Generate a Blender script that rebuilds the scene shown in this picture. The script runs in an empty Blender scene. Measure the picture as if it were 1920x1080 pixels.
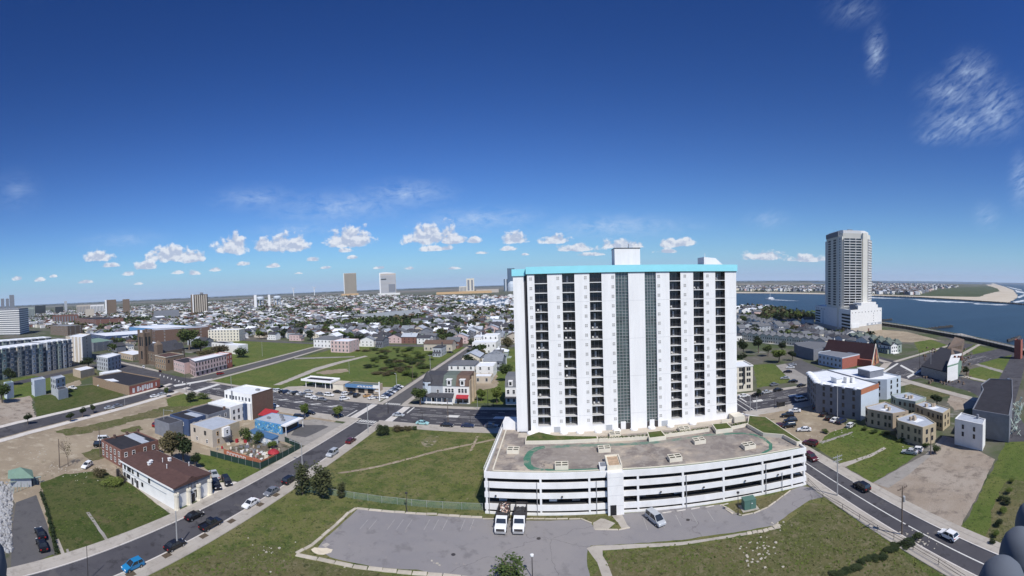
import bpy, math, random
from mathutils import Vector, Matrix
R = math.radians
rnd = random.Random(7)
sc = bpy.context.scene
COL = sc.collection
# ------------------------------------------------------------------ camera
CAM_H = 50.0
FP = 805.6                        # focal length of the webcam's cylindrical lens, in pixels of the 1920 px frame
CX, CY = 960.0, 562.3
YAW, PITCH, ROLL = .1164, -.0357, -.029
def cam_matrix():
 cy, sy, cp, sp, cr, sr = math.cos(YAW), math.sin(YAW), math.cos(PITCH), math.sin(PITCH), math.cos(ROLL), math.sin(ROLL)
 Rr = Matrix(((cr, -sr, 0), (sr, cr, 0), (0, 0, 1)))
 Rp = Matrix(((1, 0, 0), (0, cp, sp), (0, -sp, cp)))
 base = Matrix(((1, 0, 0), (0, 0, 1), (0, 1, 0)))
 Rz = Matrix(((cy, -sy, 0), (sy, cy, 0), (0, 0, 1)))
 return Rz @ base @ Rp @ Rr
CM = cam_matrix()
cd = bpy.data.cameras.new('camera')
cam = bpy.data.objects.new('camera', cd)
COL.objects.link(cam)
sc.camera = cam
cd.type = 'PANO'
cd.panorama_type = 'CENTRAL_CYLINDRICAL'
cd.central_cylindrical_range_u_min = -960 / FP
cd.central_cylindrical_range_u_max = 960 / FP
cd.central_cylindrical_range_v_min = -(1080 - CY) / FP
cd.central_cylindrical_range_v_max = CY / FP
cd.lens = 15.0
cd.clip_start = .1
cd.clip_end = 200000
cam.matrix_world = Matrix(((CM[0][0], CM[0][1], -CM[0][2], 0), (CM[1][0], CM[1][1], -CM[1][2], 0),
      (CM[2][0], CM[2][1], -CM[2][2], CAM_H), (0, 0, 0, 1)))
# ------------------------------------------------------------------ view, sun, sky
sc.view_settings.view_transform = 'Standard'
sc.view_settings.look = 'None'
sc.view_settings.exposure = 0.0
sc.view_settings.gamma = 1.0
sc.view_settings.use_curve_mapping = False
sc.cycles.max_bounces = 6
sc.cycles.volume_bounces = 0
sc.cycles.volume_step_rate = 20
sc.cycles.volume_max_steps = 16
sc.cycles.transparent_max_bounces = 12
SUN_EL = R(50)
SUN_AZ = R(153)                   # clockwise from +Y (up the avenue)
SKY_STRENGTH = .10
SUN_STRENGTH = 4.6
sd = bpy.data.lights.new('sun', 'SUN')
sd.energy = SUN_STRENGTH
sd.angle = R(.53)
sd.color = (1.0, .955, .89)
so = bpy.data.objects.new('sun', sd)
COL.objects.link(so)
sv = Vector((math.sin(SUN_AZ) * math.cos(SUN_EL), math.cos(SUN_AZ) * math.cos(SUN_EL), math.sin(SUN_EL)))
so.rotation_euler = (-sv).to_track_quat('-Z', 'Y').to_euler()
so.location = sv * 300
def raydir(px, py):
 """direction in the world of the line of sight through a point of the photograph"""
 a = (px - CX) / FP
 return (CM @ Vector((math.sin(a), -(py - CY) / FP, math.cos(a)))).normalized()
def G(px, py, z=0.0):
 d = raydir(px, py)
 t = (z - CAM_H) / d.z
 return (d.x * t, d.y * t)
def AZ(px, dist):
 """ground point at a bearing and a distance"""
 d = raydir(px, 545)
 k = dist / math.hypot(d.x, d.y)
 return (d.x * k, d.y * k)
def PY(px, py, Y):
 """x and z of a point on the upright plane y = Y"""
 d = raydir(px, py)
 t = Y / d.y
 return (d.x * t, CAM_H + d.z * t)
def HG(px, py, p):
 d = raydir(px, py)
 return CAM_H + d.z / math.hypot(d.x, d.y) * math.hypot(p[0], p[1])
def PX(x, y, z=0.0):
 c = CM.transposed() @ Vector((x, y, z - CAM_H))
 return CX + FP * math.atan2(c.x, c.z), CY - FP * c.y / math.hypot(c.x, c.z)
# ------------------------------------------------------------------ world: daylight sky with clouds
world = bpy.data.worlds.new('World')
sc.world = world
world.use_nodes = True
wt = world.node_tree
for n in list(wt.nodes):
 wt.nodes.remove(n)
def wn(t, **k):
 n = wt.nodes.new(t)
 for a, b in k.items():
  setattr(n, a, b)
 return n
def lk(a, b):
 wt.links.new(a, b)
def mth(op, a, b=None, c=None, clamp=False):
 n = wn('ShaderNodeMath', operation=op)
 n.use_clamp = clamp
 for i, v in enumerate((a, b, c)):
  if v is None:
   continue
  if isinstance(v, (int, float)):
   n.inputs[i].default_value = v
  else:
   lk(v, n.inputs[i])
 return n.outputs[0]
def vmth(op, a, b=None, c=None):
 n = wn('ShaderNodeVectorMath', operation=op)
 for i, v in enumerate((a, b, c)):
  if v is None:
   continue
  if isinstance(v, tuple):
   n.inputs[i].default_value = v
  else:
   lk(v, n.inputs[i])
 return n.outputs['Value'] if op == 'LENGTH' else n.outputs[0]
out = wn('ShaderNodeOutputWorld')
bg = wn('ShaderNodeBackground')
bg.inputs['Strength'].default_value = SKY_STRENGTH
lk(bg.outputs[0], out.inputs['Surface'])
sky = wn('ShaderNodeTexSky', sky_type='NISHITA')
sky.sun_disc = False
sky.sun_elevation = SUN_EL
sky.sun_rotation = SUN_AZ
sky.altitude = 0
sky.air_density = 1.0
sky.dust_density = .6
sky.ozone_density = 2.5
hsv = wn('ShaderNodeHueSaturation')
hsv.inputs['Hue'].default_value = .517
hsv.inputs['Saturation'].default_value = 1.28
hsv.inputs['Value'].default_value = 1.0
lk(sky.outputs[0], hsv.inputs['Color'])
tc = wn('ShaderNodeTexCoord')
sep = wn('ShaderNodeSeparateXYZ')
lk(tc.outputs['Generated'], sep.inputs[0])
az = mth('ARCTAN2', sep.outputs[0], sep.outputs[1])
el = mth('ARCSINE', sep.outputs[2])
cmb = wn('ShaderNodeCombineXYZ')
lk(az, cmb.inputs[0])
lk(el, cmb.inputs[1])
AE = cmb.outputs[0]
def ang(px, py):
 d = raydir(px, py)
 return math.atan2(d.x, d.y), math.asin(d.z)
def noise(vec, scale, detail=5, rough=.55, dist=0.0, stretch=(1, 1, 1)):
 v = vmth('MULTIPLY', vec, stretch)
 n = wn('ShaderNodeTexNoise')
 n.inputs['Scale'].default_value = scale
 n.inputs['Detail'].default_value = detail
 n.inputs['Roughness'].default_value = rough
 n.inputs['Distortion'].default_value = dist
 lk(v, n.inputs['Vector'])
 return n.outputs[0]
# cumulus: centre of the base line, half width, height, in pixels of the photograph
CUMULUS = [(441, 468, 40, 34), (500, 466, 34, 22), (535, 466, 48, 32), (657, 456, 52, 36), (806, 450, 50, 38), (850, 453, 40, 18),
  (886, 453, 16, 12), (820, 468, 34, 10), (647, 471, 16, 8), (587, 488, 14, 8), (966, 452, 29, 22), (1040, 453, 34, 17),
  (1172, 462, 50, 17), (955, 468, 17, 7), (1085, 468, 50, 14), (1262, 460, 32, 15), (1292, 456, 15, 15), (1250, 473, 24, 7),
  (1432, 484, 38, 18), (1512, 488, 42, 14), (322, 484, 46, 30), (364, 487, 24, 22), (188, 486, 30, 18), (208, 499, 20, 9),
  (276, 502, 24, 14), (240, 515, 16, 9), (335, 512, 15, 8), (362, 514, 15, 9), (402, 507, 20, 9), (456, 496, 18, 7),
  (512, 500, 16, 7), (32, 524, 12, 9), (72, 526, 14, 8), (160, 530, 18, 6), (660, 484, 12, 5), (712, 503, 12, 5),
  (770, 504, 12, 5), (850, 504, 18, 4), (985, 478, 10, 4), (1110, 478, 26, 7), (100, 519, 8, 5), (258, 533, 10, 4),
  (610, 503, 12, 4), (560, 513, 8, 3), (905, 475, 14, 5)]
best = None
hts = None
for cxx, cyy, hw, hh in CUMULUS:
 a, e = ang(cxx, cyy)
 wa, we = hw / FP * 1.2, hh / FP * 1.12
 v = vmth('MULTIPLY_ADD', AE, (1 / wa, 1 / we, 0), (-a / wa, -e / we, 0))
 v = vmth('MAXIMUM', v, vmth('MULTIPLY', v, (-1, -3.6, 0)))
 d = mth('SUBTRACT', 1.0, vmth('LENGTH', v))
 best = d if best is None else mth('MAXIMUM', best, d)
n1 = noise(AE, 34, 5, .56, .15, (1, 1.2, 1))
n2 = noise(vmth('ADD', AE, (.003, .0075, 0)), 34, 5, .56, .15, (1, 1.2, 1))
dens = mth('ADD', best, mth('MULTIPLY', mth('SUBTRACT', n1, .5), 1.9))
cum = wn('ShaderNodeMapRange', interpolation_type='SMOOTHSTEP')
cum.inputs['From Min'].default_value = .16
cum.inputs['From Max'].default_value = .5
lk(dens, cum.inputs['Value'])
cumf = mth('MULTIPLY', cum.outputs[0], mth('GREATER_THAN', best, -.6))
# thin veils: soft patches of streaky cirrus
VEILS = [(640, 390, 200, 42, .9), (760, 365, 120, 36, 1.0), (480, 372, 110, 32, .7), (900, 412, 170, 30, 1.1), (1150, 425, 210, 30, 1.1),
  (1440, 412, 60, 24, .6), (1822, 138, 62, 44, 1.0), (1785, 175, 80, 40, .9), (1865, 205, 75, 62, 1.1), (1800, 232, 95, 42, 1.0), (1642, 98, 26, 48, 1.0), (1752, 255, 48, 20, .8),
  (1850, 405, 36, 34, .7), (1915, 340, 30, 70, .9), (560, 430, 120, 22, .8), (230, 450, 110, 24, .6), (30, 360, 60, 50, .35),
  (1600, 20, 70, 30, .4)]
veil = None
for cxx, cyy, hw, hh, st in VEILS:
 a, e = ang(cxx, cyy)
 wa, we = hw / FP, hh / FP
 v = vmth('MULTIPLY_ADD', AE, (1 / wa, 1 / we, 0), (-a / wa, -e / we, 0))
 d = mth('SUBTRACT', 1.15, vmth('LENGTH', v))
 d = mth('MULTIPLY', mth('MULTIPLY', d, mth('ABSOLUTE', d)), st * .95)
 veil = d if veil is None else mth('MAXIMUM', veil, d)
rot = wn('ShaderNodeVectorRotate', rotation_type='Z_AXIS')
rot.inputs['Angle'].default_value = R(-33)
lk(AE, rot.inputs['Vector'])
rg = mth('GREATER_THAN', az, .35)
st1 = noise(AE, 22, 9, .72, .6, (1, 2.4, 1))
st2 = noise(rot.outputs[0], 26, 8, .68, .5, (1, 3.4, 1))
mixn = wn('ShaderNodeMix', data_type='FLOAT')
lk(rg, mixn.inputs[0])
lk(st1, mixn.inputs[2])
lk(st2, mixn.inputs[3])
vv = mth('MULTIPLY', mth('MULTIPLY', mth('MAXIMUM', veil, 0.0), 1.0),
  mth('MULTIPLY', mth('SUBTRACT', mixn.outputs[0], .36), 3.2, clamp=True), clamp=True)
veilf = mth('MULTIPLY', vv, .60, clamp=True)
# colours, in the sky's own units
CLW = (8.6, 8.9, 9.6)
lit = wn('ShaderNodeMapRange')
lit.inputs['From Min'].default_value = -.10
lit.inputs['From Max'].default_value = .08
lk(mth('SUBTRACT', n1, n2), lit.inputs['Value'])
cshade = wn('ShaderNodeMix', data_type='RGBA')
lk(mth('ADD', mth('MULTIPLY', lit.outputs[0], .9), mth('MULTIPLY', best, -.3), clamp=True), cshade.inputs[0])
cshade.inputs[6].default_value = (4.9, 5.6, 7.2, 1)
cshade.inputs[7].default_value = (9.2, 9.4, 9.8, 1)
# the low sky is a paler, cleaner blue than the model gives
lowf = mth('MULTIPLY', mth('POWER', 2.718, mth('MULTIPLY', mth('MAXIMUM', el, 0.0), -7.5)), .80)
m0_ = wn('ShaderNodeMix', data_type='RGBA')
lk(lowf, m0_.inputs[0])
# the webcam's contrast: the blue deepens towards the zenith
sp_ = wn('ShaderNodeSeparateColor')
lk(hsv.outputs[0], sp_.inputs[0])
cc_ = wn('ShaderNodeCombineColor')
for i_, (ka, kg) in enumerate(((.70, 1.27), (1.27, 1.35), (1.5, 1.52))):
 lk(mth('MULTIPLY', mth('POWER', mth('MULTIPLY', sp_.outputs[i_], .1), kg), ka * 10), cc_.inputs[i_])
lk(cc_.outputs[0], m0_.inputs[6])
m0_.inputs[7].default_value = (2.8, 4.5, 7.9, 1)
m1 = wn('ShaderNodeMix', data_type='RGBA')
lk(veilf, m1.inputs[0])
m0b = wn('ShaderNodeMix', data_type='RGBA')
lk(mth('MULTIPLY', mth('POWER', 2.718, mth('MULTIPLY', mth('MAXIMUM', el, 0.0), -32)), .85), m0b.inputs[0])
lk(m0_.outputs[2], m0b.inputs[6])
m0b.inputs[7].default_value = (4.5, 6.3, 9.3, 1)
lk(m0b.outputs[2], m1.inputs[6])
m1.inputs[7].default_value = (5.6, 7.0, 9.2, 1)
m2 = wn('ShaderNodeMix', data_type='RGBA')
lk(mth('MULTIPLY', cumf, .93), m2.inputs[0])
lk(m1.outputs[2], m2.inputs[6])
lk(cshade.outputs[2], m2.inputs[7])
lk(m2.outputs[2], bg.inputs['Color'])
# ------------------------------------------------------------------ helpers
def tag(o, label=None, cat=None, group=None, kind=None):
 if label:
  o['label'] = label
 if cat:
  o['category'] = cat
 if group:
  o['group'] = group
 if kind:
  o['kind'] = kind
 return o
SPLIT = {'ramp_rail': 'ramp_rail', 'panel_joint': 'panel_joint', 'gutter': 'gutter', 'porch_posts': 'porch_post', 'gable_wall': 'gable_wall', 'lettering': 'letter', 'garage_door': 'garage_door', 'shop_window': 'shop_window',
  'gable_trim': 'gable_trim', 'sign_board': 'sign_board', 'posts': 'post', 'frame': 'frame_piece', 'mural_piece': 'mural_piece'}
class MB:
 """collects boxes, prisms, tubes; build() links them as ONE mesh object"""
 def __init__(s):
  s.v, s.f, s.m, s.k = [], [], [], []
 def add(s, vs, fs, m=0):
  b = len(s.v)
  s.k.append((b, len(s.f)))
  s.v += [tuple(v) for v in vs]
  for f in fs:
   s.f.append([b + i for i in f])
   s.m.append(m)
  return s
 def box(s, x0, y0, z0, x1, y1, z1, m=0):
  return s.add([(x0, y0, z0), (x1, y0, z0), (x1, y1, z0), (x0, y1, z0), (x0, y0, z1), (x1, y0, z1), (x1, y1, z1), (x0, y1, z1)],
     [(0, 3, 2, 1), (4, 5, 6, 7), (0, 1, 5, 4), (1, 2, 6, 5), (2, 3, 7, 6), (3, 0, 4, 7)], m)
 def quad(s, a, b, c, d, m=0):
  return s.add([a, b, c, d], [(0, 1, 2, 3)], m)
 def prism(s, poly, z0, z1, m=0, top=None, bottom=True):
  n = len(poly)
  zt = z1 if isinstance(z1, (list, tuple)) else [z1] * n
  vs = [(p[0], p[1], z0) for p in poly] + [(p[0], p[1], zt[i]) for i, p in enumerate(poly)]
  s.add(vs, [(i, (i + 1) % n, n + (i + 1) % n, n + i) for i in range(n)], m)
  b = len(s.v) - 2 * n
  s.f.append([b + n + i for i in range(n)])
  s.m.append(m if top is None else top)
  if bottom:
   s.f.append([b + n - 1 - i for i in range(n)])
   s.m.append(m)
  return s
 def tube(s, p, q, r0, r1=None, n=6, m=0):
  r1 = r0 if r1 is None else r1
  p, q = Vector(p), Vector(q)
  d = (q - p).normalized()
  a = d.orthogonal().normalized()
  b = d.cross(a)
  vs = []
  for c, r in ((p, r0), (q, r1)):
   for i in range(n):
    t = 2 * math.pi * i / n
    vs.append(c + (a * math.cos(t) + b * math.sin(t)) * r)
  fs = [(i, (i + 1) % n, n + (i + 1) % n, n + i) for i in range(n)]
  fs += [tuple(range(n))[::-1], tuple(range(n, 2 * n))]
  return s.add(vs, fs, m)
 def lathe(s, prof, n=12, x=0, y=0, m=0):
  vs = []
  for r, z in prof:
   for i in range(n):
    t = 2 * math.pi * i / n
    vs.append((x + r * math.cos(t), y + r * math.sin(t), z))
  fs = []
  for k in range(len(prof) - 1):
   for i in range(n):
    j = (i + 1) % n
    fs.append((k * n + i, k * n + j, (k + 1) * n + j, (k + 1) * n + i))
  fs.append(tuple(range(n))[::-1])
  fs.append(tuple(range((len(prof) - 1) * n, len(prof) * n)))
  return s.add(vs, fs, m)
 def mesh(s, name, mats):
  me = bpy.data.meshes.new(name)
  me.from_pydata(s.v, [], s.f)
  if not isinstance(mats, (list, tuple)):
   mats = [mats]
  for m in mats:
   me.materials.append(m)
  if len(mats) > 1:
   me.polygons.foreach_set('material_index', s.m)
  return me
 def build(s, name, mats, parent=None, smooth=False):
  if parent and len(s.k) > 1 and name in SPLIT:
   s.k.append((len(s.v), len(s.f)))
   for i in range(len(s.k) - 1):
    (v0, f0), (v1, f1) = s.k[i], s.k[i + 1]
    p = MB()
    p.v = s.v[v0:v1]
    p.f = [[a - v0 for a in f] for f in s.f[f0:f1]]
    p.m = s.m[f0:f1]
    o = link(SPLIT[name], p.mesh(SPLIT[name], mats), parent)
   return o
  me = s.mesh(name, mats)
  if smooth:
   me.shade_smooth()
  return link(name, me, parent)
def link(name, data, parent=None, loc=None, rz=0.0, scale=None):
 o = bpy.data.objects.new(name, data)
 COL.objects.link(o)
 if parent:
  o.parent = parent
 if loc:
  o.location = loc
 if rz:
  o.rotation_euler[2] = rz
 if scale:
  o.scale = scale
 return o
def empty(name, loc, rz=0.0, label=None, cat=None, group=None):
 o = link(name, None, None, loc, rz)
 o.empty_display_size = .2
 return tag(o, label, cat, group)
def copy_tree(root, loc, rz=0.0, label=None, group=None, scale=None):
 r = root.copy()
 COL.objects.link(r)
 r.location = loc
 r.rotation_euler[2] = rz
 if scale:
  r.scale = scale
 if label:
  r['label'] = label
 if group:
  r['group'] = group
 for ch in list(root.children):
  c = ch.copy()
  COL.objects.link(c)
  c.parent = r
  for g in list(ch.children):
   d = g.copy()
   COL.objects.link(d)
   d.parent = c
 return r
# ------------------------------------------------------------------ materials
MATS = {}
def mat(name, col, rough=.8, var=.12, scale=1.2, bump=0.0, bscale=None, spec=.3, metal=0.0, col2=None, objrand=0.0, stretch=None):
 """plain surface with procedural mottling of its own colour"""
 if name in MATS:
  return MATS[name]
 m = bpy.data.materials.new(name)
 m.use_nodes = True
 t = m.node_tree
 b = t.nodes['Principled BSDF']
 b.inputs['Roughness'].default_value = rough
 b.inputs['Specular IOR Level'].default_value = spec
 b.inputs['Metallic'].default_value = metal
 tcn = t.nodes.new('ShaderNodeTexCoord')
 mp = t.nodes.new('ShaderNodeMapping')
 if stretch:
  mp.inputs['Scale'].default_value = stretch
 t.links.new(tcn.outputs['Object'], mp.inputs[0])
 nz = t.nodes.new('ShaderNodeTexNoise')
 nz.inputs['Scale'].default_value = scale
 nz.inputs['Detail'].default_value = 6
 nz.inputs['Roughness'].default_value = .65
 t.links.new(mp.outputs[0], nz.inputs['Vector'])
 cr = t.nodes.new('ShaderNodeValToRGB')
 c2 = col2 or col
 cr.color_ramp.elements[0].position = .3
 cr.color_ramp.elements[1].position = .7
 cr.color_ramp.elements[0].color = tuple(c * (1 - var) for c in col) + (1,)
 cr.color_ramp.elements[1].color = tuple(min(1, c * (1 + var)) for c in c2) + (1,)
 t.links.new(nz.outputs[0], cr.inputs[0])
 last = cr.outputs[0]
 if objrand:
  oi = t.nodes.new('ShaderNodeObjectInfo')
  mr = t.nodes.new('ShaderNodeMapRange')
  mr.inputs['To Min'].default_value = 1 - objrand
  mr.inputs['To Max'].default_value = 1 + objrand
  t.links.new(oi.outputs['Random'], mr.inputs['Value'])
  mx = t.nodes.new('ShaderNodeVectorMath')
  mx.operation = 'SCALE'
  t.links.new(last, mx.inputs[0])
  t.links.new(mr.outputs[0], mx.inputs['Scale'])
  last = mx.outputs[0]
 t.links.new(last, b.inputs['Base Color'])
 if bump:
  n2 = t.nodes.new('ShaderNodeTexNoise')
  n2.inputs['Scale'].default_value = bscale or scale * 6
  n2.inputs['Detail'].default_value = 4
  t.links.new(mp.outputs[0], n2.inputs['Vector'])
  bp = t.nodes.new('ShaderNodeBump')
  bp.inputs['Strength'].default_value = bump
  bp.inputs['Distance'].default_value = .1
  t.links.new(n2.outputs[0], bp.inputs['Height'])
  t.links.new(bp.outputs[0], b.inputs['Normal'])
 MATS[name] = m
 return m
def ground_mat(name, layers, rough=.95, bump=.4, bscale=2.0, spec=.1, cracks=None, speck=None):
 """layers: [(colour, noise scale, threshold, softness)], the first is the base; each further one is laid over by its own noise"""
 if name in MATS:
  return MATS[name]
 m = bpy.data.materials.new(name)
 m.use_nodes = True
 t = m.node_tree
 b = t.nodes['Principled BSDF']
 b.inputs['Roughness'].default_value = rough
 b.inputs['Specular IOR Level'].default_value = spec
 geo = t.nodes.new('ShaderNodeNewGeometry')
 last = None
 for i, (c, s, th, sf) in enumerate(layers):
  if last is None:
   rgb = t.nodes.new('ShaderNodeRGB')
   rgb.outputs[0].default_value = tuple(c) + (1,)
   last = rgb.outputs[0]
   continue
  mp = t.nodes.new('ShaderNodeMapping')
  mp.inputs['Location'].default_value = (17.3 * i, -9.1 * i, 3.7 * i)
  mp.inputs['Rotation'].default_value = (0, 0, .4 * i)
  t.links.new(geo.outputs['Position'], mp.inputs[0])
  nz = t.nodes.new('ShaderNodeTexNoise')
  nz.inputs['Scale'].default_value = s
  nz.inputs['Detail'].default_value = 7
  nz.inputs['Roughness'].default_value = .68
  nz.inputs['Distortion'].default_value = .25
  t.links.new(mp.outputs[0], nz.inputs['Vector'])
  mr = t.nodes.new('ShaderNodeMapRange')
  mr.interpolation_type = 'SMOOTHSTEP'
  mr.inputs['From Min'].default_value = th - sf
  mr.inputs['From Max'].default_value = th + sf
  t.links.new(nz.outputs[0], mr.inputs['Value'])
  mx = t.nodes.new('ShaderNodeMix')
  mx.data_type = 'RGBA'
  t.links.new(mr.outputs[0], mx.inputs[0])
  t.links.new(last, mx.inputs[6])
  mx.inputs[7].default_value = tuple(c) + (1,)
  last = mx.outputs[2]
 if cracks:
  sc_, w_, c_ = cracks
  nz = t.nodes.new('ShaderNodeTexNoise')
  nz.inputs['Scale'].default_value = sc_ * 4
  nz.inputs['Detail'].default_value = 6
  t.links.new(geo.outputs['Position'], nz.inputs['Vector'])
  ad = t.nodes.new('ShaderNodeVectorMath')
  ad.operation = 'MULTIPLY_ADD'
  t.links.new(nz.outputs['Color'], ad.inputs[0])
  ad.inputs[1].default_value = (9, 9, 9)
  t.links.new(geo.outputs['Position'], ad.inputs[2])
  vo = t.nodes.new('ShaderNodeTexVoronoi')
  vo.feature = 'DISTANCE_TO_EDGE'
  vo.inputs['Scale'].default_value = sc_
  t.links.new(ad.outputs[0], vo.inputs['Vector'])
  mr = t.nodes.new('ShaderNodeMapRange')
  mr.inputs['From Min'].default_value = w_
  mr.inputs['From Max'].default_value = w_ * 2
  mr.inputs['To Min'].default_value = .6
  mr.inputs['To Max'].default_value = 0
  t.links.new(vo.outputs['Distance'], mr.inputs['Value'])
  mx = t.nodes.new('ShaderNodeMix')
  mx.data_type = 'RGBA'
  t.links.new(mr.outputs[0], mx.inputs[0])
  t.links.new(last, mx.inputs[6])
  mx.inputs[7].default_value = tuple(c_) + (1,)
  last = mx.outputs[2]
 t.links.new(last, b.inputs['Base Color'])
 if bump:
  nz = t.nodes.new('ShaderNodeTexNoise')
  nz.inputs['Scale'].default_value = bscale
  nz.inputs['Detail'].default_value = 6
  nz.inputs['Roughness'].default_value = .75
  t.links.new(geo.outputs['Position'], nz.inputs['Vector'])
  bp = t.nodes.new('ShaderNodeBump')
  bp.inputs['Strength'].default_value = bump
  bp.inputs['Distance'].default_value = .25
  t.links.new(nz.outputs[0], bp.inputs['Height'])
  t.links.new(bp.outputs[0], b.inputs['Normal'])
 MATS[name] = m
 return m
GRASS = ground_mat('grass', [((.125, .142, .042), 0, 0, 0), ((.175, .165, .068), .05, .50, .10), ((.075, .105, .028), .22, .54, .10), ((.18, .16, .085), .45, .62, .06),
       ((.24, .21, .12), .7, .66, .06), ((.045, .06, .018), 1.1, .59, .05), ((.17, .165, .08), 2.2, .60, .05), ((.04, .055, .016), 3.5, .62, .05)], bump=1.0, bscale=2.6)
GRASSG = ground_mat('green_grass', [((.098, .138, .032), 0, 0, 0), ((.14, .158, .045), .07, .52, .12), ((.055, .085, .02), .5, .6, .10), ((.17, .16, .07), .3, .64, .05),
         ((.038, .058, .015), 1.2, .60, .05), ((.15, .16, .06), 2.4, .60, .05), ((.035, .052, .014), 3.6, .62, .05)], bump=1.0, bscale=3)
GRASSD = ground_mat('dry_grass', [((.145, .13, .062), 0, 0, 0), ((.095, .108, .036), .07, .5, .12), ((.18, .16, .09), .5, .58, .08), ((.055, .06, .024), 1.0, .59, .05), ((.2, .18, .11), 2.2, .60, .05), ((.05, .052, .022), 3.5, .62, .05),
        ((.27, .24, .17), 1.0, .73, .03)], bump=1.0, bscale=2.6)
SAND = ground_mat('sandy_dirt', [((.34, .28, .20), 0, 0, 0), ((.26, .21, .15), .06, .5, .15), ((.42, .36, .27), .25, .6, .1), ((.16, .14, .085), .18, .66, .06), ((.11, .10, .05), .5, .70, .05)], bump=.6, bscale=1.5)
GRAVEL = ground_mat('gravel_dirt', [((.30, .245, .19), 0, 0, 0), ((.36, .31, .255), .05, .5, .12), ((.20, .165, .135), .3, .58, .1), ((.14, .115, .09), 1.2, .66, .05)], bump=.7, bscale=2.5)
ASPH = ground_mat('road_asphalt', [((.072, .07, .078), 0, 0, 0), ((.092, .089, .096), .05, .5, .10), ((.055, .053, .058), .35, .58, .05), ((.11, .105, .105), .12, .62, .03), ((.04, .039, .042), 1.1, .68, .03)], rough=.85, bump=.1, cracks=(.045, .0012, (.04, .04, .042)))
ASPHOLD = ground_mat('worn_asphalt', [((.225, .215, .22), 0, 0, 0), ((.26, .245, .24), .05, .5, .15), ((.19, .18, .18), .3, .6, .08), ((.31, .28, .25), .5, .68, .05), ((.12, .115, .115), 1.5, .72, .02), ((.42, .39, .36), 1.0, .75, .015)],
     rough=.9, bump=.25, cracks=(.035, .0014, (.12, .11, .11)))
ASPHMID = ground_mat('grey_asphalt', [((.10, .098, .10), 0, 0, 0), ((.12, .115, .115), .08, .5, .15), ((.082, .08, .082), .4, .6, .08), ((.15, .14, .13), 1, .7, .03)], rough=.88, bump=.15, cracks=(.06, .0015, (.07, .07, .07)))
CONC = ground_mat('concrete', [((.37, .335, .29), 0, 0, 0), ((.43, .395, .345), .15, .5, .15), ((.30, .27, .235), .5, .6, .1), ((.22, .2, .17), 1.5, .7, .04)], rough=.9, bump=.15)
CONCD = ground_mat('dull_concrete', [((.27, .25, .225), 0, 0, 0), ((.32, .30, .27), .15, .5, .15), ((.2, .185, .165), .5, .62, .08)], rough=.9, bump=.2)
CONCW = ground_mat('pale_concrete', [((.55, .51, .46), 0, 0, 0), ((.62, .58, .53), .2, .5, .15), ((.44, .41, .36), .6, .62, .08)], rough=.85, bump=.1)
DECK = ground_mat('roof_deck', [((.40, .335, .26), 0, 0, 0), ((.47, .40, .32), .10, .50, .12), ((.25, .22, .195), .05, .48, .08), ((.19, .165, .15), .12, .53, .07), ((.30, .27, .24), .5, .56, .1),
        ((.14, .12, .105), .35, .64, .05), ((.12, .11, .1), 1.2, .70, .03)], rough=.9, bump=.1)
MARSH = ground_mat('marsh_ground', [((.13, .115, .085), 0, 0, 0), ((.17, .145, .115), .0012, .5, .1), ((.06, .085, .05), .002, .58, .06)], bump=0)
WOODS = ground_mat('woods_ground', [((.03, .045, .028), 0, 0, 0), ((.045, .055, .03), .004, .5, .1)], bump=0)
CITYG = ground_mat('town_ground', [((.13, .12, .10), 0, 0, 0), ((.075, .095, .045), .018, .50, .08), ((.22, .21, .19), .05, .62, .05), ((.055, .075, .03), .04, .60, .05)], bump=.3, bscale=.3)
BEACH = ground_mat('beach_sand', [((.50, .43, .33), 0, 0, 0), ((.56, .50, .40), .01, .5, .15), ((.40, .34, .26), .006, .62, .06)], bump=0)
DUNE = ground_mat('dune_scrub', [((.085, .105, .055), 0, 0, 0), ((.06, .08, .04), .012, .5, .08), ((.13, .135, .08), .03, .62, .05)], bump=0)
ROOFBITS = None
M = {}
def dm(k, col, **kw):
 M[k] = mat(k, col, **kw)
dm('white_paint', (.78, .77, .75), rough=.55, var=.08, scale=.45, stretch=(1, 1, .4))
dm('tower_white', (.82, .81, .79), rough=.6, var=.07, scale=.5, bump=.03, bscale=2, stretch=(1, 1, .12))
dm('tower_band', (.30, .72, .80), rough=.5, var=.04, scale=.4)
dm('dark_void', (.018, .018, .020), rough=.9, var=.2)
dm('white_wall', (.74, .73, .70), rough=.7, var=.07, scale=.5, bump=.05)
dm('cream_wall', (.66, .61, .50), rough=.8, var=.08, scale=.5, bump=.05)
dm('yellow_wall', (.43, .36, .245), rough=.85, var=.1, scale=.5, bump=.05)
dm('tan_wall', (.42, .34, .25), rough=.85, var=.14, scale=.6, bump=.1)
dm('beige_wall', (.50, .44, .36), rough=.8, var=.1, scale=.5, bump=.05)
dm('pink_wall', (.58, .43, .40), rough=.8, var=.07, scale=.5)
dm('grey_wall', (.40, .42, .44), rough=.8, var=.1, scale=.5, bump=.05)
dm('slate_wall', (.19, .20, .225), rough=.8, var=.12, scale=.6, bump=.05)
dm('dark_blue_wall', (.05, .08, .16), rough=.7, var=.15, scale=.6)
dm('blue_wall', (.12, .28, .48), rough=.7, var=.12, scale=.6)
dm('pale_blue_wall', (.50, .555, .61), rough=.7, var=.06, scale=.6)
dm('green_wall', (.17, .26, .20), rough=.8, var=.1, scale=.6)
dm('sage_wall', (.33, .38, .33), rough=.8, var=.1, scale=.6)
dm('brick', (.19, .095, .075), rough=.9, var=.22, scale=1.5, bump=.2, bscale=9)
dm('brown_brick', (.145, .092, .07), rough=.9, var=.2, scale=1.5, bump=.2, bscale=9)
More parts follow.
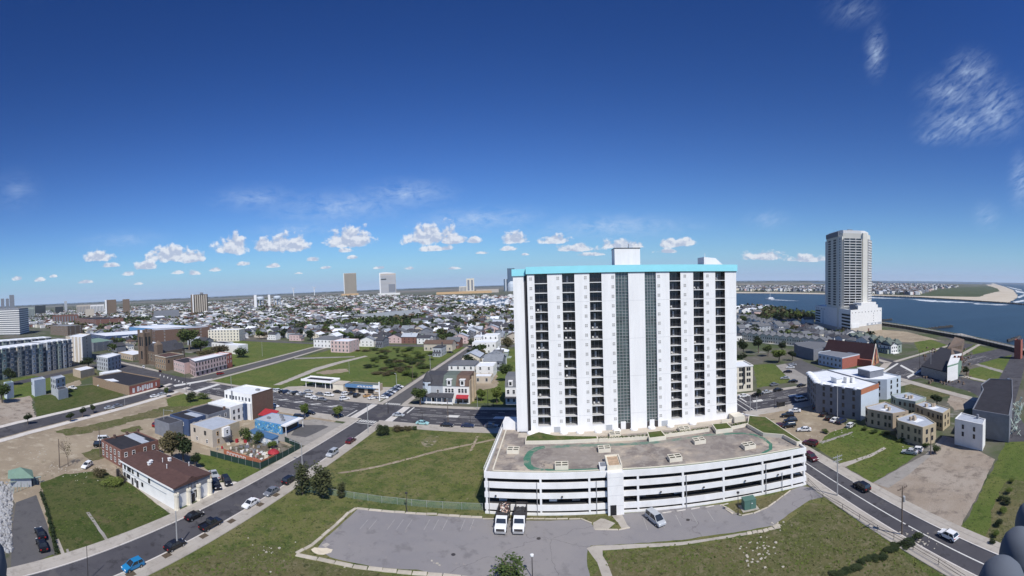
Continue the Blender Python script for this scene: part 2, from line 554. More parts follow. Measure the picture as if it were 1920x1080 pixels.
dm('red_brick', (.34, .115, .085), rough=.9, var=.18, scale=1.5, bump=.2, bscale=9)
dm('tan_brick', (.27, .195, .13), rough=.9, var=.15, scale=1.5, bump=.2, bscale=9)
dm('stone_brown', (.17, .125, .092), rough=.9, var=.25, scale=1.2, bump=.3, bscale=5)
dm('black_roof', (.030, .028, .032), rough=.8, var=.25, scale=.4, bump=.1)
dm('grey_roof', (.22, .235, .255), rough=.8, var=.18, scale=.5, bump=.15)
dm('silver_roof', (.42, .45, .49), rough=.45, var=.12, scale=.6, bump=.08)
dm('white_roof', (.74, .76, .78), rough=.6, var=.10, scale=.35, bump=.08)
dm('brown_roof', (.095, .052, .044), rough=.9, var=.18, scale=1.0, bump=.2, bscale=12)
dm('shingle_grey', (.14, .145, .155), rough=.9, var=.16, scale=.8, bump=.2, bscale=10)
dm('shingle_dark', (.06, .06, .068), rough=.9, var=.2, scale=.8, bump=.2, bscale=10)
dm('shingle_brown', (.13, .085, .065), rough=.9, var=.2, scale=.8, bump=.2, bscale=10)
dm('shingle_green', (.12, .145, .125), rough=.9, var=.15, scale=.8, bump=.2)
dm('blue_metal', (.07, .15, .27), rough=.4, var=.1, scale=1)
dm('green_track', (.06, .20, .14), rough=.85, var=.25, scale=.5)
dm('glass', (.025, .03, .036), rough=.12, var=.3, scale=.8, spec=.8)
dm('blue_glass', (.05, .09, .15), rough=.1, var=.2, scale=.2, spec=1.0)
dm('green_glass', (.085, .12, .12), rough=.15, var=.5, scale=.35, spec=.9)
dm('dark_frame', (.05, .045, .045), rough=.6, var=.1)
dm('metal', (.35, .35, .35), rough=.45, var=.1, metal=.6)
dm('galvanised', (.42, .42, .42), rough=.5, var=.08, metal=.3)
dm('wood_pole', (.13, .10, .08), rough=.9, var=.25, scale=2)
dm('tyre', (.015, .015, .016), rough=.85, var=.1)
dm('hubcap', (.45, .45, .46), rough=.35, var=.05, metal=.6)
dm('lamp_white', (.8, .8, .78), rough=.3, var=.02)
dm('red_glass', (.45, .02, .02), rough=.3, var=.05)
dm('bark', (.14, .105, .08), rough=.95, var=.25, scale=4, bump=.3)
dm('green_screen', (.018, .045, .035), rough=.9, var=.2, scale=2)
dm('wood_fence', (.36, .13, .07), rough=.85, var=.2, scale=2)
dm('lumber', (.44, .34, .22), rough=.85, var=.2, scale=2)
dm('line_paint', (.62, .61, .57), rough=.7, var=.15, scale=2)
dm('utility_green', (.08, .16, .13), rough=.5, var=.08)
dm('red_canvas', (.35, .03, .04), rough=.7, var=.15)
dm('gold_wall', (.48, .42, .36), rough=.6, var=.08)
dm('orange_wall', (.55, .36, .18), rough=.8, var=.1)
dm('rubble', (.36, .33, .29), rough=.95, var=.35, scale=2, bump=.5)
dm('rock', (.09, .085, .08), rough=.95, var=.3, scale=1, bump=.5)
dm('boat_white', (.8, .8, .8), rough=.3, var=.03)
def leaf_mat(name, c, c2, rand=.3):
 m = bpy.data.materials.new(name)
 m.use_nodes = True
 t = m.node_tree
 b = t.nodes['Principled BSDF']
 b.inputs['Roughness'].default_value = .75
 b.inputs['Specular IOR Level'].default_value = .15
 tcn = t.nodes.new('ShaderNodeTexCoord')
 nz = t.nodes.new('ShaderNodeTexNoise')
 nz.inputs['Scale'].default_value = 1.6
 nz.inputs['Detail'].default_value = 5
 t.links.new(tcn.outputs['Object'], nz.inputs['Vector'])
 oi = t.nodes.new('ShaderNodeObjectInfo')
 ad = t.nodes.new('ShaderNodeMath')
 ad.operation = 'MULTIPLY_ADD'
 t.links.new(oi.outputs['Random'], ad.inputs[0])
 ad.inputs[1].default_value = rand
 t.links.new(nz.outputs[0], ad.inputs[2])
 mr = t.nodes.new('ShaderNodeMapRange')
 mr.inputs['From Min'].default_value = .35 + rand * .25
 mr.inputs['From Max'].default_value = .65 + rand * .75
 t.links.new(ad.outputs[0], mr.inputs['Value'])
 mx = t.nodes.new('ShaderNodeMix')
 mx.data_type = 'RGBA'
 t.links.new(mr.outputs[0], mx.inputs[0])
 mx.inputs[6].default_value = tuple(c) + (1,)
 mx.inputs[7].default_value = tuple(c2) + (1,)
 t.links.new(mx.outputs[2], b.inputs['Base Color'])
 MATS[name] = m
 return m
LEAF = leaf_mat('leaf_green', (.036, .062, .018), (.10, .13, .038))
LEAFP = leaf_mat('leaf_olive', (.045, .055, .024), (.11, .115, .05))
LEAFD = leaf_mat('leaf_dark', (.020, .034, .014), (.05, .065, .026))
LEAFB = leaf_mat('leaf_brownish', (.07, .055, .03), (.12, .105, .05))
LEAFY = leaf_mat('leaf_bright', (.07, .11, .02), (.14, .17, .04))
# water: rough blue-green sheet with small waves
WATER = bpy.data.materials.new('water')
WATER.use_nodes = True
_t = WATER.node_tree
_b = _t.nodes['Principled BSDF']
_b.inputs['Roughness'].default_value = .32
_b.inputs['IOR'].default_value = 1.33
_g = _t.nodes.new('ShaderNodeNewGeometry')
_n = _t.nodes.new('ShaderNodeTexNoise')
_n.inputs['Scale'].default_value = .012
_n.inputs['Detail'].default_value = 8
_mp = _t.nodes.new('ShaderNodeMapping')
_mp.inputs['Scale'].default_value = (.5, 1.6, 1)
_mp.inputs['Rotation'].default_value = (0, 0, R(-20))
_t.links.new(_g.outputs['Position'], _mp.inputs[0])
_t.links.new(_mp.outputs[0], _n.inputs['Vector'])
_c = _t.nodes.new('ShaderNodeValToRGB')
_c.color_ramp.elements[0].position = .35
_c.color_ramp.elements[1].position = .7
_c.color_ramp.elements[0].color = (.007, .022, .038, 1)
_c.color_ramp.elements[1].color = (.014, .038, .06, 1)
_t.links.new(_n.outputs[0], _c.inputs[0])
_t.links.new(_c.outputs[0], _b.inputs['Base Color'])
_n2 = _t.nodes.new('ShaderNodeTexNoise')
_n2.inputs['Scale'].default_value = .18
_n2.inputs['Detail'].default_value = 6
_n2.inputs['Roughness'].default_value = .7
_t.links.new(_mp.outputs[0], _n2.inputs['Vector'])
_bp = _t.nodes.new('ShaderNodeBump')
_bp.inputs['Strength'].default_value = .8
_bp.inputs['Distance'].default_value = 1.0
_t.links.new(_n2.outputs[0], _bp.inputs['Height'])
_t.links.new(_bp.outputs[0], _b.inputs['Normal'])
# ------------------------------------------------------------------ the ground and the water
NSH = [0]
def sheet(name, pts, z, m, jit=0.0, step=1.6, kind='structure', parent=None, seed=1):
 NSH[0] += 1
 z += .00035 * (NSH[0] % 10)
 r = random.Random(seed + len(pts))
 if jit:
  q = []
  for i, p in enumerate(pts):
   n = pts[(i + 1) % len(pts)]
   L = math.hypot(n[0] - p[0], n[1] - p[1])
   k = max(1, int(L / step))
   for j in range(k):
    t = j / k
    q.append((p[0] + (n[0] - p[0]) * t + r.uniform(-jit, jit), p[1] + (n[1] - p[1]) * t + r.uniform(-jit, jit)))
  pts = q
 a = sum(pts[i][0] * pts[(i + 1) % len(pts)][1] - pts[(i + 1) % len(pts)][0] * pts[i][1] for i in range(len(pts)))
 if a < 0:
  pts = pts[::-1]
 bmv = MB()
 bmv.v = [(p[0], p[1], z) for p in pts]
 bmv.f = [list(range(len(pts)))]
 bmv.m = [0]
 o = bmv.build(name, m, parent)
 if kind and not parent:
  o['kind'] = kind
 return o
def gp(lst, z=0.0):
 return [G(x, y, z) for x, y in lst]
def rect(x0, y0, x1, y1):
 return [(x0, y0), (x1, y0), (x1, y1), (x0, y1)]
sheet('water', [(60000 * math.cos(t * math.pi / 32), 60000 * math.sin(t * math.pi / 32)) for t in range(64)], -1.2, WATER)
SHORE = gp([(1383, 575), (1430, 579), (1480, 584), (1528, 591)]) + [(322, 420)] + gp([(1653, 602.5), (1703, 609.5), (1743, 616), (1823, 630), (1900, 647), (1960, 663)])
city = SHORE + [(238, 80), (225, -60), (190, -500), (-3000, -2500), (-9000, -1500)] + [AZ(-60, 7000), AZ(150, 6500), AZ(300, 6000), AZ(480, 5200), AZ(640, 4700),
 AZ(780, 4300), AZ(960, 4300), AZ(1060, 3800), AZ(1180, 1900)]
b = MB()
b.prism(city[::-1] if False else city, -2.5, 0.0, 0)
land = b.build('ground', CITYG)
land['kind'] = 'structure'
marsh = [AZ(p, 9900) for p in range(-160, 1600, 80)] + [AZ(p, 2600) for p in range(1560, 1260, -80)] + [AZ(p, 4000) for p in range(1200, -160, -80)]
sheet('marsh', marsh, -1.0, MARSH)
# far tree line at the horizon, ragged top
b = MB()
r5 = random.Random(5)
pxs = [-180 + i * 7 for i in range(int((1660 + 180) / 7))]
top = []
for p in pxs:
 hgt = r5.uniform(13, 26)
 a0, a1, a2, a3 = AZ(p, 9800), AZ(p + 7, 9800), AZ(p + 7, 11500), AZ(p, 11500)
 b.prism([a0, a1, a2, a3], -1, hgt, 0)
tag(b.build('distant_woodland', MATS.get('woods_ground')), 'dark line of mainland woods along the far horizon', 'woodland', kind='stuff')
# bays of open water are simply where the marsh is cut
for q in ([(560, 551.0), (700, 548.2), (860, 543.6), (960, 541.5), (960, 542.6), (860, 545), (700, 549.6), (560, 552.2)],):
 pass
isl = gp([(1300, 549), (1383, 550), (1450, 550.4), (1545, 552), (1640, 555), (1721, 557.5), (1803, 562.5), (1850, 565.5), (1893, 568), (1909, 556), (1900, 544), (1884, 537.5), (1868, 533), (1861, 530.5)], -1.2)
isl += [AZ(1858, 8500), AZ(1700, 8800), AZ(1600, 6500), AZ(1500, 5600), AZ(1383, 5200), AZ(1300, 5000)]
sheet('beach', isl, -.7, BEACH, jit=4, step=30)
inner = gp([(1300, 546.5), (1383, 547.6), (1450, 548), (1545, 549.6), (1640, 552.6), (1721, 555.3), (1745, 555.2), (1800, 556), (1838, 556.6), (1848, 552), (1870, 546), (1862, 540), (1852, 535.5), (1845, 531.5)], -1.2)
inner += [AZ(1840, 8300), AZ(1700, 8500), AZ(1600, 6300), AZ(1500, 5400), AZ(1383, 5000), AZ(1300, 4900)]
sheet('island_town_ground', inner, -.5, MATS['town_ground'], jit=5, step=40)
sheet('dune_scrub', gp([(1722, 554.6), (1735, 550), (1762, 543), (1790, 539.5), (1856, 536.5), (1870, 541), (1874, 546), (1855, 550), (1842, 554), (1832, 556.5), (1790, 556)], -.4), -.3, DUNE, jit=6, step=30)
# groyne along the island's near shore
b = MB()
jp = gp([(1640, 555.5), (1721, 558.2), (1803, 563.3), (1850, 566.4), (1893, 569.2), (1930, 572.5)], -1.2)
for i in range(len(jp) - 1):
 p, q = Vector((*jp[i], 0)), Vector((*jp[i + 1], 0))
 n_ = int((q - p).length / 5)
 for k in range(n_):
  c = p.lerp(q, k / n_)
  s_ = rnd.uniform(2.2, 4)
  b.lathe([(s_, -1.4), (s_ * .9, .6), (s_ * .4, 1.8)], 5, c.x + rnd.uniform(-1, 1), c.y + rnd.uniform(-1, 1))
tag(b.build('rock_jetty', M['rock']), 'long dark rock jetty along the sandy point across the inlet', 'jetty')
# surf: white water lying on the sea
FOAM = ground_mat('foam', [((.10, .16, .2), 0, 0, 0), ((.75, .78, .8), .05, .48, .08)], bump=0)
for k, q in enumerate(([(1700, 560.5), (1744, 562.5), (1775, 564.5), (1803, 566), (1840, 568), (1803, 567.6), (1770, 567), (1740, 565.6)],
     [(1560, 555), (1640, 557.5), (1700, 560.6), (1640, 559.2), (1560, 556.2)],
     [(1820, 568.5), (1870, 570.5), (1893, 571.8), (1870, 572.3), (1830, 570.5)],
     [(1898, 566), (1925, 561), (1925, 564.5), (1905, 568)], [(1906, 557), (1925, 550), (1925, 553), (1911, 559)],
     [(1902, 543), (1925, 549), (1925, 551), (1906, 548)], [(1886, 536.5), (1915, 543), (1918, 545), (1898, 541)])):
 sheet('surf', gp(q, -1.2), -1.1 + .01 * k, FOAM, jit=1.2, step=9, seed=k)
# --- district sheets, metres: camera at the origin, +y up the avenues
Z1, Z2, Z3, Z4, Z5, Z6 = .004, .009, .014, .019, .024, .029
sheet('field', rect(-65, 4, 57, 142), Z1, GRASS)
sheet('dry_field', gp([(1108, 1082), (1150, 1034), (1290, 1024), (1400, 1006), (1470, 980), (1520, 942), (1560, 948), (1640, 1000), (1760, 1090)]), Z1 + .002, GRASSD, jit=.3)
sheet('dry_field', gp([(270, 1082), (420, 1030), (520, 1020), (548, 1044), (660, 1066), (780, 1084)]), Z1 + .002, GRASSD, jit=.6)
sheet('dirt_lot', [(-162, 30), (-84, 30), (-84, 144), (-190, 144), (-184, 100), (-170, 55)], Z1, SAND)
LAWN = ground_mat('dark_lawn', [((.062, .088, .022), 0, 0, 0), ((.10, .105, .04), .07, .5, .12), ((.04, .066, .015), .4, .58, .10), ((.13, .115, .055), .22, .62, .05), ((.03, .045, .013), 1.2, .60, .05), ((.12, .13, .05), 2.4, .60, .05)], bump=1.0, bscale=3)  # own deeper green, with lens edge darkening also put into the colour
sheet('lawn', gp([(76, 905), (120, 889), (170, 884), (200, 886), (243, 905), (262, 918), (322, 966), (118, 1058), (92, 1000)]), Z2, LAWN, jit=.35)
sheet('lawn', gp([(365, 850), (425, 858), (489, 882), (450, 903), (440, 901), (395, 884), (372, 870)]), Z2, GRASSG, jit=.3)
sheet('lawn', gp([(70, 1080), (72, 1052), (100, 1040), (110, 1052), (112, 1062), (80, 1082)]), Z2, GRASSG, jit=.15)
sheet('weeds_patch', gp([(100, 808), (180, 795), (250, 778), (310, 762), (370, 745), (392, 752), (330, 775), (250, 790), (190, 806), (130, 818)]), Z2, GRASSD, jit=.8)
sheet('weeds_patch', gp([(310, 748), (352, 736), (398, 745), (395, 755), (350, 762), (318, 762)]), Z3, GRASSG, jit=.6)
sheet('weeds_patch', gp([(225, 806), (262, 797), (268, 806), (232, 812)]), Z3, GRASSD, jit=.5)
sheet('weeds_patch', gp([(150, 850), (190, 838), (200, 856), (170, 868)]), Z3, GRASSD, jit=.7)
sheet('driveway', gp([(30, 942), (68, 928), (88, 982), (97, 1012), (104, 1038), (70, 1056), (66, 1090), (20, 1090), (22, 1000)]), Z2, ASPHMID)
sheet('footpath', gp([(104, 1012), (110, 1010), (130, 1058), (124, 1062)]), Z3, CONC)
sheet('rubble_ground', gp([(-20, 925), (24, 905), (26, 935), (22, 960), (22, 1030), (-20, 1030)]), Z2, ground_mat('pale_rubble', [((.30, .29, .28), 0, 0, 0), ((.5, .49, .47), .35, .5, .06), ((.12, .12, .12), .5, .62, .04)], bump=1.2, bscale=1.2), jit=.3)
sheet('footpath', gp([(162, 961), (168, 960), (184, 984), (208, 1018), (203, 1020), (180, 988)]), Z3, CONCD, jit=.1)
sheet('footpath', gp([(123, 1030), (127, 1029), (131, 1043), (128, 1044)]), Z3, CONCD, jit=.1)
sheet('footpath', gp([(248, 909), (255, 908), (300, 935), (336, 963), (326, 968), (290, 941)]), Z3, CONC, jit=.08)
sheet('forecourt', gp([(330, 966), (352, 951), (392, 927), (408, 932), (430, 943), (396, 960), (346, 972)]), Z3, CONCW)
sheet('forecourt', gp([(392, 925), (412, 905), (440, 903), (453, 906), (470, 913), (425, 939), (408, 932)]), Z4, CONCW)
# block west of the first avenue, beyond the tree
sheet('yard', gp([(430, 878), (488, 879), (505, 868), (560, 843), (505, 822), (430, 838)]), Z2, ground_mat('yard_soil', [((.13, .11, .085), 0, 0, 0), ((.2, .175, .14), .4, .5, .08), ((.06, .07, .035), .5, .56, .06), ((.3, .27, .23), 1.2, .66, .04)]), jit=.3)
sheet('forecourt', gp([(500, 792), (590, 786), (655, 796), (662, 800), (585, 838), (520, 826)]), Z3, CONCD)
sheet('parking_asphalt', gp([(553, 805), (565, 797), (606, 797), (616, 800), (592, 812), (573, 820), (545, 816)]), Z4, ASPHMID, jit=.1)
# left, beyond the second avenue
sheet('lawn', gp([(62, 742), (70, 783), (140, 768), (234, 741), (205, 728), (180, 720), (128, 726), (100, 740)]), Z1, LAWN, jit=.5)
sheet('lawn', gp([(5, 715), (60, 704), (98, 708), (100, 735), (60, 748), (4, 752)]), Z1, GRASSG, jit=.5)
sheet('dirt_lot', gp([(-10, 752), (58, 742), (66, 784), (0, 800), (-10, 802)]), Z1, GRAVEL, jit=.6)
sheet('dirt_lot', gp([(100, 706), (180, 692), (184, 702), (150, 715), (118, 722)]), Z2, GRASSD, jit=.6)
sheet('dirt_lot', gp([(118, 722), (150, 712), (152, 722), (122, 730)]), Z3, SAND, jit=.6)
# beyond the boulevard
sheet('field', rect(-189, 171.5, -80, 345), Z1, GRASSG)
sheet('field', [(-203, 212), (-270, 236), (-330, 300), (-330, 345), (-214, 345)], Z1, GRASSG, jit=2)
sheet('lawn', rect(-62, 177, 60, 330), Z1, GRASSG, jit=1)
sheet('footpath', gp([(512, 722), (525, 722), (600, 693), (640, 681), (690, 668), (684, 667), (630, 679), (590, 690)]), Z3, CONC, jit=.2)
sheet('footpath', gp([(552, 671), (600, 669.5), (665, 668), (665, 669.6), (600, 672), (552, 673.5)]), Z3, CONCD, jit=.2)
sheet('dirt_patch', gp([(590, 700), (612, 694), (650, 691), (652, 697), (615, 702)]), Z3, SAND, jit=1)
sheet('forecourt', gp([(506, 737), (540, 725), (600, 722), (742, 726), (746, 735), (702, 757), (600, 749)]), Z3, CONC)
sheet('dirt_patch', gp([(880, 700), (930, 695), (935, 725), (890, 735)]), Z3, SAND, jit=.8)
# main block: parking lot, paths
sheet('trodden_path', gp([(632, 887.5), (640, 885), (700, 875), (760, 860), (820, 844), (870, 834), (930, 822), (932, 824), (872, 836.5), (822, 847), (762, 863), (702, 878), (642, 888)]), Z2, SAND, jit=.12, step=.8)
sheet('trodden_path', gp([(893, 818), (897, 818), (886, 845), (880, 846)]), Z2, SAND, jit=.15, step=.8)
sheet('dirt_patch', gp([(795, 818), (822, 817), (812, 840), (790, 836)]), Z2, ground_mat('thin_grass', [((.16, .15, .07), 0, 0, 0), ((.3, .26, .19), .4, .55, .08), ((.07, .09, .03), .6, .55, .08)], bump=.8), jit=.7)
lot = [(594, 1030), (612, 1008), (640, 984), (662, 962), (672, 954), (740, 960), (905, 971), (1000, 971), (1090, 971), (1105, 977), (1110, 985), (1118, 993), (1160, 994), (1175, 985), (1166, 963),
 (1200, 960), (1290, 951), (1350, 946), (1362, 950), (1375, 963), (1388, 967), (1410, 964), (1435, 952), (1452, 943), (1478, 921), (1505, 911), (1520, 914), (1545, 932),
 (1518, 938), (1500, 950), (1478, 965), (1450, 985), (1420, 991), (1330, 1004), (1280, 1012), (1200, 1018), (1108, 1023), (1102, 1028), (1100, 1050), (1108, 1090), (900, 1090), (780, 1068), (700, 1062), (620, 1045)]
sheet('parking_asphalt', gp(lot), Z2, ASPHOLD, jit=.12)
sheet('concrete_patch', gp([(583, 1031), (590, 1027), (612, 1027), (624, 1031), (622, 1036), (606, 1041), (590, 1038)]), Z4, ground_mat('cream_concrete', [((.66, .58, .44), 0, 0, 0), ((.58, .5, .38), .8, .55, .1)], bump=.1), jit=.12, step=.7)
sheet('concrete_patch', gp([(602, 1022), (612, 1018), (619, 1021), (610, 1026)]), Z4, CONC, jit=.08, step=.6)
sheet('footpath', gp([(1144, 963), (1165, 962), (1176, 984), (1182, 990), (1166, 992), (1160, 982)]), Z3, CONC)
sheet('concrete_patch', gp([(1112, 980), (1126, 972), (1134, 973), (1154, 981), (1140, 993), (1114, 993)]), Z4, CONC, jit=.06)
sheet('footpath', gp([(1100, 1028), (1112, 1023), (1190, 1020), (1280, 1016), (1380, 1001), (1450, 990), (1462, 984), (1464, 990), (1400, 1003), (1330, 1014), (1280, 1022), (1200, 1027), (1130, 1032), (1130, 1042), (1140, 1058), (1150, 1085), (1132, 1090), (1120, 1055)]), Z3, CONC)
sheet('verge', gp([(1365, 945), (1450, 928), (1485, 918), (1466, 934), (1440, 951), (1412, 962), (1388, 965), (1378, 961)]), Z3, GRASSD, jit=.1)
sheet('verge', gp([(912, 966), (1090, 964), (1120, 968), (1140, 968), (1160, 980), (1150, 983), (1130, 972), (1108, 980), (1090, 974), (905, 973)]), Z3, GRASSD, jit=.1)
# east of the second avenue
sheet('dirt_lot', gp([(1385, 770), (1420, 768), (1490, 758), (1532, 756), (1560, 780), (1590, 800), (1555, 812), (1528, 838), (1505, 828), (1450, 800)]), Z2, SAND, jit=.3)
sheet('field', gp([(1524, 834), (1560, 806), (1600, 793), (1668, 812), (1702, 832), (1722, 852), (1688, 876), (1635, 905), (1580, 872), (1540, 845)]), Z1, GRASSG, jit=.3)
sheet('footpath', gp([(1572, 870), (1600, 862), (1630, 852), (1658, 838), (1662, 841), (1632, 857), (1602, 868), (1584, 876)]), Z3, CONC, jit=.12)
sheet('footpath', gp([(1536, 829), (1598, 809), (1600, 811), (1542, 832)]), Z3, CONCD, jit=.1)
sheet('dirt_lot', gp([(1636, 907), (1690, 876), (1735, 852), (1768, 817), (1790, 822), (1822, 838), (1866, 861), (1835, 925), (1798, 992), (1740, 963), (1680, 932)]), Z1, GRAVEL, jit=.15)
sheet('driveway', gp([(1637, 905), (1690, 876), (1735, 852), (1768, 817), (1777, 822), (1750, 850), (1700, 893), (1665, 915)]), Z3, CONCD, jit=.1)
sheet('lawn', gp([(1802, 992), (1838, 926), (1870, 862), (1896, 810), (1990, 800), (1990, 1090), (1870, 1032)]), Z1, GRASSG, jit=.3)
sheet('weeds_patch', gp([(1850, 1010), (1862, 950), (1885, 905), (1895, 900), (1990, 905), (1990, 1080), (1880, 1035)]), Z2, GRASSD, jit=.4)
sheet('field', gp([(1694, 712), (1720, 716), (1785, 733), (1782, 742), (1720, 752), (1700, 745)]), Z1, GRASSD, jit=.4)
sheet('dirt_lot', gp([(1788, 735), (1832, 750), (1825, 765), (1790, 770), (1775, 752)]), Z1, GRAVEL, jit=.4)
sheet('field', gp([(1822, 645), (1900, 665), (1892, 690), (1870, 700), (1826, 678)]), Z1, GRASSG, jit=.6)
sheet('field', gp([(1818, 692), (1845, 686), (1895, 702), (1880, 730), (1840, 722), (1815, 712)]), Z1, GRASSG, jit=.6)
sheet('dirt_lot', gp([(1796, 725), (1815, 712), (1845, 722), (1880, 732), (1862, 745), (1830, 738)]), Z1, SAND, jit=.8)
sheet('footpath', gp([(1822, 682), (1824, 679), (1900, 700), (1896, 704)]), Z3, CONCD, jit=.3)
sheet('field', gp([(1712, 640), (1745, 636), (1778, 648), (1765, 656), (1725, 662)]), Z1, GRASSG, jit=.6)
sheet('dirt_lot', gp([(1600, 632), (1650, 618), (1700, 622), (1770, 640), (1745, 637), (1710, 642), (1660, 640)]), Z1, SAND, jit=.8)
sheet('field', gp([(1412, 684), (1450, 682), (1480, 700), (1485, 716), (1420, 727)]), Z2, GRASSG, jit=.5)
sheet('parking_asphalt', gp([(1470, 682), (1500, 674), (1560, 700), (1536, 720), (1528, 716)]), Z2, ASPHMID)
sheet('forecourt', gp([(1455, 685), (1472, 682), (1530, 716), (1500, 722), (1485, 716)]), Z3, CONCD)
# ---- roads with kerbs, paint and pavements
W1, E1 = -76.2, -68.6             # west and east kerb of the first avenue
W2, E2 = 58.9, 65.6               # the second avenue
S_, N_ = 147.0, 168.0             # the boulevard
def road(name, pts, m=ASPH, z=Z3):
 return sheet(name, pts, z, m)
road('boulevard', [(-330, 166), (-330, 188), (-240, 171), (N_ and -189, N_), (600, N_), (600, S_), (-189, S_), (-240, 150)])
road('avenue', rect(W1, -60, E1, S_ - .01), ASPH, Z4)
road('avenue', [(W1, N_), (E1, N_), (E1, 700), (W1 - 3, 700)], ASPHMID, Z4)
road('avenue', rect(W2, -60, E2, S_ - .01), ASPH, Z4)
road('avenue', [(W2, N_), (E2, N_), (E2 + 4, 330), (W2 + 4, 330)], ASPHMID, Z4)
LA = [(-150, 15), (-158, 40), (-163, 53), (-168, 72), (-172, 91), (-177, 117), (-182, 139), (-186, 152)]
LB = [(p[0] - 10.5, p[1] - 2) for p in LA]
road('avenue', LA + LB[::-1], ASPH, Z4)
road('avenue', [(-191, 168), (-201, 169), (-212, 340), (-240, 620), (-228, 620), (-202, 338)], ASPHMID, Z4)
road('street', [(-600, 350), (320, 352), (320, 343), (-600, 341)], ASPHMID, Z5)
road('street', [(-300, 171), (-310, 173), (-262, 60), (-250, 58)], ASPH, Z5)
road('street', [(166, 100), (176, 112), (181, 158), (190, 212), (196, 300), (186, 302), (182, 215), (165, 158), (158, 112), (150, 98)], ASPH, Z5)
road('street', [(158, 168), (181, 158), (240, 181), (280, 195), (277, 207), (240, 197), (184, 184)], ASPH, Z6)
road('street', [(120, 60), (149, 84), (194, 105), (272, 143), (268, 152), (190, 116), (143, 93), (112, 70)], ASPH, Z5)
road('street', [(330, 380), (318, 250), (285, 207), (278, 212), (310, 255), (321, 380)], ASPHMID, Z5)
def kerb_line(parent, pts, w=.18, h=.14, m=None):
 b = MB()
 for i in range(len(pts) - 1):
  p, q = Vector(pts[i]), Vector(pts[i + 1])
  d = (q - p).normalized()
  nn = Vector((-d.y, d.x)) * w
  b.prism([tuple(p), tuple(q), tuple(q + nn), tuple(p + nn)], 0, h)
 o = b.build('kerb', m or CONCW, parent)
 if not parent:
  o['kind'] = 'structure'
 return o
# pavements: a raised slab bed, its separate slabs where they show, and a kerb
slab_mesh = {}
def pavement(x0, x1, y0, y1, kerb_x, slab_to=None, slab_len=2.4, kerb_w=.3, name='pavement'):
 b = MB()
 b.box(x0, y0, 0, x1, y1, .10)
 o = b.build(name, CONC)
 o['kind'] = 'structure'
 if kerb_x is not None:
  s_ = 1 if kerb_x <= x0 + .01 else -1
  b = MB()
  b.box(min(kerb_x, kerb_x - s_ * kerb_w), y0, 0, max(kerb_x, kerb_x - s_ * kerb_w), y1, .14)
  kb = b.build('kerb', CONCW, o)
 if slab_to:
  k = 0
  w = (x1 - x0 - .1) / 2
  y = y0
  while y < slab_to and k < 300:
   for j in range(2):
    key = (round(w, 2), slab_len, k % 3)
    if key not in slab_mesh:
     mb = MB()
     mb.box(.03, .03, 0, w - .03, slab_len - .03, .03)
     slab_mesh[key] = mb.mesh('slab', [CONC, CONCD, CONCW][0 if k % 3 else 0])
    link('slab', slab_mesh[key], o, (x0 + .05 + j * w, y, .10 + rnd.uniform(-.004, .006)))
    k += 1
   y += slab_len
 return o
pavement(W1 - 3.6, W1 - .3, 20, S_ - 2, W1 - .3, 90)
pavement(E1 + .3, E1 + 3.6, 24, S_ - 2, E1 + .3, 90)
pavement(W2 - 3.2, W2 - .3, 26, S_ - 2, W2 - .3, 96)
pavement(E2 + .3, E2 + 3.4, 26, S_ - 2, E2 + .3, 96)
b = MB()
for (x0, x1) in ((-184, W1 - .3), (E1 + .3, W2 - .3), (E2 + .3, 150)):
 b.box(x0, S_ - 5.6, 0, x1, S_, .12)
 b.box(x0, N_, 0, x1, N_ + 3.4, .12)
o = b.build('pavement', CONCW if False else CONC)
o['kind'] = 'structure'
kerb_line(None, [(-184, S_), (W1, S_)])
kerb_line(None, [(E1, S_), (W2, S_)])
kerb_line(None, [(E2, S_), (150, S_)])
kerb_line(None, [(-186, N_), (W1, N_)])
kerb_line(None, [(E1, N_), (W2, N_)])
kerb_line(None, [(E2, N_), (150, N_)])
for xa, xb, y0, y1 in ((W1 - 2.6, W1, 171.5, 520), (E1, E1 + 2.4, 171.5, 520), (W2 - 2, W2, 171.5, 330), (E2, E2 + 2, 171.5, 330)):
 b = MB()
 b.box(xa, y0, 0, xb, y1, .1)
 b.build('pavement', CONC)['kind'] = 'structure'
for off, w in ((1.2, 3.4), (-11.3, -3.2)):
 q = [(p[0] + off, p[1]) for p in LA]
 q2 = [(p[0] + off + w, p[1]) for p in LA]
 b = MB()
 for i in range(len(q) - 1):
  pl = [q[i], q2[i], q2[i + 1], q[i + 1]]
  if w < 0:
   pl = pl[::-1]
  b.prism(pl, 0, .1)
 b.build('pavement', CONCW)['kind'] = 'structure'
for q in ([(-189, 171), (-186, 171), (-199, 340), (-202, 340)], [(-204, 171), (-201.5, 171), (-213, 340), (-216, 340)],
  [(-312, 176), (-238, 171.5), (-238, 175), (-310, 180)], [(-190, 139), (-250, 142), (-250, 147), (-190, 145)],
  [(157, 164), (152, 162), (146, 100), (150, 98)], [(182, 157), (186, 157), (180, 112), (177, 112)], [(184, 186), (281, 209), (281, 212), (184, 189)],
  [(182, 156), (282, 193), (282, 190), (183, 152)], [(155, 168), (180, 186), (178, 190), (152, 172)], [(181, 186), (185, 212), (181, 213), (177, 188)],
  [(330, 245), (300, 190), (286, 190), (320, 250)]):
 b = MB()
 b.prism(q if sum(q[i][0] * q[(i + 1) % 4][1] - q[(i + 1) % 4][0] * q[i][1] for i in range(4)) > 0 else q[::-1], 0, .1)
 b.build('pavement', CONC)['kind'] = 'structure'
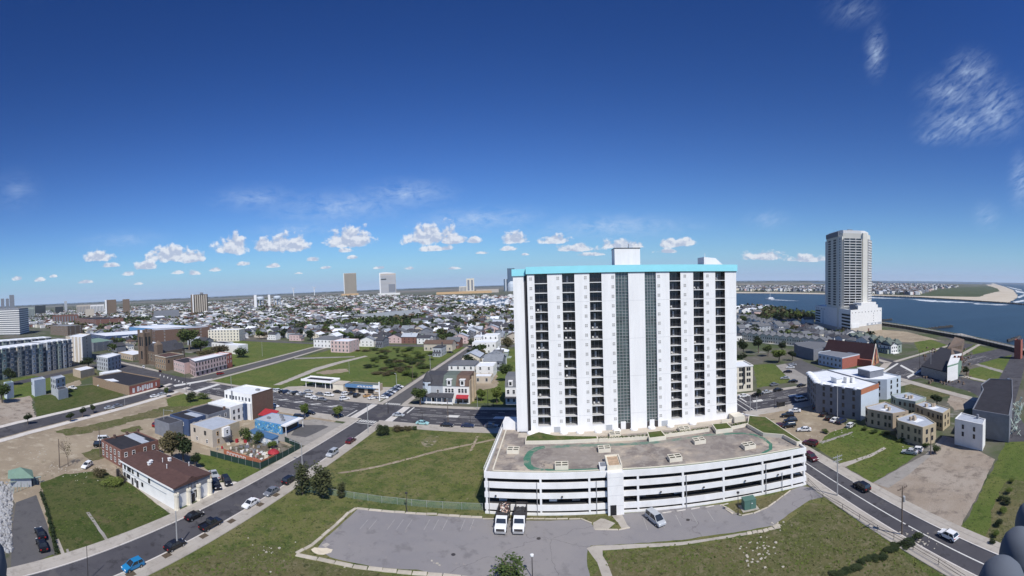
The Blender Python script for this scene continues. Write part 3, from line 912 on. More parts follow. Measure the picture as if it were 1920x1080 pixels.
# paint
b = MB()
def stripe(x0, y0, x1, y1, z=Z6 + .004):
 b.quad((x0, y0, z), (x1, y0, z), (x1, y1, z), (x0, y1, z))
stripe(62.0, 20, 62.28, S_ - 6)
y = 26
while y < 140:
 y += 9
for yl in (150.2, 157.0, 158.6, 164.8):
 if yl in (157.0, 158.6):
  for x0, x1 in ((-180, W1 - 9), (E1 + 9, W2 - 8), (E2 + 6, 240)):
   stripe(x0, yl, x1, yl + .22)
 else:
  x = -180
  while x < 240:
   if not (W1 - 8 < x < E1 + 6 or W2 - 6 < x < E2 + 4):
    stripe(x, yl, x + 2.6, yl + .2)
   x += 7
for yl in (153.6, 161.6):
 x = -178
 while x < 240:
  if not (W1 - 8 < x < E1 + 6 or W2 - 6 < x < E2 + 4):
   stripe(x, yl, x + 2.6, yl + .18)
  x += 7.5
# turning bay hatching
for x0 in range(-170, -90, 9):
 b.quad((x0, 157.3, Z6 + .005), (x0 + 1.6, 157.3, Z6 + .005), (x0 + 4.4, 160.4, Z6 + .005), (x0 + 2.8, 160.4, Z6 + .005))
for x0 in (-45, -27, -9, 75, 92, 110):
 b.quad((x0, 157.2, Z6 + .005), (x0 + 4.5, 157.2, Z6 + .005), (x0 + 4.8, 159.8, Z6 + .005), (x0 + .6, 159.8, Z6 + .005))
# zebra crossings and stop lines at the two junctions
for xa, xb in ((W1, E1), (W2, E2)):
 n_ = 7
 for i in range(n_):
  x0 = xa + .4 + i * (xb - xa - .6) / n_
  stripe(x0, S_ - 3.6, x0 + .62, S_ - .9)
  stripe(x0, N_ + 1.0, x0 + .62, N_ + 3.4)
 stripe(xa + .3, S_ - 5.2, xb - .3, S_ - 4.7)
 for xs in (xa - 5.2, xb + 2.2):
  stripe(xs, S_ + .5, xs + .35, N_ - .5)
  stripe(xs + 2.6, S_ + .5, xs + 2.95, N_ - .5)
 stripe(xa - 7.2, 147.8, xa - 6.6, 157)
 stripe(xb + 6.6, 158.8, xb + 7.2, 167.4)
o = b.build('road_markings', M['line_paint'])
o['kind'] = 'structure'
b = MB()
for (xs, xe) in ((W1 - 4.85, W1 - 2.6), (E1 + 2.55, E1 + 4.8)):
 b.quad((xs, S_ + .5, Z6), (xe, S_ + .5, Z6), (xe, N_ - .5, Z6), (xs, N_ - .5, Z6))
o = b.build('crossing_surface', CONCW)
o['kind'] = 'structure'
# fresh dark asphalt in the middle of the crossings
sheet('asphalt_patch', rect(W1 - .5, S_ + 1, E1 + .5, N_ - 1), Z6, ASPH)
# left crossing
b = MB()
pq = gp([(325, 722), (398, 710), (400, 712), (328, 725)])
b.quad(*[(p[0], p[1], Z6 + .006) for p in pq])
pq = gp([(345, 738), (412, 718), (416, 720), (352, 741)])
b.quad(*[(p[0], p[1], Z6 + .006) for p in pq])
for i in range(9):
 xx = 300 + i * 7
 pq = gp([(xx, 702 + i * 2.2), (xx + 1.5, 702.3 + i * 2.2), (xx + .7, 705.4 + i * 2.2), (xx - .8, 705.1 + i * 2.2)])
 b.quad(*[(p[0], p[1], Z6 + .006) for p in pq])
pq = gp([(1655, 697), (1682, 681), (1685, 682), (1659, 699)])
b.quad(*[(p[0], p[1], Z6 + .02) for p in pq])
pq = gp([(1700, 706), (1728, 692), (1731, 694), (1703, 709)])
b.quad(*[(p[0], p[1], Z6 + .02) for p in pq])
pq = gp([(1690, 684), (1718, 699), (1715, 701), (1687, 686)])
b.quad(*[(p[0], p[1], Z6 + .02) for p in pq])
o = b.build('road_markings', M['line_paint'])
o['kind'] = 'structure'
# dark tree pits let into the east pavement of the first avenue
for q in ((434, 977), (488, 946), (518, 928), (382, 1005), (313, 1041), (245, 1077)):
 p = G(q[0], q[1], .13)
 b = MB()
 b.box(p[0] - .65, p[1] - .9, .11, p[0] + .65, p[1] + .9, .145)
 b.build('tree_pit', mat('pit_soil', (.10, .075, .05), var=.3, scale=4))['kind'] = 'structure'
b = MB()
for i in range(13):
 p_ = G(690 + i * 16.5, 974)
 q_ = (p_[0] + .1, p_[1] - 4.2)
 if i % 4 != 2:
  b.quad((p_[0], q_[1], Z5), (p_[0] + .12, q_[1], Z5), (p_[0] + .12, p_[1], Z5), (p_[0], p_[1], Z5))
for i in range(5):
 p_ = G(1206 + i * 30, 972 - i * 3.5)
 b.quad((p_[0], p_[1] - 4.4, Z5), (p_[0] + .12, p_[1] - 4.4, Z5), (p_[0] + .12, p_[1], Z5), (p_[0], p_[1], Z5))
o = b.build('bay_lines', mat('faded_paint', (.33, .32, .30), var=.25, scale=3))
o['kind'] = 'structure'
# parking lot stripes beside the garage
b = MB()
for i in range(6):
 p = G(1215 + i * 27, 966 - i * 3.6)
 b.box(p[0], p[1] - .1, 0, p[0] + 2.0, p[1] + .12, .12)
tag(b.build('wheel_stop', CONCW), 'row of white concrete wheel stops under the garage wall', 'wheel stops', kind='stuff')
# kerb stones edging the car park, one by one where they show
km = {}
def kerbstones(pts, L0=2.6, w=.85, h=.16, gap=.12, name='edging'):
 root = empty(name, (0, 0, 0))
 root['kind'] = 'structure'
 for i in range(len(pts) - 1):
  p, q = Vector(pts[i]), Vector(pts[i + 1])
  L = (q - p).length
  n_ = max(1, round(L / L0))
  ln = L / n_
  a = math.atan2((q - p).y, (q - p).x)
  key = round(ln, 2)
  if key not in km:
   mb = MB()
   mb.prism([(gap / 2, -w / 2), (ln - gap / 2, -w / 2 + .04), (ln - gap / 2 - .05, w / 2), (gap / 2 + .06, w / 2 - .03)], 0, h)
   km[key] = mb.mesh('kerbstone', mat('edging_stone', (.47, .42, .34), var=.16, scale=.6, objrand=.15))
  for k in range(n_):
   c = p.lerp(q, k / n_)
   o = link('kerbstone', km[key], root, (c.x + rnd.uniform(-.06, .06), c.y + rnd.uniform(-.06, .06), rnd.uniform(-.02, .02)), a + rnd.uniform(-.03, .03))
 return root
kerbstones(gp([(555, 1038), (585, 1022), (604, 1006), (632, 982), (655, 961), (668, 953), (740, 960), (820, 965), (905, 971)]), w=.7)
kerbstones(gp([(555, 1040), (595, 1048), (628, 1055), (662, 1062), (745, 1072), (830, 1079), (900, 1087)]), w=.95, L0=3.2)
kerbstones(gp([(1115, 993), (1160, 994), (1182, 990)]), w=.3)
kerbstones(gp([(1352, 946), (1362, 953), (1376, 963), (1390, 967), (1412, 963), (1440, 951), (1482, 920)]), w=.3)
kerbstones(gp([(905, 973), (1000, 973), (1088, 973), (1110, 982)]), w=.3)
kerbstones(gp([(1400, 1001), (1430, 996), (1450, 990), (1462, 984)]), w=.9, L0=1.2)
for px_, py_ in ((300, 1052), (286, 1022), (560, 880), (690, 800), (1640, 945), (1700, 985), (1580, 905), (760, 775), (1010, 1010), (1290, 975), (850, 1040)):
 p = G(px_, py_)
 b = MB()
 b.lathe([(.42, 0), (.42, .012)], 14)
 o = b.build('manhole_cover', M['dark_frame'])
 o.location = (p[0], p[1], .031)
 o['kind'] = 'structure'
# ------------------------------------------------------------------ windows and buildings
_wm = {}
def win_mesh(w, h, frame='white_paint', glass='glass', style='sash'):
 k = (round(w, 2), round(h, 2), frame, glass, style)
 if k in _wm:
  return _wm[k]
 b = MB()
 f = min(.12, w * .12)
 if style == 'vent':
  b.box(-w / 2, -.04, 0, w / 2, .05, h, 0)
 else:
  b.box(-w / 2 - .02, -.03, -.02, w / 2 + .02, .06, h + .02, 1)
  b.box(-w / 2 - f, -.07, -f, -w / 2, .05, h + f, 0)
  b.box(w / 2, -.07, -f, w / 2 + f, .05, h + f, 0)
  b.box(-w / 2, -.07, h, w / 2, .05, h + f, 0)
  b.box(-w / 2, -.10, -f, w / 2, .05, 0, 0)
  if style == 'sash':
   b.box(-w / 2, -.055, h * .5 - .03, w / 2, .05, h * .5 + .04, 0)
  elif style == 'pair':
   b.box(-.05, -.055, 0, .05, .05, h, 0)
  elif style == 'grid':
   b.box(-.04, -.055, 0, .04, .05, h, 0)
   b.box(-w / 2, -.056, h * .5 - .03, w / 2, .05, h * .5 + .04, 0)
 me = b.mesh('window', [M[frame], M[glass]])
 _wm[k] = me
 return me
_dm_ = {}
def door_mesh(w, h, c='dark_frame', f='white_paint'):
 k = (w, h, c, f)
 if k not in _dm_:
  b = MB()
  b.box(-w / 2, -.04, 0, w / 2, .05, h, 1)
  b.box(-w / 2 - .1, -.08, 0, -w / 2, .05, h + .1, 0)
  b.box(w / 2, -.08, 0, w / 2 + .1, .05, h + .1, 0)
  b.box(-w / 2, -.08, h, w / 2, .05, h + .1, 0)
  b.box(w / 2 - .15, -.09, h * .45, w / 2 - .08, -.03, h * .48, 0)
  _dm_[k] = b.mesh('door', [M[f], M[c]])
 return _dm_[k]
def ccw(poly):
 a = sum(poly[i][0] * poly[(i + 1) % len(poly)][1] - poly[(i + 1) % len(poly)][0] * poly[i][1] for i in range(len(poly)))
 return poly if a > 0 else poly[::-1]
class Bld:
 """a building: walls on a footprint, a roof, windows set edge by edge (edge i runs from corner i to corner i+1, counter-clockwise)"""
 def __init__(s, name, label, cat, poly, H, wall, roof=None, rkind='flat', group=None, par=.45, z0=0.0, over=.35, rh=2.2, ridge='x', cornice=None):
  cx = sum(p[0] for p in poly) / len(poly)
  cy = sum(p[1] for p in poly) / len(poly)
  s.root = empty(name, (cx, cy, z0), 0, label, cat, group)
  s.c = (cx, cy)
  s.z0 = z0
  s.P = [(p[0] - cx, p[1] - cy) for p in poly]
  s.H = H
  s.wall, s.roofm = wall, roof
  b = MB()
  b.prism(s.P, 0, H if rkind != 'flat' else H - par)
  if rkind == 'flat':
   n = len(s.P)
   ins = s.inset(.28)
   for i in range(n):
    j = (i + 1) % n
    b.prism([s.P[i], s.P[j], ins[j], ins[i]], H - par, H)
  s.wallo = b.build('wall', M[wall], s.root)
  if rkind == 'flat':
   b = MB()
   b.prism(s.inset(.285), H - par - .02, H - par + .05)
   s.roofo = b.build('roof', M[roof], s.root)
  elif rkind in ('gable', 'hip'):
   x0, x1 = min(p[0] for p in s.P), max(p[0] for p in s.P)
   y0, y1 = min(p[1] for p in s.P), max(p[1] for p in s.P)
   s.roofo = gable(x0, x1, y0, y1, H, rh, over, ridge, rkind == 'hip', M[roof], M[wall], s.root)
  if cornice:
   b = MB()
   n = len(s.P)
   o_ = s.inset(-.22)
   for i in range(n):
    j = (i + 1) % n
    b.prism([o_[i], o_[j], s.P[j], s.P[i]], H - .35, H + .08)
   b.build('cornice', M[cornice], s.root)
 def inset(s, d):
  n = len(s.P)
  out_ = []
  for i in range(n):
   p0, p1, p2 = Vector(s.P[i - 1]), Vector(s.P[i]), Vector(s.P[(i + 1) % n])
   e1, e2 = (p1 - p0).normalized(), (p2 - p1).normalized()
   n1, n2 = Vector((-e1.y, e1.x)), Vector((-e2.y, e2.x))
   k = 1 + n1.dot(n2)
   q = p1 + (n1 + n2) * (d / max(k, .2))
   out_.append((q.x, q.y))
  return out_
 def at(s, e, t, z, off=0.0):
  p, q = Vector(s.P[e]), Vector(s.P[(e + 1) % len(s.P)])
  d = q - p
  a = math.atan2(d.y, d.x)
  nn = Vector((d.y, -d.x)).normalized()
  c = p + d * t + nn * off
  return (c.x, c.y, z), a
 def win(s, e, ts, zs, w, h, frame='white_paint', glass='glass', style='sash', name='window'):
  me = win_mesh(w, h, frame, glass, style)
  if isinstance(ts, int):
   ts = [(i + .5) / ts for i in range(ts)]
  for z in zs:
   for t in ts:
    loc, a = s.at(e, t, z)
    link(name, me, s.root, loc, a)
  return s
 def door(s, e, t, w=1.1, h=2.1, c='dark_frame', z=0):
  loc, a = s.at(e, t, z)
  link('door', door_mesh(w, h, c), s.root, loc, a)
  return s
 def part(s, name, b, m, parent=None):
  return b.build(name, m, parent or s.root)
def gable(x0, x1, y0, y1, H, rh, over, ridge, hip, roofm, wallm, parent):
 b = MB()
 th = .16
 if ridge == 'x':
  ym = (y0 + y1) / 2
  hx = (y1 - y0) / 2 if hip else 0
  a0, a1 = x0 - over, x1 + over
  c0, c1 = y0 - over, y1 + over
  zl = H - over * rh / ((y1 - y0) / 2)
  r0, r1 = (x0 + hx, x1 - hx) if hip else (a0, a1)
  vs = [(a0, c0, zl), (a1, c0, zl), (a1, c1, zl), (a0, c1, zl), (r0, ym, H + rh), (r1, ym, H + rh)]
 else:
  xm = (x0 + x1) / 2
  hy = (x1 - x0) / 2 if hip else 0
  a0, a1 = x0 - over, x1 + over
  c0, c1 = y0 - over, y1 + over
  zl = H - over * rh / ((x1 - x0) / 2)
  r0, r1 = (y0 + hy, y1 - hy) if hip else (c0, c1)
  vs = [(a1, c0, zl), (a1, c1, zl), (a0, c1, zl), (a0, c0, zl), (xm, r0, H + rh), (xm, r1, H + rh)]
 top = [(v[0], v[1], v[2] + th) for v in vs]
 allv = vs + top
 fs = [(6, 7, 11, 10), (8, 9, 10, 11), (1, 0, 4, 5), (3, 2, 5, 4), (0, 1, 7, 6), (1, 2, 8, 7), (2, 3, 9, 8), (3, 0, 6, 9)]
 if hip:
  fs += [(9, 6, 10), (7, 8, 11), (0, 3, 4), (2, 1, 5)]
 else:
  fs += [(0, 6, 10, 4), (3, 4, 10, 9), (1, 5, 11, 7), (2, 8, 11, 5)]
 b.add(allv, fs)
 o = b.build('roof', roofm, parent)
 if not hip:
  b = MB()
  if ridge == 'x':
   for xa in (x0, x1 - .12):
    b.add([(xa, y0, H), (xa, y1, H), (xa, (y0 + y1) / 2, H + rh - .02), (xa + .12, y0, H), (xa + .12, y1, H), (xa + .12, (y0 + y1) / 2, H + rh - .02)],
     [(0, 2, 1), (3, 4, 5), (0, 3, 5, 2), (1, 2, 5, 4)])
  else:
   for ya in (y0, y1 - .12):
    b.add([(x0, ya, H), (x1, ya, H), ((x0 + x1) / 2, ya, H + rh - .02), (x0, ya + .12, H), (x1, ya + .12, H), ((x0 + x1) / 2, ya + .12, H + rh - .02)],
     [(0, 1, 2), (3, 5, 4), (0, 2, 5, 3), (1, 4, 5, 2)])
  b.build('gable_wall', wallm, parent)
 return o
def rp(x0, x1, y0, y1):
 return [(x0, y0), (x1, y0), (x1, y1), (x0, y1)]
# ------------------------------------------------------------------ cars
CARPAINT = {'black': (.012, .012, .014), 'white': (.78, .78, .77), 'silver': (.42, .44, .46), 'grey': (.17, .18, .20), 'navy': (.015, .025, .07), 'red': (.25, .015, .015),
   'maroon': (.09, .012, .018), 'blue': (.02, .20, .42), 'teal': (.35, .6, .6), 'beige': (.45, .38, .28), 'gold': (.5, .3, .12)}
for k_, c_ in CARPAINT.items():
 M['car_' + k_] = mat('car_' + k_, c_, rough=.25, var=.03, scale=.5, spec=.6)
_cm = {}
def car_meshes(kind, col):
 k = (kind, col)
 if k in _cm:
  return _cm[k]
 L, W, Hh = {'sedan': (4.7, 1.82, 1.42), 'suv': (4.8, 1.92, 1.75), 'hatch': (4.2, 1.78, 1.5), 'pickup': (5.6, 1.98, 1.85), 'van': (5.1, 1.95, 1.95)}[kind]
 # profile of the body (x along the length, front at +x), and of the cabin
 if kind == 'sedan':
  body = [(-L / 2, .35), (-L / 2, .88), (-L / 2 + .25, .98), (-1.15, 1.0), (.95, .95), (L / 2 - .25, .78), (L / 2, .6), (L / 2, .35)]
  cab = [(-1.75, .97), (-1.05, Hh), (.35, Hh), (1.15, .94)]
 elif kind == 'hatch':
  body = [(-L / 2, .38), (-L / 2, .95), (-L / 2 + .1, 1.0), (.85, .98), (L / 2 - .2, .8), (L / 2, .62), (L / 2, .35)]
  cab = [(-2.0, .98), (-1.65, Hh), (.15, Hh), (1.0, .96)]
 elif kind == 'suv':
  body = [(-L / 2, .45), (-L / 2, 1.1), (-2.2, 1.15), (1.15, 1.12), (L / 2 - .2, 1.0), (L / 2, .8), (L / 2, .42)]
  cab = [(-2.28, 1.12), (-2.0, Hh), (.4, Hh), (1.2, 1.1)]
 elif kind == 'van':
  body = [(-L / 2, .4), (-L / 2, 1.15), (1.4, 1.12), (L / 2 - .15, .95), (L / 2, .75), (L / 2, .4)]
  cab = [(-2.5, 1.12), (-2.35, Hh), (.8, Hh), (1.75, 1.1)]
 else:
  body = [(-L / 2, .55), (-L / 2, 1.12), (-.55, 1.12), (1.45, 1.12), (L / 2 - .15, 1.02), (L / 2, .85), (L / 2, .5)]
  cab = [(-.65, 1.1), (-.45, Hh), (.7, Hh), (1.4, 1.1)]
 b = MB()
 n = len(body)
 def ring(prof, w, w2=None, zc=None):
  return [(x, -w if w2 is None or z < zc else -w2, z) for x, z in prof]
 w = W / 2
 prof = body
 vs = [(x, -w + (.06 if abs(x) > L / 2 - .3 else 0), z) for x, z in prof] + [(x, w - (.06 if abs(x) > L / 2 - .3 else 0), z) for x, z in prof]
 fs = [(i, (i + 1) % n, n + (i + 1) % n, n + i)[::-1] for i in range(n)] + [tuple(range(n))[::-1], tuple(range(n, 2 * n))]
 fs = [f[::-1] for f in fs]
 b.add(vs, fs, 0)
 # roof panel
 (xa, za), (xb, zb), (xc, zc), (xd, zd) = cab
 t = .16
 b.add([(xb, -w + t + .06, zb), (xc, -w + t + .06, zc), (xc, w - t - .06, zc), (xb, w - t - .06, zb),
  (xb + .02, -w + t + .1, zb + .05), (xc - .02, -w + t + .1, zc + .05), (xc - .02, w - t - .1, zc + .05), (xb + .02, w - t - .1, zb + .05)],
  [(0, 3, 2, 1), (4, 5, 6, 7), (0, 1, 5, 4), (1, 2, 6, 5), (2, 3, 7, 6), (3, 0, 4, 7)], 0)
 # pillars
 for sgn in (-1, 1):
  yb, yt = sgn * (w - .05), sgn * (w - t - .06)
  xm = (xb + xc) / 2
  for (p, q) in (((xa, za), (xb, zb)), ((xd, zd), (xc, zc)), ((xm, za), (xm, zb))):
   b.tube((p[0], yb, p[1] - .02), (q[0], yt, q[1]), .055, n=4, m=0)
 if kind == 'pickup':
  b.box(-L / 2, -w, 1.12, -.7, -w + .1, 1.3, 0)
  b.box(-L / 2, w - .1, 1.12, -.7, w, 1.3, 0)
  b.box(-L / 2, -w + .1, 1.12, -L / 2 + .1, w - .1, 1.3, 0)
 bm_ = b.mesh('body', M['car_' + col])
 g = MB()
 gi = .02
 v = [(xa + gi, -w + .07, za), (xd - gi, -w + .07, zd), (xd - gi, w - .07, zd), (xa + gi, w - .07, za),
  (xb, -w + t + .07, zb), (xc, -w + t + .07, zc), (xc, w - t - .07, zc), (xb, w - t - .07, zb)]
 g.add(v, [(0, 3, 2, 1), (4, 5, 6, 7), (0, 1, 5, 4), (1, 2, 6, 5), (2, 3, 7, 6), (3, 0, 4, 7)])
 gm = g.mesh('windows', M['glass'])
 wh = MB()
 wh.tube((0, -.11, 0), (0, .11, 0), .34, n=12, m=0)
 wh.tube((0, -.125, 0), (0, .125, 0), .19, n=8, m=1)
 wm = wh.mesh('wheel', [M['tyre'], M['hubcap']])
 hl = MB()
 hl.box(-.05, -.19, -.08, .03, .19, .08)
 hm = hl.mesh('headlight', M['lamp_white'])
 tl = MB()
 tl.box(-.03, -.15, -.1, .05, .15, .1)
 tm = tl.mesh('tail_light', M['red_glass'])
 r = (bm_, gm, wm, hm, tm, L, W, body[2 if kind != 'van' else 1][1] - .18)
 _cm[k] = r
 return r
def car(kind, col, x, y, rz, label, group=None, detail=True, z=.03):
 """rz: heading, front towards local +x"""
 bm_, gm, wm, hm, tm, L, W, lz = car_meshes(kind, col)
 root = empty('car' if kind in ('sedan', 'hatch') else {'suv': 'suv', 'pickup': 'pickup_truck', 'van': 'van'}[kind], (x, y, z), rz, label, {'pickup': 'pickup truck', 'van': 'van', 'suv': 'suv'}.get(kind, 'car'), group)
 link('body', bm_, root)
 link('windows', gm, root)
 for sx in (-1, 1):
  for sy in (-1, 1):
   link('wheel', wm, root, (sx * L * .31, sy * (W / 2 - .08), .34))
 if detail:
  for sy in (-1, 1):
   link('headlight', hm, root, (L / 2 - .02, sy * (W / 2 - .3), lz - .12))
   link('tail_light', tm, root, (-L / 2 + .0, sy * (W / 2 - .26), lz))
 return root
# ------------------------------------------------------------------ plants
def leafcard(b, c, s, r):
 a, e = r.uniform(0, 6.283), r.uniform(-.9, .9)
 u = Vector((math.cos(a), math.sin(a), r.uniform(-.5, .5))).normalized()
 v = u.cross(Vector((r.uniform(-1, 1), r.uniform(-1, 1), r.uniform(.2, 1)))).normalized()
 p = [c + u * s * .5, c + v * s * .35, c - u * s * .5, c - v * s * .35]
 b.add(p, [(0, 1, 2, 3)])
def crown_mesh(seed, rx, rz, n, ls, lobes=9, m=None, zc=0.0, hollow=.55, flat=1.0):
 r = random.Random(seed)
 b = MB()
 L = []
 for i in range(lobes):
  a = r.uniform(0, 6.283)
  d = r.uniform(.15, .62) * rx
  L.append((Vector((math.cos(a) * d, math.sin(a) * d, r.uniform(-.5, .62) * rz)), r.uniform(.32, .55) * rx))
 for i in range(n):
  c, s = L[r.randrange(lobes)]
  v = Vector((r.gauss(0, 1), r.gauss(0, 1), r.gauss(0, 1) * flat)).normalized() * s * r.uniform(hollow, 1.08)
  p = c + v
  p.z = p.z * rz / rx + zc
  leafcard(b, p, ls * r.uniform(.6, 1.3), r)
 return b.mesh('crown', m or LEAF)
def trunk_mesh(seed, h, r0, branches=5, reach=1.2):
 r = random.Random(seed)
 b = MB()
 p = Vector((0, 0, -.1))
 q = Vector((r.uniform(-.15, .15), r.uniform(-.15, .15), h * .55))
 b.tube(p, q, r0, r0 * .7, 7)
 t = Vector((r.uniform(-.3, .3), r.uniform(-.3, .3), h))
 b.tube(q, t, r0 * .7, r0 * .3, 6)
 for i in range(branches):
  a = 6.283 * i / branches + r.uniform(-.4, .4)
  s = q.lerp(t, r.uniform(0, .6))
  e = s + Vector((math.cos(a) * reach, math.sin(a) * reach, reach * r.uniform(.5, 1)))
  b.tube(s, e, r0 * .4, r0 * .12, 5)
  for j in range(2):
   e2 = e + Vector((r.uniform(-.5, .5), r.uniform(-.5, .5), r.uniform(.2, .6))) * reach * .8
   b.tube(s.lerp(e, .7), e2, r0 * .15, r0 * .05, 4)
 return b.mesh('trunk', M['bark'])
def bare_mesh(seed, h, r0):
 r = random.Random(seed)
 b = MB()
 def grow(p, d, ln, rad, k):
  q = p + d * ln
  b.tube(p, q, rad, rad * .6, 5 if k < 2 else 3)
  if k >= 4:
   return
  for i in range(3):
   nd = (d + Vector((r.uniform(-.7, .7), r.uniform(-.7, .7), r.uniform(-.1, .5)))).normalized()
   grow(q, nd, ln * r.uniform(.6, .8), rad * .55, k + 1)
 grow(Vector((0, 0, -.1)), Vector((.05, 0, 1)), h * .33, r0, 0)
 return b.mesh('trunk', M['bark'])
TREE = {}
def tree(kind, x, y, h, label, group=None, name='tree', cat='tree', z=0.0, nocrownpart=False):
 """tree prototypes are 6 m high; copies are scaled"""
 if kind not in TREE:
  sd_ = sum(ord(c_) for c_ in kind)
  if kind.startswith('broad'):
   m_ = {'0': LEAF, '1': LEAFD, '2': LEAFY, '3': LEAFB}[kind[-1]]
   TREE[kind] = (crown_mesh(sd_, 2.5, 2.0, 2300, .42, 11, m_, 3.9), trunk_mesh(sd_, 4.2, .2, 6, 1.1))
  elif kind.startswith('pine'):
   TREE[kind] = (crown_mesh(sd_, 1.6, 2.5, 1500, .34, 15, LEAFP, 3.5, .3), trunk_mesh(sd_, 5.0, .16, 6, .8))
  elif kind.startswith('open'):
   TREE[kind] = (crown_mesh(sd_, 2.3, 2.2, 750, .36, 14, LEAF if kind[-1] == '0' else LEAFY, 3.8, .3), trunk_mesh(sd_, 4.8, .14, 9, 1.3))
  elif kind.startswith('sparse'):
   TREE[kind] = (crown_mesh(sd_, 1.9, 2.2, 260, .25, 14, LEAFB, 3.8, .2), bare_mesh(sd_, 6, .13))
  elif kind.startswith('shrub'):
   m_ = {'0': LEAF, '1': LEAFD, '2': LEAFY, '3': LEAFB}[kind[-1]]
   TREE[kind] = (crown_mesh(sd_, 3.4, 2.4, 1300, .5, 9, m_, 2.2, .4), trunk_mesh(sd_, 2.2, .12, 6, 1.3))
  elif kind.startswith('far'):
   m_ = {'0': LEAF, '1': LEAFD, '2': LEAFY, '3': LEAFB}[kind[-1]]
   TREE[kind] = (crown_mesh(sd_, 3.0, 2.3, 420, 1.0, 9, m_, 3.6, .5), trunk_mesh(sd_, 3.2, .25, 0, 1))
 cm, tm = TREE[kind]
 r = empty(name, (x, y, z), rnd.uniform(0, 6.28), label, cat, group)
 k = h / 6
 r.scale = (k * rnd.uniform(.9, 1.12), k * rnd.uniform(.9, 1.12), k)
 link('crown', cm, r)
 link('trunk', tm, r)
 return r
CARQ = []
# ------------------------------------------------------------------ the white apartment tower
YT, XL, XR, ZB, ZT = 117.0, -9.4, 50.3, 8.8, 52.7
NF = 16
FH = (ZT - 10.75) / NF
tw = empty('apartment_tower', (20.4, YT, 0), 0, 'tall white apartment tower with bright blue roof band and dark balcony columns above the garage', 'apartment tower')
def T(b, name, m, parent=None):
 b.v = [(x - 20.4, y - YT, z) for x, y, z in b.v]
 return b.build(name, m, parent or tw)
BAL = [(-7.4, -3.9), (.15, 3.5), (7.6, 10.9), (30.0, 33.2), (37.0, 40.1), (43.7, 46.7)]
STR = [(14.7, 18.3), (22.9, 26.1)]
cuts = sorted(BAL + STR)
b = MB()
b.box(XL, YT + 1.7, 0, XR, YT + 18, ZT)
T(b, 'core', M['tower_white'])
xs = [XL] + [v for c in cuts for v in c] + [XR]
for i in range(0, len(xs), 2):
 b = MB()
 b.box(xs[i], YT, ZB if i else 0, xs[i + 1], YT + 1.69, ZT)
 # shallow joints between the precast panels
 T(b, 'pier', M['tower_white'])
b = MB()
for i in range(0, len(xs), 2):
 for k in range(1, NF, 4):
  z = 10.75 + k * FH
  b.box(xs[i] + .05, YT - .012, z, xs[i + 1] - .05, YT - .002, z + .05)
T(b, 'panel_joint', mat('joint_grey', (.5, .5, .5), var=.05))
b = MB()
b.box(-13.4, YT + 1.2, 8.8, -10.3, YT + 16.5, ZT - .4)
T(b, 'side_wing', M['tower_white'])
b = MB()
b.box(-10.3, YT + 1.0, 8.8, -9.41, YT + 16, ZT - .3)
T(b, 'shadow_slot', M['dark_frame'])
b = MB()
b.box(-13.7, YT + .9, ZT - .4, -9.9, YT + 17, ZT + 1.5)
T(b, 'roof_band', M['tower_band'])
b = MB()
b.box(XL - .3, YT - .35, ZT + .002, XR + .3, YT + 18.3, ZT + 1.95)
b.box(XL + .2, YT + .2, ZT + 1.95, XR - .2, YT + 17.8, ZT + 1.96, 1)
T(b, 'roof_band', [M['tower_band'], M['grey_roof']])
b = MB()
b.box(XL - .1, YT - .2, ZT - .12, XR + .1, YT + 1, ZT)
T(b, 'roof_band_trim', M['dark_frame'])
b = MB()
b.box(14.9, YT + 2, ZT + 1.96, 22.1, YT + 9, 59.3)
b.box(14.8, YT + 1.9, 59.3, 22.2, YT + 9.1, 59.5, 1)
b.tube((19, YT + 3, 59.5), (19, YT + 3, 60.6), .06, m=1)
ph = T(b, 'penthouse', [M['tower_white'], M['dark_frame']])
b = MB()
b.add([(41, YT + 2, 54.65), (46.9, YT + 2, 54.65), (44.6, YT + 2, 56.6), (41, YT + 2, 56.9), (41, YT + 8, 54.65), (46.9, YT + 8, 54.65), (44.6, YT + 8, 56.6), (41, YT + 8, 56.9)],
 [(0, 1, 2, 3), (5, 4, 7, 6), (3, 2, 6, 7), (1, 5, 6, 2), (4, 0, 3, 7)])
b.tube((41.6, YT + 3, 56.8), (41.6, YT + 3, 58), .06)
T(b, 'stair_head', [M['tower_white']])
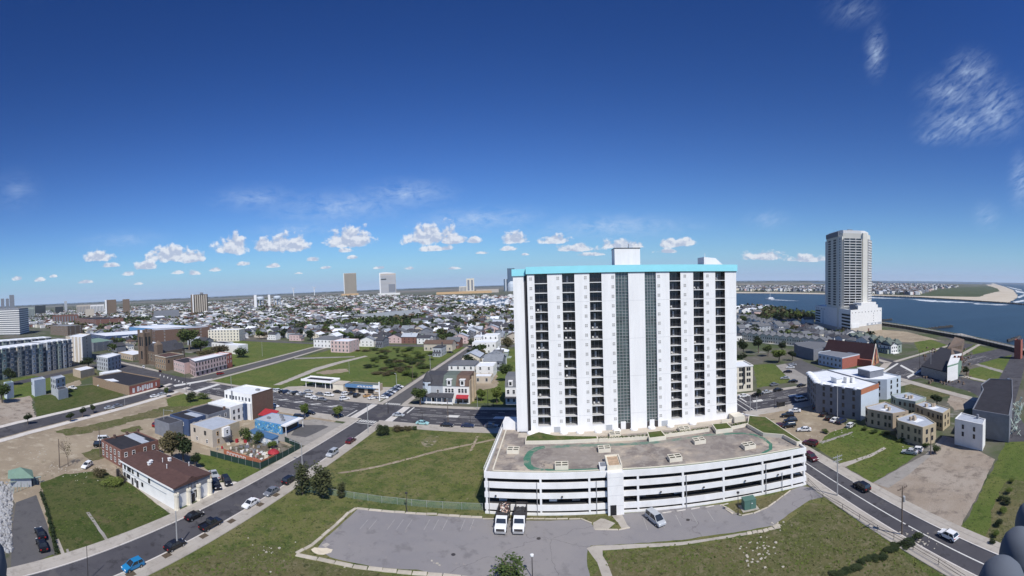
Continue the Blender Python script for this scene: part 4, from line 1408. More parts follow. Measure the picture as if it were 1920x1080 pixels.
# one balcony and one window, copied floor by floor
for ci, (x0, x1) in enumerate(BAL):
 w = x1 - x0
 mbs = []
 for v in range(3):
  b = MB()
  b.box(0, .05, -.10, w, 1.68, .03, 0)
  b.box(0, .02, -.13, w, .10, .05, 0)
  b.box(0.02, .08, .95, w - .02, .14, 1.02, 1)                  # dark railing
  n_ = 14
  for i in range(n_):
   xx = .06 + i * (w - .12) / (n_ - 1)
   b.box(xx - .02, .1, .1, xx + .02, .13, .95, 1)
  b.box(0.02, .08, .50, w - .02, .12, .54, 1)
  if v:
   for q in ((.5, .9), (1.7, 1.1))[:v]:
    b.box(q[0], q[1], .4, q[0] + .45, q[1] + .45, .46, 0)
    b.box(q[0], q[1] + .4, .46, q[0] + .45, q[1] + .46, .85, 0)
    for lx in (0, .4):
     for ly in (0, .4):
      b.box(q[0] + lx, q[1] + ly, .06, q[0] + lx + .05, q[1] + ly + .05, .4, 0)
  mbs.append(b.mesh('balcony', [M['white_paint'], M['dark_frame']]))
 gms = []
 b = MB()
 b.box(.02, 1.62, .1, w - .02, 1.66, FH - .2, 1)
 for xx in (.02, w * .33, w * .66, w - .1):
  b.box(xx, 1.58, .1, xx + .07, 1.64, FH - .2, 0)
 b.box(.02, 1.58, FH - .3, w - .02, 1.65, FH - .2, 0)
 b.box(.02, 1.58, 1.9, w - .02, 1.65, 1.95, 0)
 b.box(w * .36, 1.59, .15, w * .5, 1.60, 1.85, 2)
 for c_ in ('slate_wall', 'glass', 'grey_wall', 'glass'):
  gms.append(b.mesh('window', [M['slate_wall'], M['glass'], M[c_]]))
 sb = MB()
 sb.box(-.003, .03, .06, .006, 1.6, FH - .17, 0)
 sm = sb.mesh('side_panel', M['dark_frame'])
 for k in range(NF):
  z = 10.75 + k * FH
  o = link('balcony', mbs[rnd.choice((0, 0, 0, 0, 0, 1, 2))], tw, (x0 - 20.4, 0, z))
  g = link('window', rnd.choice(gms), o)
  link('side_panel', sm, o)
  link('side_panel', sm, o, (w - .003, 0, 0))
 b = MB()
 b.box(x0, YT, ZB, x1, YT + 1.69, 10.75 - .2)
 T(b, 'base_wall', M['tower_white'])
# glazed stairs
for (x0, x1) in STR:
 b = MB()
 b.box(x0, YT + .55, 10.6, x1, YT + .6, ZT - .05)
 T(b, 'glazing', M['green_glass'])
 b = MB()
 for i in range(5):
  xx = x0 + i * (x1 - x0) / 4
  b.box(max(x0, xx - .05), YT + .4, 10.6, min(x1, xx + .05), YT + .56, ZT - .05)
 for k in range(NF * 3 + 1):
  z = 10.6 + k * (ZT - 10.7) / (NF * 3)
  b.box(x0, YT + .38, z - .035, x1, YT + .55, z + .035)
 tag(T(b, 'mullions', M['galvanised']), kind='stuff')
 b = MB()
 b.box(x0 + .8, YT + .2, ZB, x0 + 2.2, YT + .6, 11.0, 0)
 b.box(x0, YT + .3, ZB, x1, YT + 1.6, 10.6, 1)
 T(b, 'entrance', [M['white_paint'], M['dark_frame']])
# small vent windows beside the balconies
b = MB()
for (i, j) in ((0, 0), (1, 0), (0, 1), (1, 1)):
 b.box(-.36 + i * .40, -.03, j * .46, -.36 + i * .40 + .32, .03, j * .46 + .36, 0)
b.box(-.4, -.045, -.05, .4, 0, -.01, 1)
vm = b.mesh('window', [mat('vent_grey', (.42, .41, .39), var=.1), M['white_paint']])
for xv in (-8.4, -1.0, 6.5, 14.0, 26.9, 34.5, 41.3):
 for k in range(NF):
  link('window', vm, tw, (xv - 20.4, 0, 10.75 + k * FH + .9))
for x0 in (-2.2, 12.2, 28.0):
 o = link('door', door_mesh(1.7, 1.6, 'grey_wall', 'white_paint'), tw, (x0 - 20.4, -.01, 8.9))
# ------------------------------------------------------------------ the parking garage
gg = empty('parking_garage', (12, 90, 0), 0, 'white four-storey parking garage with open dark decks and a stained roof terrace', 'parking garage')
def GA(b, name, m, parent=None):
 b.v = [(x - 12, y - 90, z) for x, y, z in b.v]
 return b.build(name, m, parent or gg)
LF = [(-17.9, 90.9), (8.9, 90.6)]
RF = [(12.1, 90.3), (55.4, 86.6)]
outline = [(-17.9, 90.9), (8.9, 90.6), (12.1, 90.3), (55.4, 86.6), (57.4, 111.6), (50.8, 121.5), (50.8, YT - .01), (-13.4, YT - .01), (-13.4, 124.5), (-18.1, 124.5)]
BANDS = [(9.3, 7.95), (7.12, 5.82), (4.82, 3.65), (2.25, .98), (.48, -.1)]
def offs(p, q, d):
 u = (Vector(q) - Vector(p)).normalized()
 return u, Vector((u.y, -u.x)) * d
def band(p, q, z1, z0, th=.32, out=0.0, name='parapet_band', m='white_paint'):
 u, nn = offs(p, q, out)
 _, ni = offs(p, q, out - th)
 b = MB()
 P_ = [Vector(p) + nn, Vector(q) + nn, Vector(q) + ni, Vector(p) + ni]
 b.prism([tuple(v) for v in P_], z0, z1)
 return GA(b, name, M[m])
for e in (LF, RF):
 for (z1, z0) in BANDS:
  band(e[0], e[1], z1, z0)
# sides
for e in ((outline[3], outline[4]), (outline[4], outline[5]), (outline[9], outline[0])):
 for k, (z1, z0) in enumerate(BANDS):
  p, q = Vector(e[0]), Vector(e[1])
  u = (q - p).normalized()
  band(tuple(p + u * .35), tuple(q - u * .35), z1, z0)
# floors inside, coloured dark to put the decks' shade into them
ins = [(-17.2, 91.4), (8.9, 91.1), (12.1, 90.9), (55.0, 87.2), (56.8, 111.4), (50.8, 120.8), (50.8, YT), (-13.0, YT), (-13.0, 124), (-17.7, 124)]
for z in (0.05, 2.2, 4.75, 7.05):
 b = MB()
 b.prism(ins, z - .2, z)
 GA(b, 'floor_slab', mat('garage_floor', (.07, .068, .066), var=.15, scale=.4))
b = MB()
b.prism(ins, 8.35, 8.8)
b.m[-2] = 0
b = MB()
b.prism(ins, 8.35, 8.8)
deck = GA(b, 'roof_deck', DECK)
b = MB()
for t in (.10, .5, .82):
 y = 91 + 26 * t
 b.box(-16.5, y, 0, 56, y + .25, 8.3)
GA(b, 'inner_wall', M['dark_void'])  # near-black colour stands for the shade behind the openings
# pillars on the front
for (e, xs_) in ((LF, (-17.45, -5.6, 4.9)), (RF, (15.4, 25.3, 34.6, 44.0, 51.6, 54.9))):
 p, q = Vector(e[0]), Vector(e[1])
 for x in xs_:
  t = (x - p.x) / (q.x - p.x)
  c = p.lerp(q, t)
  b = MB()
  b.box(c.x - .22, c.y + .02, 0, c.x + .22, c.y + .6, 7.95)
  GA(b, 'pillar', M['white_paint'])
for (x, y) in ((55.7, 92), (56.1, 98), (56.6, 104), (57.0, 110), (-17.8, 97), (-17.9, 105), (-17.9, 114)):
 b = MB()
 b.box(x - .2, y - .2, 0, x + .2, y + .2, 7.95)
 GA(b, 'pillar', M['white_paint'])
# raking braces at the right end
b = MB()
for z in (.5, 2.3, 4.85, 7.1):
 b.tube((52.3, 87.6, z + .9), (54.6, 88.4, z), .09, n=4)
GA(b, 'ramp_rail', M['white_paint'])
# downpipes
for x, Y in ((-16.9, 90.78), (-6.4, 90.65), (6.4, 90.5), (44.8, 87.35), (48.9, 87.0), (26.0, 88.95)):
 b = MB()
 b.tube((x, Y, .1), (x, Y, 7.3 if x != 48.9 else 4.5), .075, n=6)
 GA(b, 'downpipe', M['galvanised'])
# stair tower on the front
b = MB()
b.box(8.75, 89.6, 0, 12.2, 91.2, 9.2)
st = GA(b, 'stair_tower', M['white_paint'])
b = MB()
for z in (2.0, 4.3, 6.4, 8.2):
 b.box(8.8, 89.585, z, 12.15, 89.6, z + .05)
GA(b, 'panel_joint', MATS['joint_grey'])
b = MB()
b.box(8.9, 91.1, 8.8, 12.2, 97.2, 9.9)
b.box(9.35, 91.6, 9.55, 11.75, 96.7, 9.92, 1)
b.box(8.9, 91.1, 9.9, 12.2, 91.35, 10.2)
b.box(8.9, 96.95, 9.9, 12.2, 97.2, 10.2)
b.box(8.9, 91.3, 9.9, 9.15, 97.0, 10.2)
b.box(11.95, 91.3, 9.9, 12.2, 97.0, 10.2)
GA(b, 'stair_roof', [M['cream_wall'], mat('rusty_tar', (.42, .30, .2), var=.3, scale=1)])
b = MB()
b.box(7.3, 92.0, 8.81, 8.85, 94.6, 9.7, 0)
b.box(7.5, 92.2, 9.5, 8.7, 94.4, 9.71, 1)
GA(b, 'stairwell', [M['white_paint'], M['slate_wall']])
o = link('door', door_mesh(1.1, 2.1, 'dark_void', 'dark_frame'), gg, (9.9 - 12, 89.6 - 90 - .0, .05))
# wall lamps on the bands
for x, Y, z in ((-15.4, 90.72, 4.2), (-1.0, 90.6, 4.2), (20.3, 89.4, 4.2), (29.9, 88.6, 4.2), (39.6, 87.8, 4.2), (47.8, 87.1, 4.2)):
 b = MB()
 b.box(x - .18, Y - .2, z - .15, x + .18, Y, z + .15)
 GA(b, 'wall_lamp', M['dark_frame'])
# kerb and green drain strip behind the front parapet
b = MB()
for (p, q) in (((-16.9, 91.9), (8.6, 91.6)), ((12.4, 91.4), (54.6, 87.9))):
 u, nn = offs(p, q, 0)
 n2 = Vector((-u.y, u.x)) * .5
 b.prism([p, q, tuple(Vector(q) + n2), tuple(Vector(p) + n2)], 8.8, 8.82)
GA(b, 'gutter_strip', mat('algae_green', (.07, .12, .06), var=.4, scale=1.5))
b = MB()
for (p, q) in (((-16.4, 92.5), (-16.9, 122.5)), ((-16.4, 92.5), (8.6, 92.2)), ((12.4, 92.0), (54.4, 88.4))):
 u, nn = offs(p, q, 0)
 n2 = Vector((-u.y, u.x)) * (.28 if p != q else 0)
 if q[1] > 120:
  n2 = -n2
  b.prism([p, tuple(Vector(p) + n2), tuple(Vector(q) + n2), q], 8.8, 8.98)
 else:
  b.prism([p, q, tuple(Vector(q) + n2), tuple(Vector(p) + n2)], 8.8, 8.98)
GA(b, 'deck_kerb', M['cream_wall'])
# railing on the west edge
b = MB()
for i in range(24):
 y = 91.3 + i * 1.4
 b.tube((-17.95, y, 9.3), (-17.95, y, 10.1), .035, n=4)
b.tube((-17.95, 91, 10.1), (-18.05, 124.4, 10.1), .045, n=4)
b.tube((-17.95, 91, 9.75), (-18.05, 124.4, 9.75), .03, n=4)
GA(b, 'railing', M['white_paint'])
# low stucco box at the north-west corner of the deck
b = MB()
b.box(-17.6, 119.6, 8.8, -13.45, 124.3, 11.1)
GA(b, 'corner_block', M['white_paint'])
# running track, painted on the deck
tk = [(-5.2, 106.9), (-7.2, 106.0), (-8.6, 103.6), (-9.2, 100), (-8.8, 96.5), (-7.9, 94.6), (-6, 93.4), (-2, 92.9), (7, 92.7)]
tk2 = [(13, 92.2), (28, 90.9), (44.5, 89.6), (48.0, 91.2), (49.6, 94.2), (49.7, 98.5), (48.6, 102.2), (46.3, 104.4), (43.0, 105.5), (38, 106.6), (30, 106.3), (22, 106.0), (10, 106.8), (2, 107.3), (-5.2, 106.9)]
def strip(pts, w, z, m, name, parent_fn):
 b = MB()
 n = len(pts)
 for i in range(n - 1):
  p, q = Vector(pts[i]), Vector(pts[i + 1])
  a0 = (Vector(pts[i + 1]) - Vector(pts[max(0, i - 1)])).normalized()
  a1 = (Vector(pts[min(n - 1, i + 2)]) - Vector(pts[i])).normalized()
  n0, n1_ = Vector((-a0.y, a0.x)) * w / 2, Vector((-a1.y, a1.x)) * w / 2
  b.quad((*(p - n0), z), (*(q - n1_), z), (*(q + n1_), z), (*(p + n0), z))
 return parent_fn(b, name, m)
TRK = ground_mat('track_paint', [((.055, .17, .115), 0, 0, 0), ((.12, .2, .15), .6, .55, .1), ((.33, .29, .24), .25, .60, .08)], bump=0)
TRKW = ground_mat('track_paint_worn', [((.10, .19, .145), 0, 0, 0), ((.30, .27, .23), .22, .50, .10), ((.23, .21, .185), .6, .55, .08)], bump=0)
strip(tk, 1.7, 8.806, TRK, 'running_track', GA)
strip(tk2[:1] + tk2[1:9], .9, 8.806, TRK, 'running_track', GA)
strip(tk2[8:], 1.7, 8.81, TRKW, 'running_track', GA)
# planters
PLG = ground_mat('planter_grass', [((.07, .10, .025), 0, 0, 0), ((.13, .12, .05), .3, .55, .1), ((.04, .06, .02), .9, .6, .08)], bump=.8, bscale=3)
for k, (poly, zt) in enumerate(((([(-10.4, 108.6), (8.4, 109.0), (8.4, 110.9), (-2.8, 112.6), (-7.2, 115.4), (-10.4, 112)]), 9.7),
        ([(8.5, 109.0), (21.4, 108.4), (21.4, 109.4), (8.5, 110.0)], 9.6),
        ([(21.3, 106.6), (25.9, 106.9), (25.7, 111.3), (21.7, 111.0)], 9.8), ([(26, 108.6), (38.6, 109.0), (38.6, 109.8), (26, 109.6)], 9.6),
        ([(39.6, 106.6), (44.4, 106.3), (44.6, 110.9), (40.2, 111.4)], 9.9), ([(44.8, 108.0), (50.2, 108.6), (50.2, 109.2), (44.8, 108.8)], 9.7),
        ([(49.4, 107.8), (50.2, 99.6), (54.2, 96.0), (54.6, 89.8), (56.0, 89.6), (56.9, 111.0), (53.0, 114.5)], 9.8))):
 b = MB()
 b.prism(poly, 8.8, zt)
 o = GA(b, 'planter', M['cream_wall'])
 cx = sum(p[0] for p in poly) / len(poly)
 cy = sum(p[1] for p in poly) / len(poly)
 sh = []
 n_ = len(poly)
 for i in range(n_):
  p0, p1, p2 = Vector(poly[i - 1]), Vector(poly[i]), Vector(poly[(i + 1) % n_])
  e1, e2 = (p1 - p0).normalized(), (p2 - p1).normalized()
  n1_, n2_ = Vector((-e1.y, e1.x)), Vector((-e2.y, e2.x))
  sh.append(tuple(p1 + (n1_ + n2_) * (.25 / max(.4, 1 + n1_.dot(n2_)))))
 if k not in (1, 3, 5):
  b = MB()
  b.prism(sh, zt + .002, zt + .05)
  b.v = [(x - 12, y - 90, z) for x, y, z in b.v]
  b.build('planter_grass', PLG, gg)
 else:
  b = MB()
  r_ = random.Random(k)
  for i in range(260):
   t = r_.random()
   x = poly[0][0] + (poly[1][0] - poly[0][0]) * t
   y = poly[0][1] + (poly[1][1] - poly[0][1]) * t + r_.uniform(.2, .9)
   leafcard(b, Vector((x, y, zt + r_.uniform(0, .35))), .35, r_)
  b.v = [(x - 12, y - 90, z) for x, y, z in b.v]
  tag(b.build('planter_bushes', LEAF, gg), kind='stuff')
# rooflight boxes with four panes each
b = MB()
b.box(-1.5, -1.25, 0, 1.5, 1.25, .75, 0)
b.box(-1.5, -1.25, .75, 1.5, -1.1, .95, 0)
b.box(-1.5, 1.1, .75, 1.5, 1.25, .95, 0)
b.box(-1.5, -1.1, .75, -1.35, 1.1, .95, 0)
b.box(1.35, -1.1, .75, 1.5, 1.1, .95, 0)
b.box(-.12, -1.1, .75, .12, 1.1, .95, 0)
b.box(-1.35, -.12, .75, -.12, .12, .951, 0)
b.box(.12, -.12, .75, 1.35, .12, .951, 0)
cb = b.mesh('rooflight', M['cream_wall'])
b = MB()
b.box(-.6, -.48, 0, .6, .48, .04)
pm = b.mesh('pane', mat('rooflight_pane', (.05, .05, .035), rough=.5, var=.3))
for x, y in ((-12.9, 103.6), (-1.0, 94.6), (9.4, 103.2), (24.8, 94.2), (33.4, 102.5), (43.6, 94.6), (32.2, 112.0), (13.2, 112.6)):
 o = link('rooflight', cb, gg, (x - 12, y - 90, 8.8))
 for i in (-1, 1):
  for j in (-1, 1):
   link('pane', pm, o, (i * .735, j * .61, .76))
# stone curb running along the terrace, and the upper terrace in front of the tower
b = MB()
b.box(-12.8, 113.4, 8.8, 50.6, YT - .02, 8.95)
GA(b, 'terrace', ground_mat('terrace_concrete', [((.50, .44, .36), 0, 0, 0), ((.42, .37, .30), .2, .55, .1), ((.3, .27, .23), .12, .62, .06)], bump=.1))
for x in (-9.4, -5.2, -.4, 4.0, 9.0, 14.2, 19.0, 24.0, 29.4, 36.0):
 b = MB()
 b.lathe([(1.15, 8.95), (1.1, 9.3), (.85, 9.55), (.3, 9.7)], 10, x, YT - .9)
 GA(b, 'terrace_mound', M['white_paint'])
b = MB()
b.box(47.5, YT - 4.5, 8.95, 50.8, YT - .3, 10.6)
b.box(44, YT - 3.5, 8.95, 47.5, YT - 3.2, 9.9)
GA(b, 'terrace_wall', M['cream_wall'])
# a few cars standing on the garage decks
for i, (x, z, cl) in enumerate(((-14, 2.2, 'silver'), (-3, 2.2, 'white'), (2, 2.2, 'grey'), (20.5, 4.75, 'white'), (24.5, 2.2, 'silver'), (30.5, 4.75, 'silver'), (37.5, 4.75, 'white'), (40.5, 7.05, 'silver'), (29, 7.05, 'white'), (16.5, 2.2, 'grey'), (48, 4.75, 'grey'))):
 CARQ.append((x, 94.2 - max(0, (x - 12) * .085), z, cl, i))
# ------------------------------------------------------------------ buildings between the avenues, west side
B1 = Bld('meeting_hall', 'long cream two-storey hall with dark brown roof and four fluted columns facing the street', 'hall', rp(-104, -80.6, 61, 72.6), 5.0, 'white_wall', rkind='none')
b = MB()                      # low pitched brown roof with eaves
x0, x1, y0, y1 = -12.1, 12.0, -6.3, 6.2
b.add([(x0, y0, 5.0), (x1, y0, 5.0), (x1, y1, 5.0), (x0, y1, 5.0), (x0, y0, 5.25), (x1, y0, 5.25), (x1, y1, 5.25), (x0, y1, 5.25), (x0, 0, 6.0), (x1, 0, 6.0)],
 [(3, 2, 1, 0), (0, 1, 5, 4), (2, 3, 7, 6), (4, 5, 9, 8), (6, 7, 8, 9), (1, 2, 6, 9, 5), (3, 0, 4, 8, 7)])
B1.roofo = B1.part('roof', b, M['brown_roof'])
b = MB()
b.box(x0 - .1, y0 - .12, 4.8, x1 + .1, y0, 5.2)
b.box(x0 - .1, y1, 4.8, x1 + .1, y1 + .12, 5.2)
B1.part('gutter', b, M['white_paint'])
for x, y, h in ((-3.5, -1.6, .9), (-3.0, -2.6, .8), (-1.5, .8, 1.3), (2.6, -.9, 1.2), (-1.6, 3.2, .8), (4.5, 5.0, .7)):
 b = MB()
 if h in (.9, .8):
  b.box(x - .35, y - .35, 5.2, x + .35, y + .35, 5.5 + h, 0)
  b.box(x - .45, y - .45, 5.5 + h, x + .45, y + .45, 5.62 + h, 0)
 else:
  b.tube((x, y, 5.2), (x, y, 5.6 + h), .1, m=0)
  b.tube((x, y, 5.6 + h), (x, y, 5.75 + h), .17, m=0)
 B1.part('vent', b, M['white_paint'], B1.roofo)
B1.win(0, [.06, .13, .17, .23, .34, .56], [3.2], .7, 1.1, 'dark_frame')
B1.win(0, [.05, .11, .15, .28, .42], [1.2], .7, .9, 'dark_frame')
B1.door(0, .32, 1.2, 2.0)
B1.door(0, .22, 1.0, 2.0)
b = MB()
b.box(-11.6, -6.3 + .38, 2.75, 8.6, -6.3 + .46, 2.9)
b.box(-11.6, 0, 0, -11.5, .1, .1)
B1.part('string_course', b, M['grey_wall'])
b = MB()
b.box(11.58, -5.7, 3.3, 11.62 + .14, 5.7, 4.9)
B1.part('upper_front', b, M['slate_wall'])
for y in (-5.35, -1.6, 1.6, 5.35):
 b = MB()
 n_ = 20
 prof = []
 vs = []
 for z, rr in ((0, .72), (.3, .72), (.3, .60), (3.3, .56), (3.4, .7), (3.9, .7), (3.95, .2)):
  for i in range(n_):
   a = 6.283 * i / n_
   r_ = rr * (1 if i % 2 or z < .3 else .88)
   vs.append((11.95 + r_ * math.cos(a), y + r_ * math.sin(a), z))
 fs = [(k * n_ + i, k * n_ + (i + 1) % n_, (k + 1) * n_ + (i + 1) % n_, (k + 1) * n_ + i) for k in range(6) for i in range(n_)]
 b.add(vs, fs)
 B1.part('column', b, M['cream_wall'])
B1.win(1, [.44, .56], [1.0], .8, 1.6, 'dark_frame')
B1.door(1, .5, 1.2, 2.2)
B1.win(1, [.42, .58], [3.6], .9, 1.0, 'dark_frame')
b = MB()
b.add([(9.2, -.4, 5.9), (11.9, -2.0, 5.75), (11.9, 1.2, 5.75), (11.9, -.4, 6.5)], [(0, 1, 3), (0, 3, 2), (1, 2, 3)])
B1.part('dormer', b, M['brown_roof'])
# outside stair at the rear corner
b = MB()
for i in range(12):
 b.box(-12.4 - .0, -7.6 - .26 * 0, .25 * i, -11.5, -6.9, .25 * i + .06)
for i in range(11):
 t = i / 10
 b.box(-12.6 + t * 3.2, -7.4, 2.7 - t * 2.6, -12.25 + t * 3.2, -6.4, 2.8 - t * 2.6)
b.tube((-12.6, -7.4, 3.7), (-9.2, -7.4, 1.0), .05, n=4)
b.tube((-12.6, -6.4, 3.7), (-9.2, -6.4, 1.0), .05, n=4)
B1.part('outside_stair', b, M['dark_frame'])
B2 = Bld('brick_rowhouse', 'two-storey red brick block with black roof and a silver middle strip behind the brown-roofed hall', 'building', rp(-123, -110.6, 64.6, 78.5), 5.4, 'brick', 'black_roof', par=.35)
b = MB()
b.box(-6.0, 1.6, 5.12, 4.9, 4.3, 5.2)
b.box(-6.0, 4.3, 5.12, 1.4, 5.2, 5.2)
B2.part('roof_strip', b, M['silver_roof'], B2.roofo)
B2.win(0, 5, [.9, 3.2], .75, 1.35, 'white_paint')
B2.win(1, [.12, .32, .62, .85], [3.1], .9, 1.2, 'white_paint')
B2.win(1, [.15, .5, .8], [.9], .9, 1.2, 'white_paint')
for y in (-2.6, 2.2, 6.6):
 b = MB()
 b.box(-5.9, y, 5.1, -5.2, y + .7, 6.1)
 b.box(-5.98, y - .08, 6.1, -5.12, y + .78, 6.2)
 B2.part('chimney', b, M['brown_brick'], B2.roofo)
b = MB()
b.box(6.25, -6.5, 2.5, 8.6, -2.0, 2.65)
for x in (8.4,):
 for y in (-6.4, -4.2, -2.1):
  b.box(x, y, 0, x + .12, y + .12, 2.5)
B2.part('porch', b, M['white_paint'])
B3 = Bld('tan_house', 'two-storey tan stucco house with pale grey sloping roof and white bay, beside the fenced garden', 'house', rp(-115.2, -104, 95.6, 108.6), 5.8, 'beige_wall', 'silver_roof', par=.2)
B3.win(0, [.2, .68], [3.6], .8, 1.2, 'dark_frame')
B3.win(0, [.3, .75], [1.0], .8, 1.1)
B3.win(1, [.18, .82], [3.6], .8, 1.2, 'orange_wall')
B3.win(1, [.2, .84], [1.0], .8, 1.2, 'orange_wall')
b = MB()
b.box(5.6, -2.2, 2.6, 6.6, .9, 5.5)
bay = B3.part('bay_window', b, M['white_paint'])
link('window', win_mesh(.8, 1.2), bay, (6.6, -.65, 3.5), R(90))
b = MB()
b.box(5.7, -2.2, 2.45, 7.9, .9, 2.6)
B3.part('canopy', b, M['shingle_dark'])
b = MB()
b.box(5.45, 1.0, 0, 5.75, 6.45, 5.79)
B3.part('side_panel', b, M['yellow_wall'])
B4 = Bld('corner_block', 'three-storey white corner building with a blank dark brick end wall facing the boulevard junction', 'building', rp(-129.5, -114.2, 127, 140.5), 10.0, 'white_wall', 'white_roof', par=.5)
b = MB()
b.box(-1.2, -6.9, 0, 7.66, -6.76, 9.6)
B4.win(0, [.08, .22, .34, .44], [7.0, 4.2], .8, 1.3, 'slate_wall')
b = MB()
b.box(7.66, -6.6, 0, 7.80, 6.6, 9.9)
b.box(7.6, -6.6, 9.9, 7.9, 6.6, 10.1)
B4.part('brick_end_wall', b, M['brown_brick'])
b = MB()
b.box(.2, -7.6, 0, 7.5, -6.76, 6.6)
B4.part('bay', b, M['white_wall'])
b = MB()
b.box(-3.4, -7.1, 0, -2.8, -6.76, 10.4)
B4.part('flue', b, M['slate_wall'])
B4.win(0, [.56, .68, .8, .92], [7.2], .7, 1.2, 'slate_wall')
b = MB()
b.box(3, 1, 9.6, 4.5, 2.4, 10.3)
B4.part('roof_unit', b, M['metal'], B4.roofo)
B5 = Bld('white_rowhouse', 'white two-storey rowhouse with bright white roof against the three-storey corner building', 'rowhouse', rp(-130, -117.2, 117.8, 126.9), 6.6, 'white_wall', 'white_roof', par=.4)
B5.win(1, [.2, .5, .8], [3.8, 1.2], .9, 1.3, 'slate_wall')
b = MB()
b.box(6.35, 2.5, 0, 7.6, 4.5, 6.4)
B5.part('bay', b, M['dark_blue_wall'])
B6 = Bld('black_roof_rowhouse', 'rowhouse with flat black roof between the silver-patched and the white-roofed one', 'rowhouse', rp(-130, -117.6, 106.5, 117.6), 6.1, 'slate_wall', 'black_roof', par=.25)
B6.win(1, [.2, .5, .8], [3.6], .9, 1.2)
b = MB()
b.box(5.2, 3, 5.9, 6, 3.7, 7.3)
B6.part('chimney', b, M['brown_brick'])
B7 = Bld('blue_rowhouse', 'navy blue end rowhouse with silver patch on its dark roof beside the dirt lot', 'rowhouse', rp(-130, -119, 98, 106.3), 5.9, 'dark_blue_wall', 'black_roof', par=.25)
b = MB()
b.box(-2.5, .5, 5.7, 4.6, 3.9, 5.78)
B7.part('roof_strip', b, M['silver_roof'], B7.roofo)
B7.win(0, [.25, .7], [3.4], .9, 1.1)
B7.win(1, [.3, .7], [3.4, 1.0], .9, 1.1)
B7b = Bld('brown_rowhouse', 'low dark brown-roofed house half hidden behind the big tree', 'rowhouse', rp(-131, -122, 91.5, 97.7), 5.3, 'slate_wall', 'shingle_dark', par=.25)
B8 = Bld('corner_shop', 'single-storey corner shop with blue mural wall and white slab canopy over its car park side', 'shop', rp(-106, -93.4, 119, 129.4), 3.5, 'blue_wall', 'silver_roof', par=.15)
MUR = bpy.data.materials.new('mural')
MUR.use_nodes = True
t_ = MUR.node_tree
tc_ = t_.nodes.new('ShaderNodeTexCoord')
mp_ = t_.nodes.new('ShaderNodeMapping')
mp_.inputs['Scale'].default_value = (1, 1, .7)
t_.links.new(tc_.outputs['Object'], mp_.inputs[0])
n_ = t_.nodes.new('ShaderNodeTexNoise')
n_.inputs['Scale'].default_value = .8
n_.inputs['Detail'].default_value = 4
n_.inputs['Distortion'].default_value = 1.4
t_.links.new(mp_.outputs[0], n_.inputs['Vector'])
cr_ = t_.nodes.new('ShaderNodeValToRGB')
els = cr_.color_ramp.elements
els[0].position, els[0].color = .32, (.03, .06, .07, 1)
els[1].position, els[1].color = .66, (.65, .72, .8, 1)
for ps, c in ((.42, (.05, .2, .42, 1)), (.52, (.09, .33, .62, 1)), (.58, (.10, .22, .16, 1))):
 e_ = els.new(ps)
 e_.color = c
t_.links.new(n_.outputs[0], cr_.inputs[0])
t_.links.new(cr_.outputs[0], t_.nodes['Principled BSDF'].inputs['Base Color'])
b = MB()
b.box(-6.2, -5.26, .1, 6.2, -5.21, 3.3)
B8.part('mural', b, MUR)
b = MB()
b.box(6.3, -5.6, 3.1, 8.6, 5.4, 3.5)
b.box(8.2, -5.4, 0, 8.4, -5.2, 3.1)
b.box(8.2, 5.0, 0, 8.4, 5.2, 3.1)
B8.part('canopy', b, M['white_paint'])
b = MB()
b.box(6.28, -4.5, .3, 6.34, 4.5, 2.6)
B8.part('shop_front', b, M['dark_frame'])
for i, (x, y) in enumerate(((-3, -2), (1, 1), (3.4, -1.5), (-1, 3))):
 b = MB()
 b.box(x, y, 3.35, x + 1.2, y + .9, 4.1)
 B8.part('roof_unit', b, M['metal'], B8.roofo)
rd = empty('red_awning', (-109.5, 131.5, 0), 0, 'dark red slanting canvas awning between the shop and the brick end wall', 'awning')
b = MB()
b.add([(-3.6, -2.4, 1.6), (3.6, -2.4, 1.6), (3.6, 2.4, 3.0), (-3.6, 2.4, 3.0), (-3.6, -2.4, 1.75), (3.6, -2.4, 1.75), (3.6, 2.4, 3.15), (-3.6, 2.4, 3.15)],
 [(3, 2, 1, 0), (4, 5, 6, 7), (0, 1, 5, 4), (1, 2, 6, 5), (2, 3, 7, 6), (3, 0, 4, 7)])
b.build('canvas', M['red_canvas'], rd)
b = MB()
for x, y, z in ((-3.4, -2.2, 1.6), (3.4, -2.2, 1.6), (3.4, 2.2, 2.9), (-3.4, 2.2, 2.9)):
 b.tube((x, y, 0), (x, y, z), .06, n=5)
b.build('frame', M['metal'], rd)
sh = Bld('garden_shed', 'long low shed with ribbed blue metal roof inside the fenced garden', 'shed', [(-101, 109.6), (-89.2, 108.2), (-88.8, 111.0), (-100.6, 113.0)], 2.2, 'pale_blue_wall', rkind='none')
b = MB()
b.prism([(p[0] * 1.04, p[1] * 1.12) for p in sh.P], 2.2, [2.3, 2.3, 2.75, 2.75])
sh.part('roof', b, M['blue_metal'])
sh.win(0, 5, [.7], .8, 1.0, 'white_paint', 'white_wall')
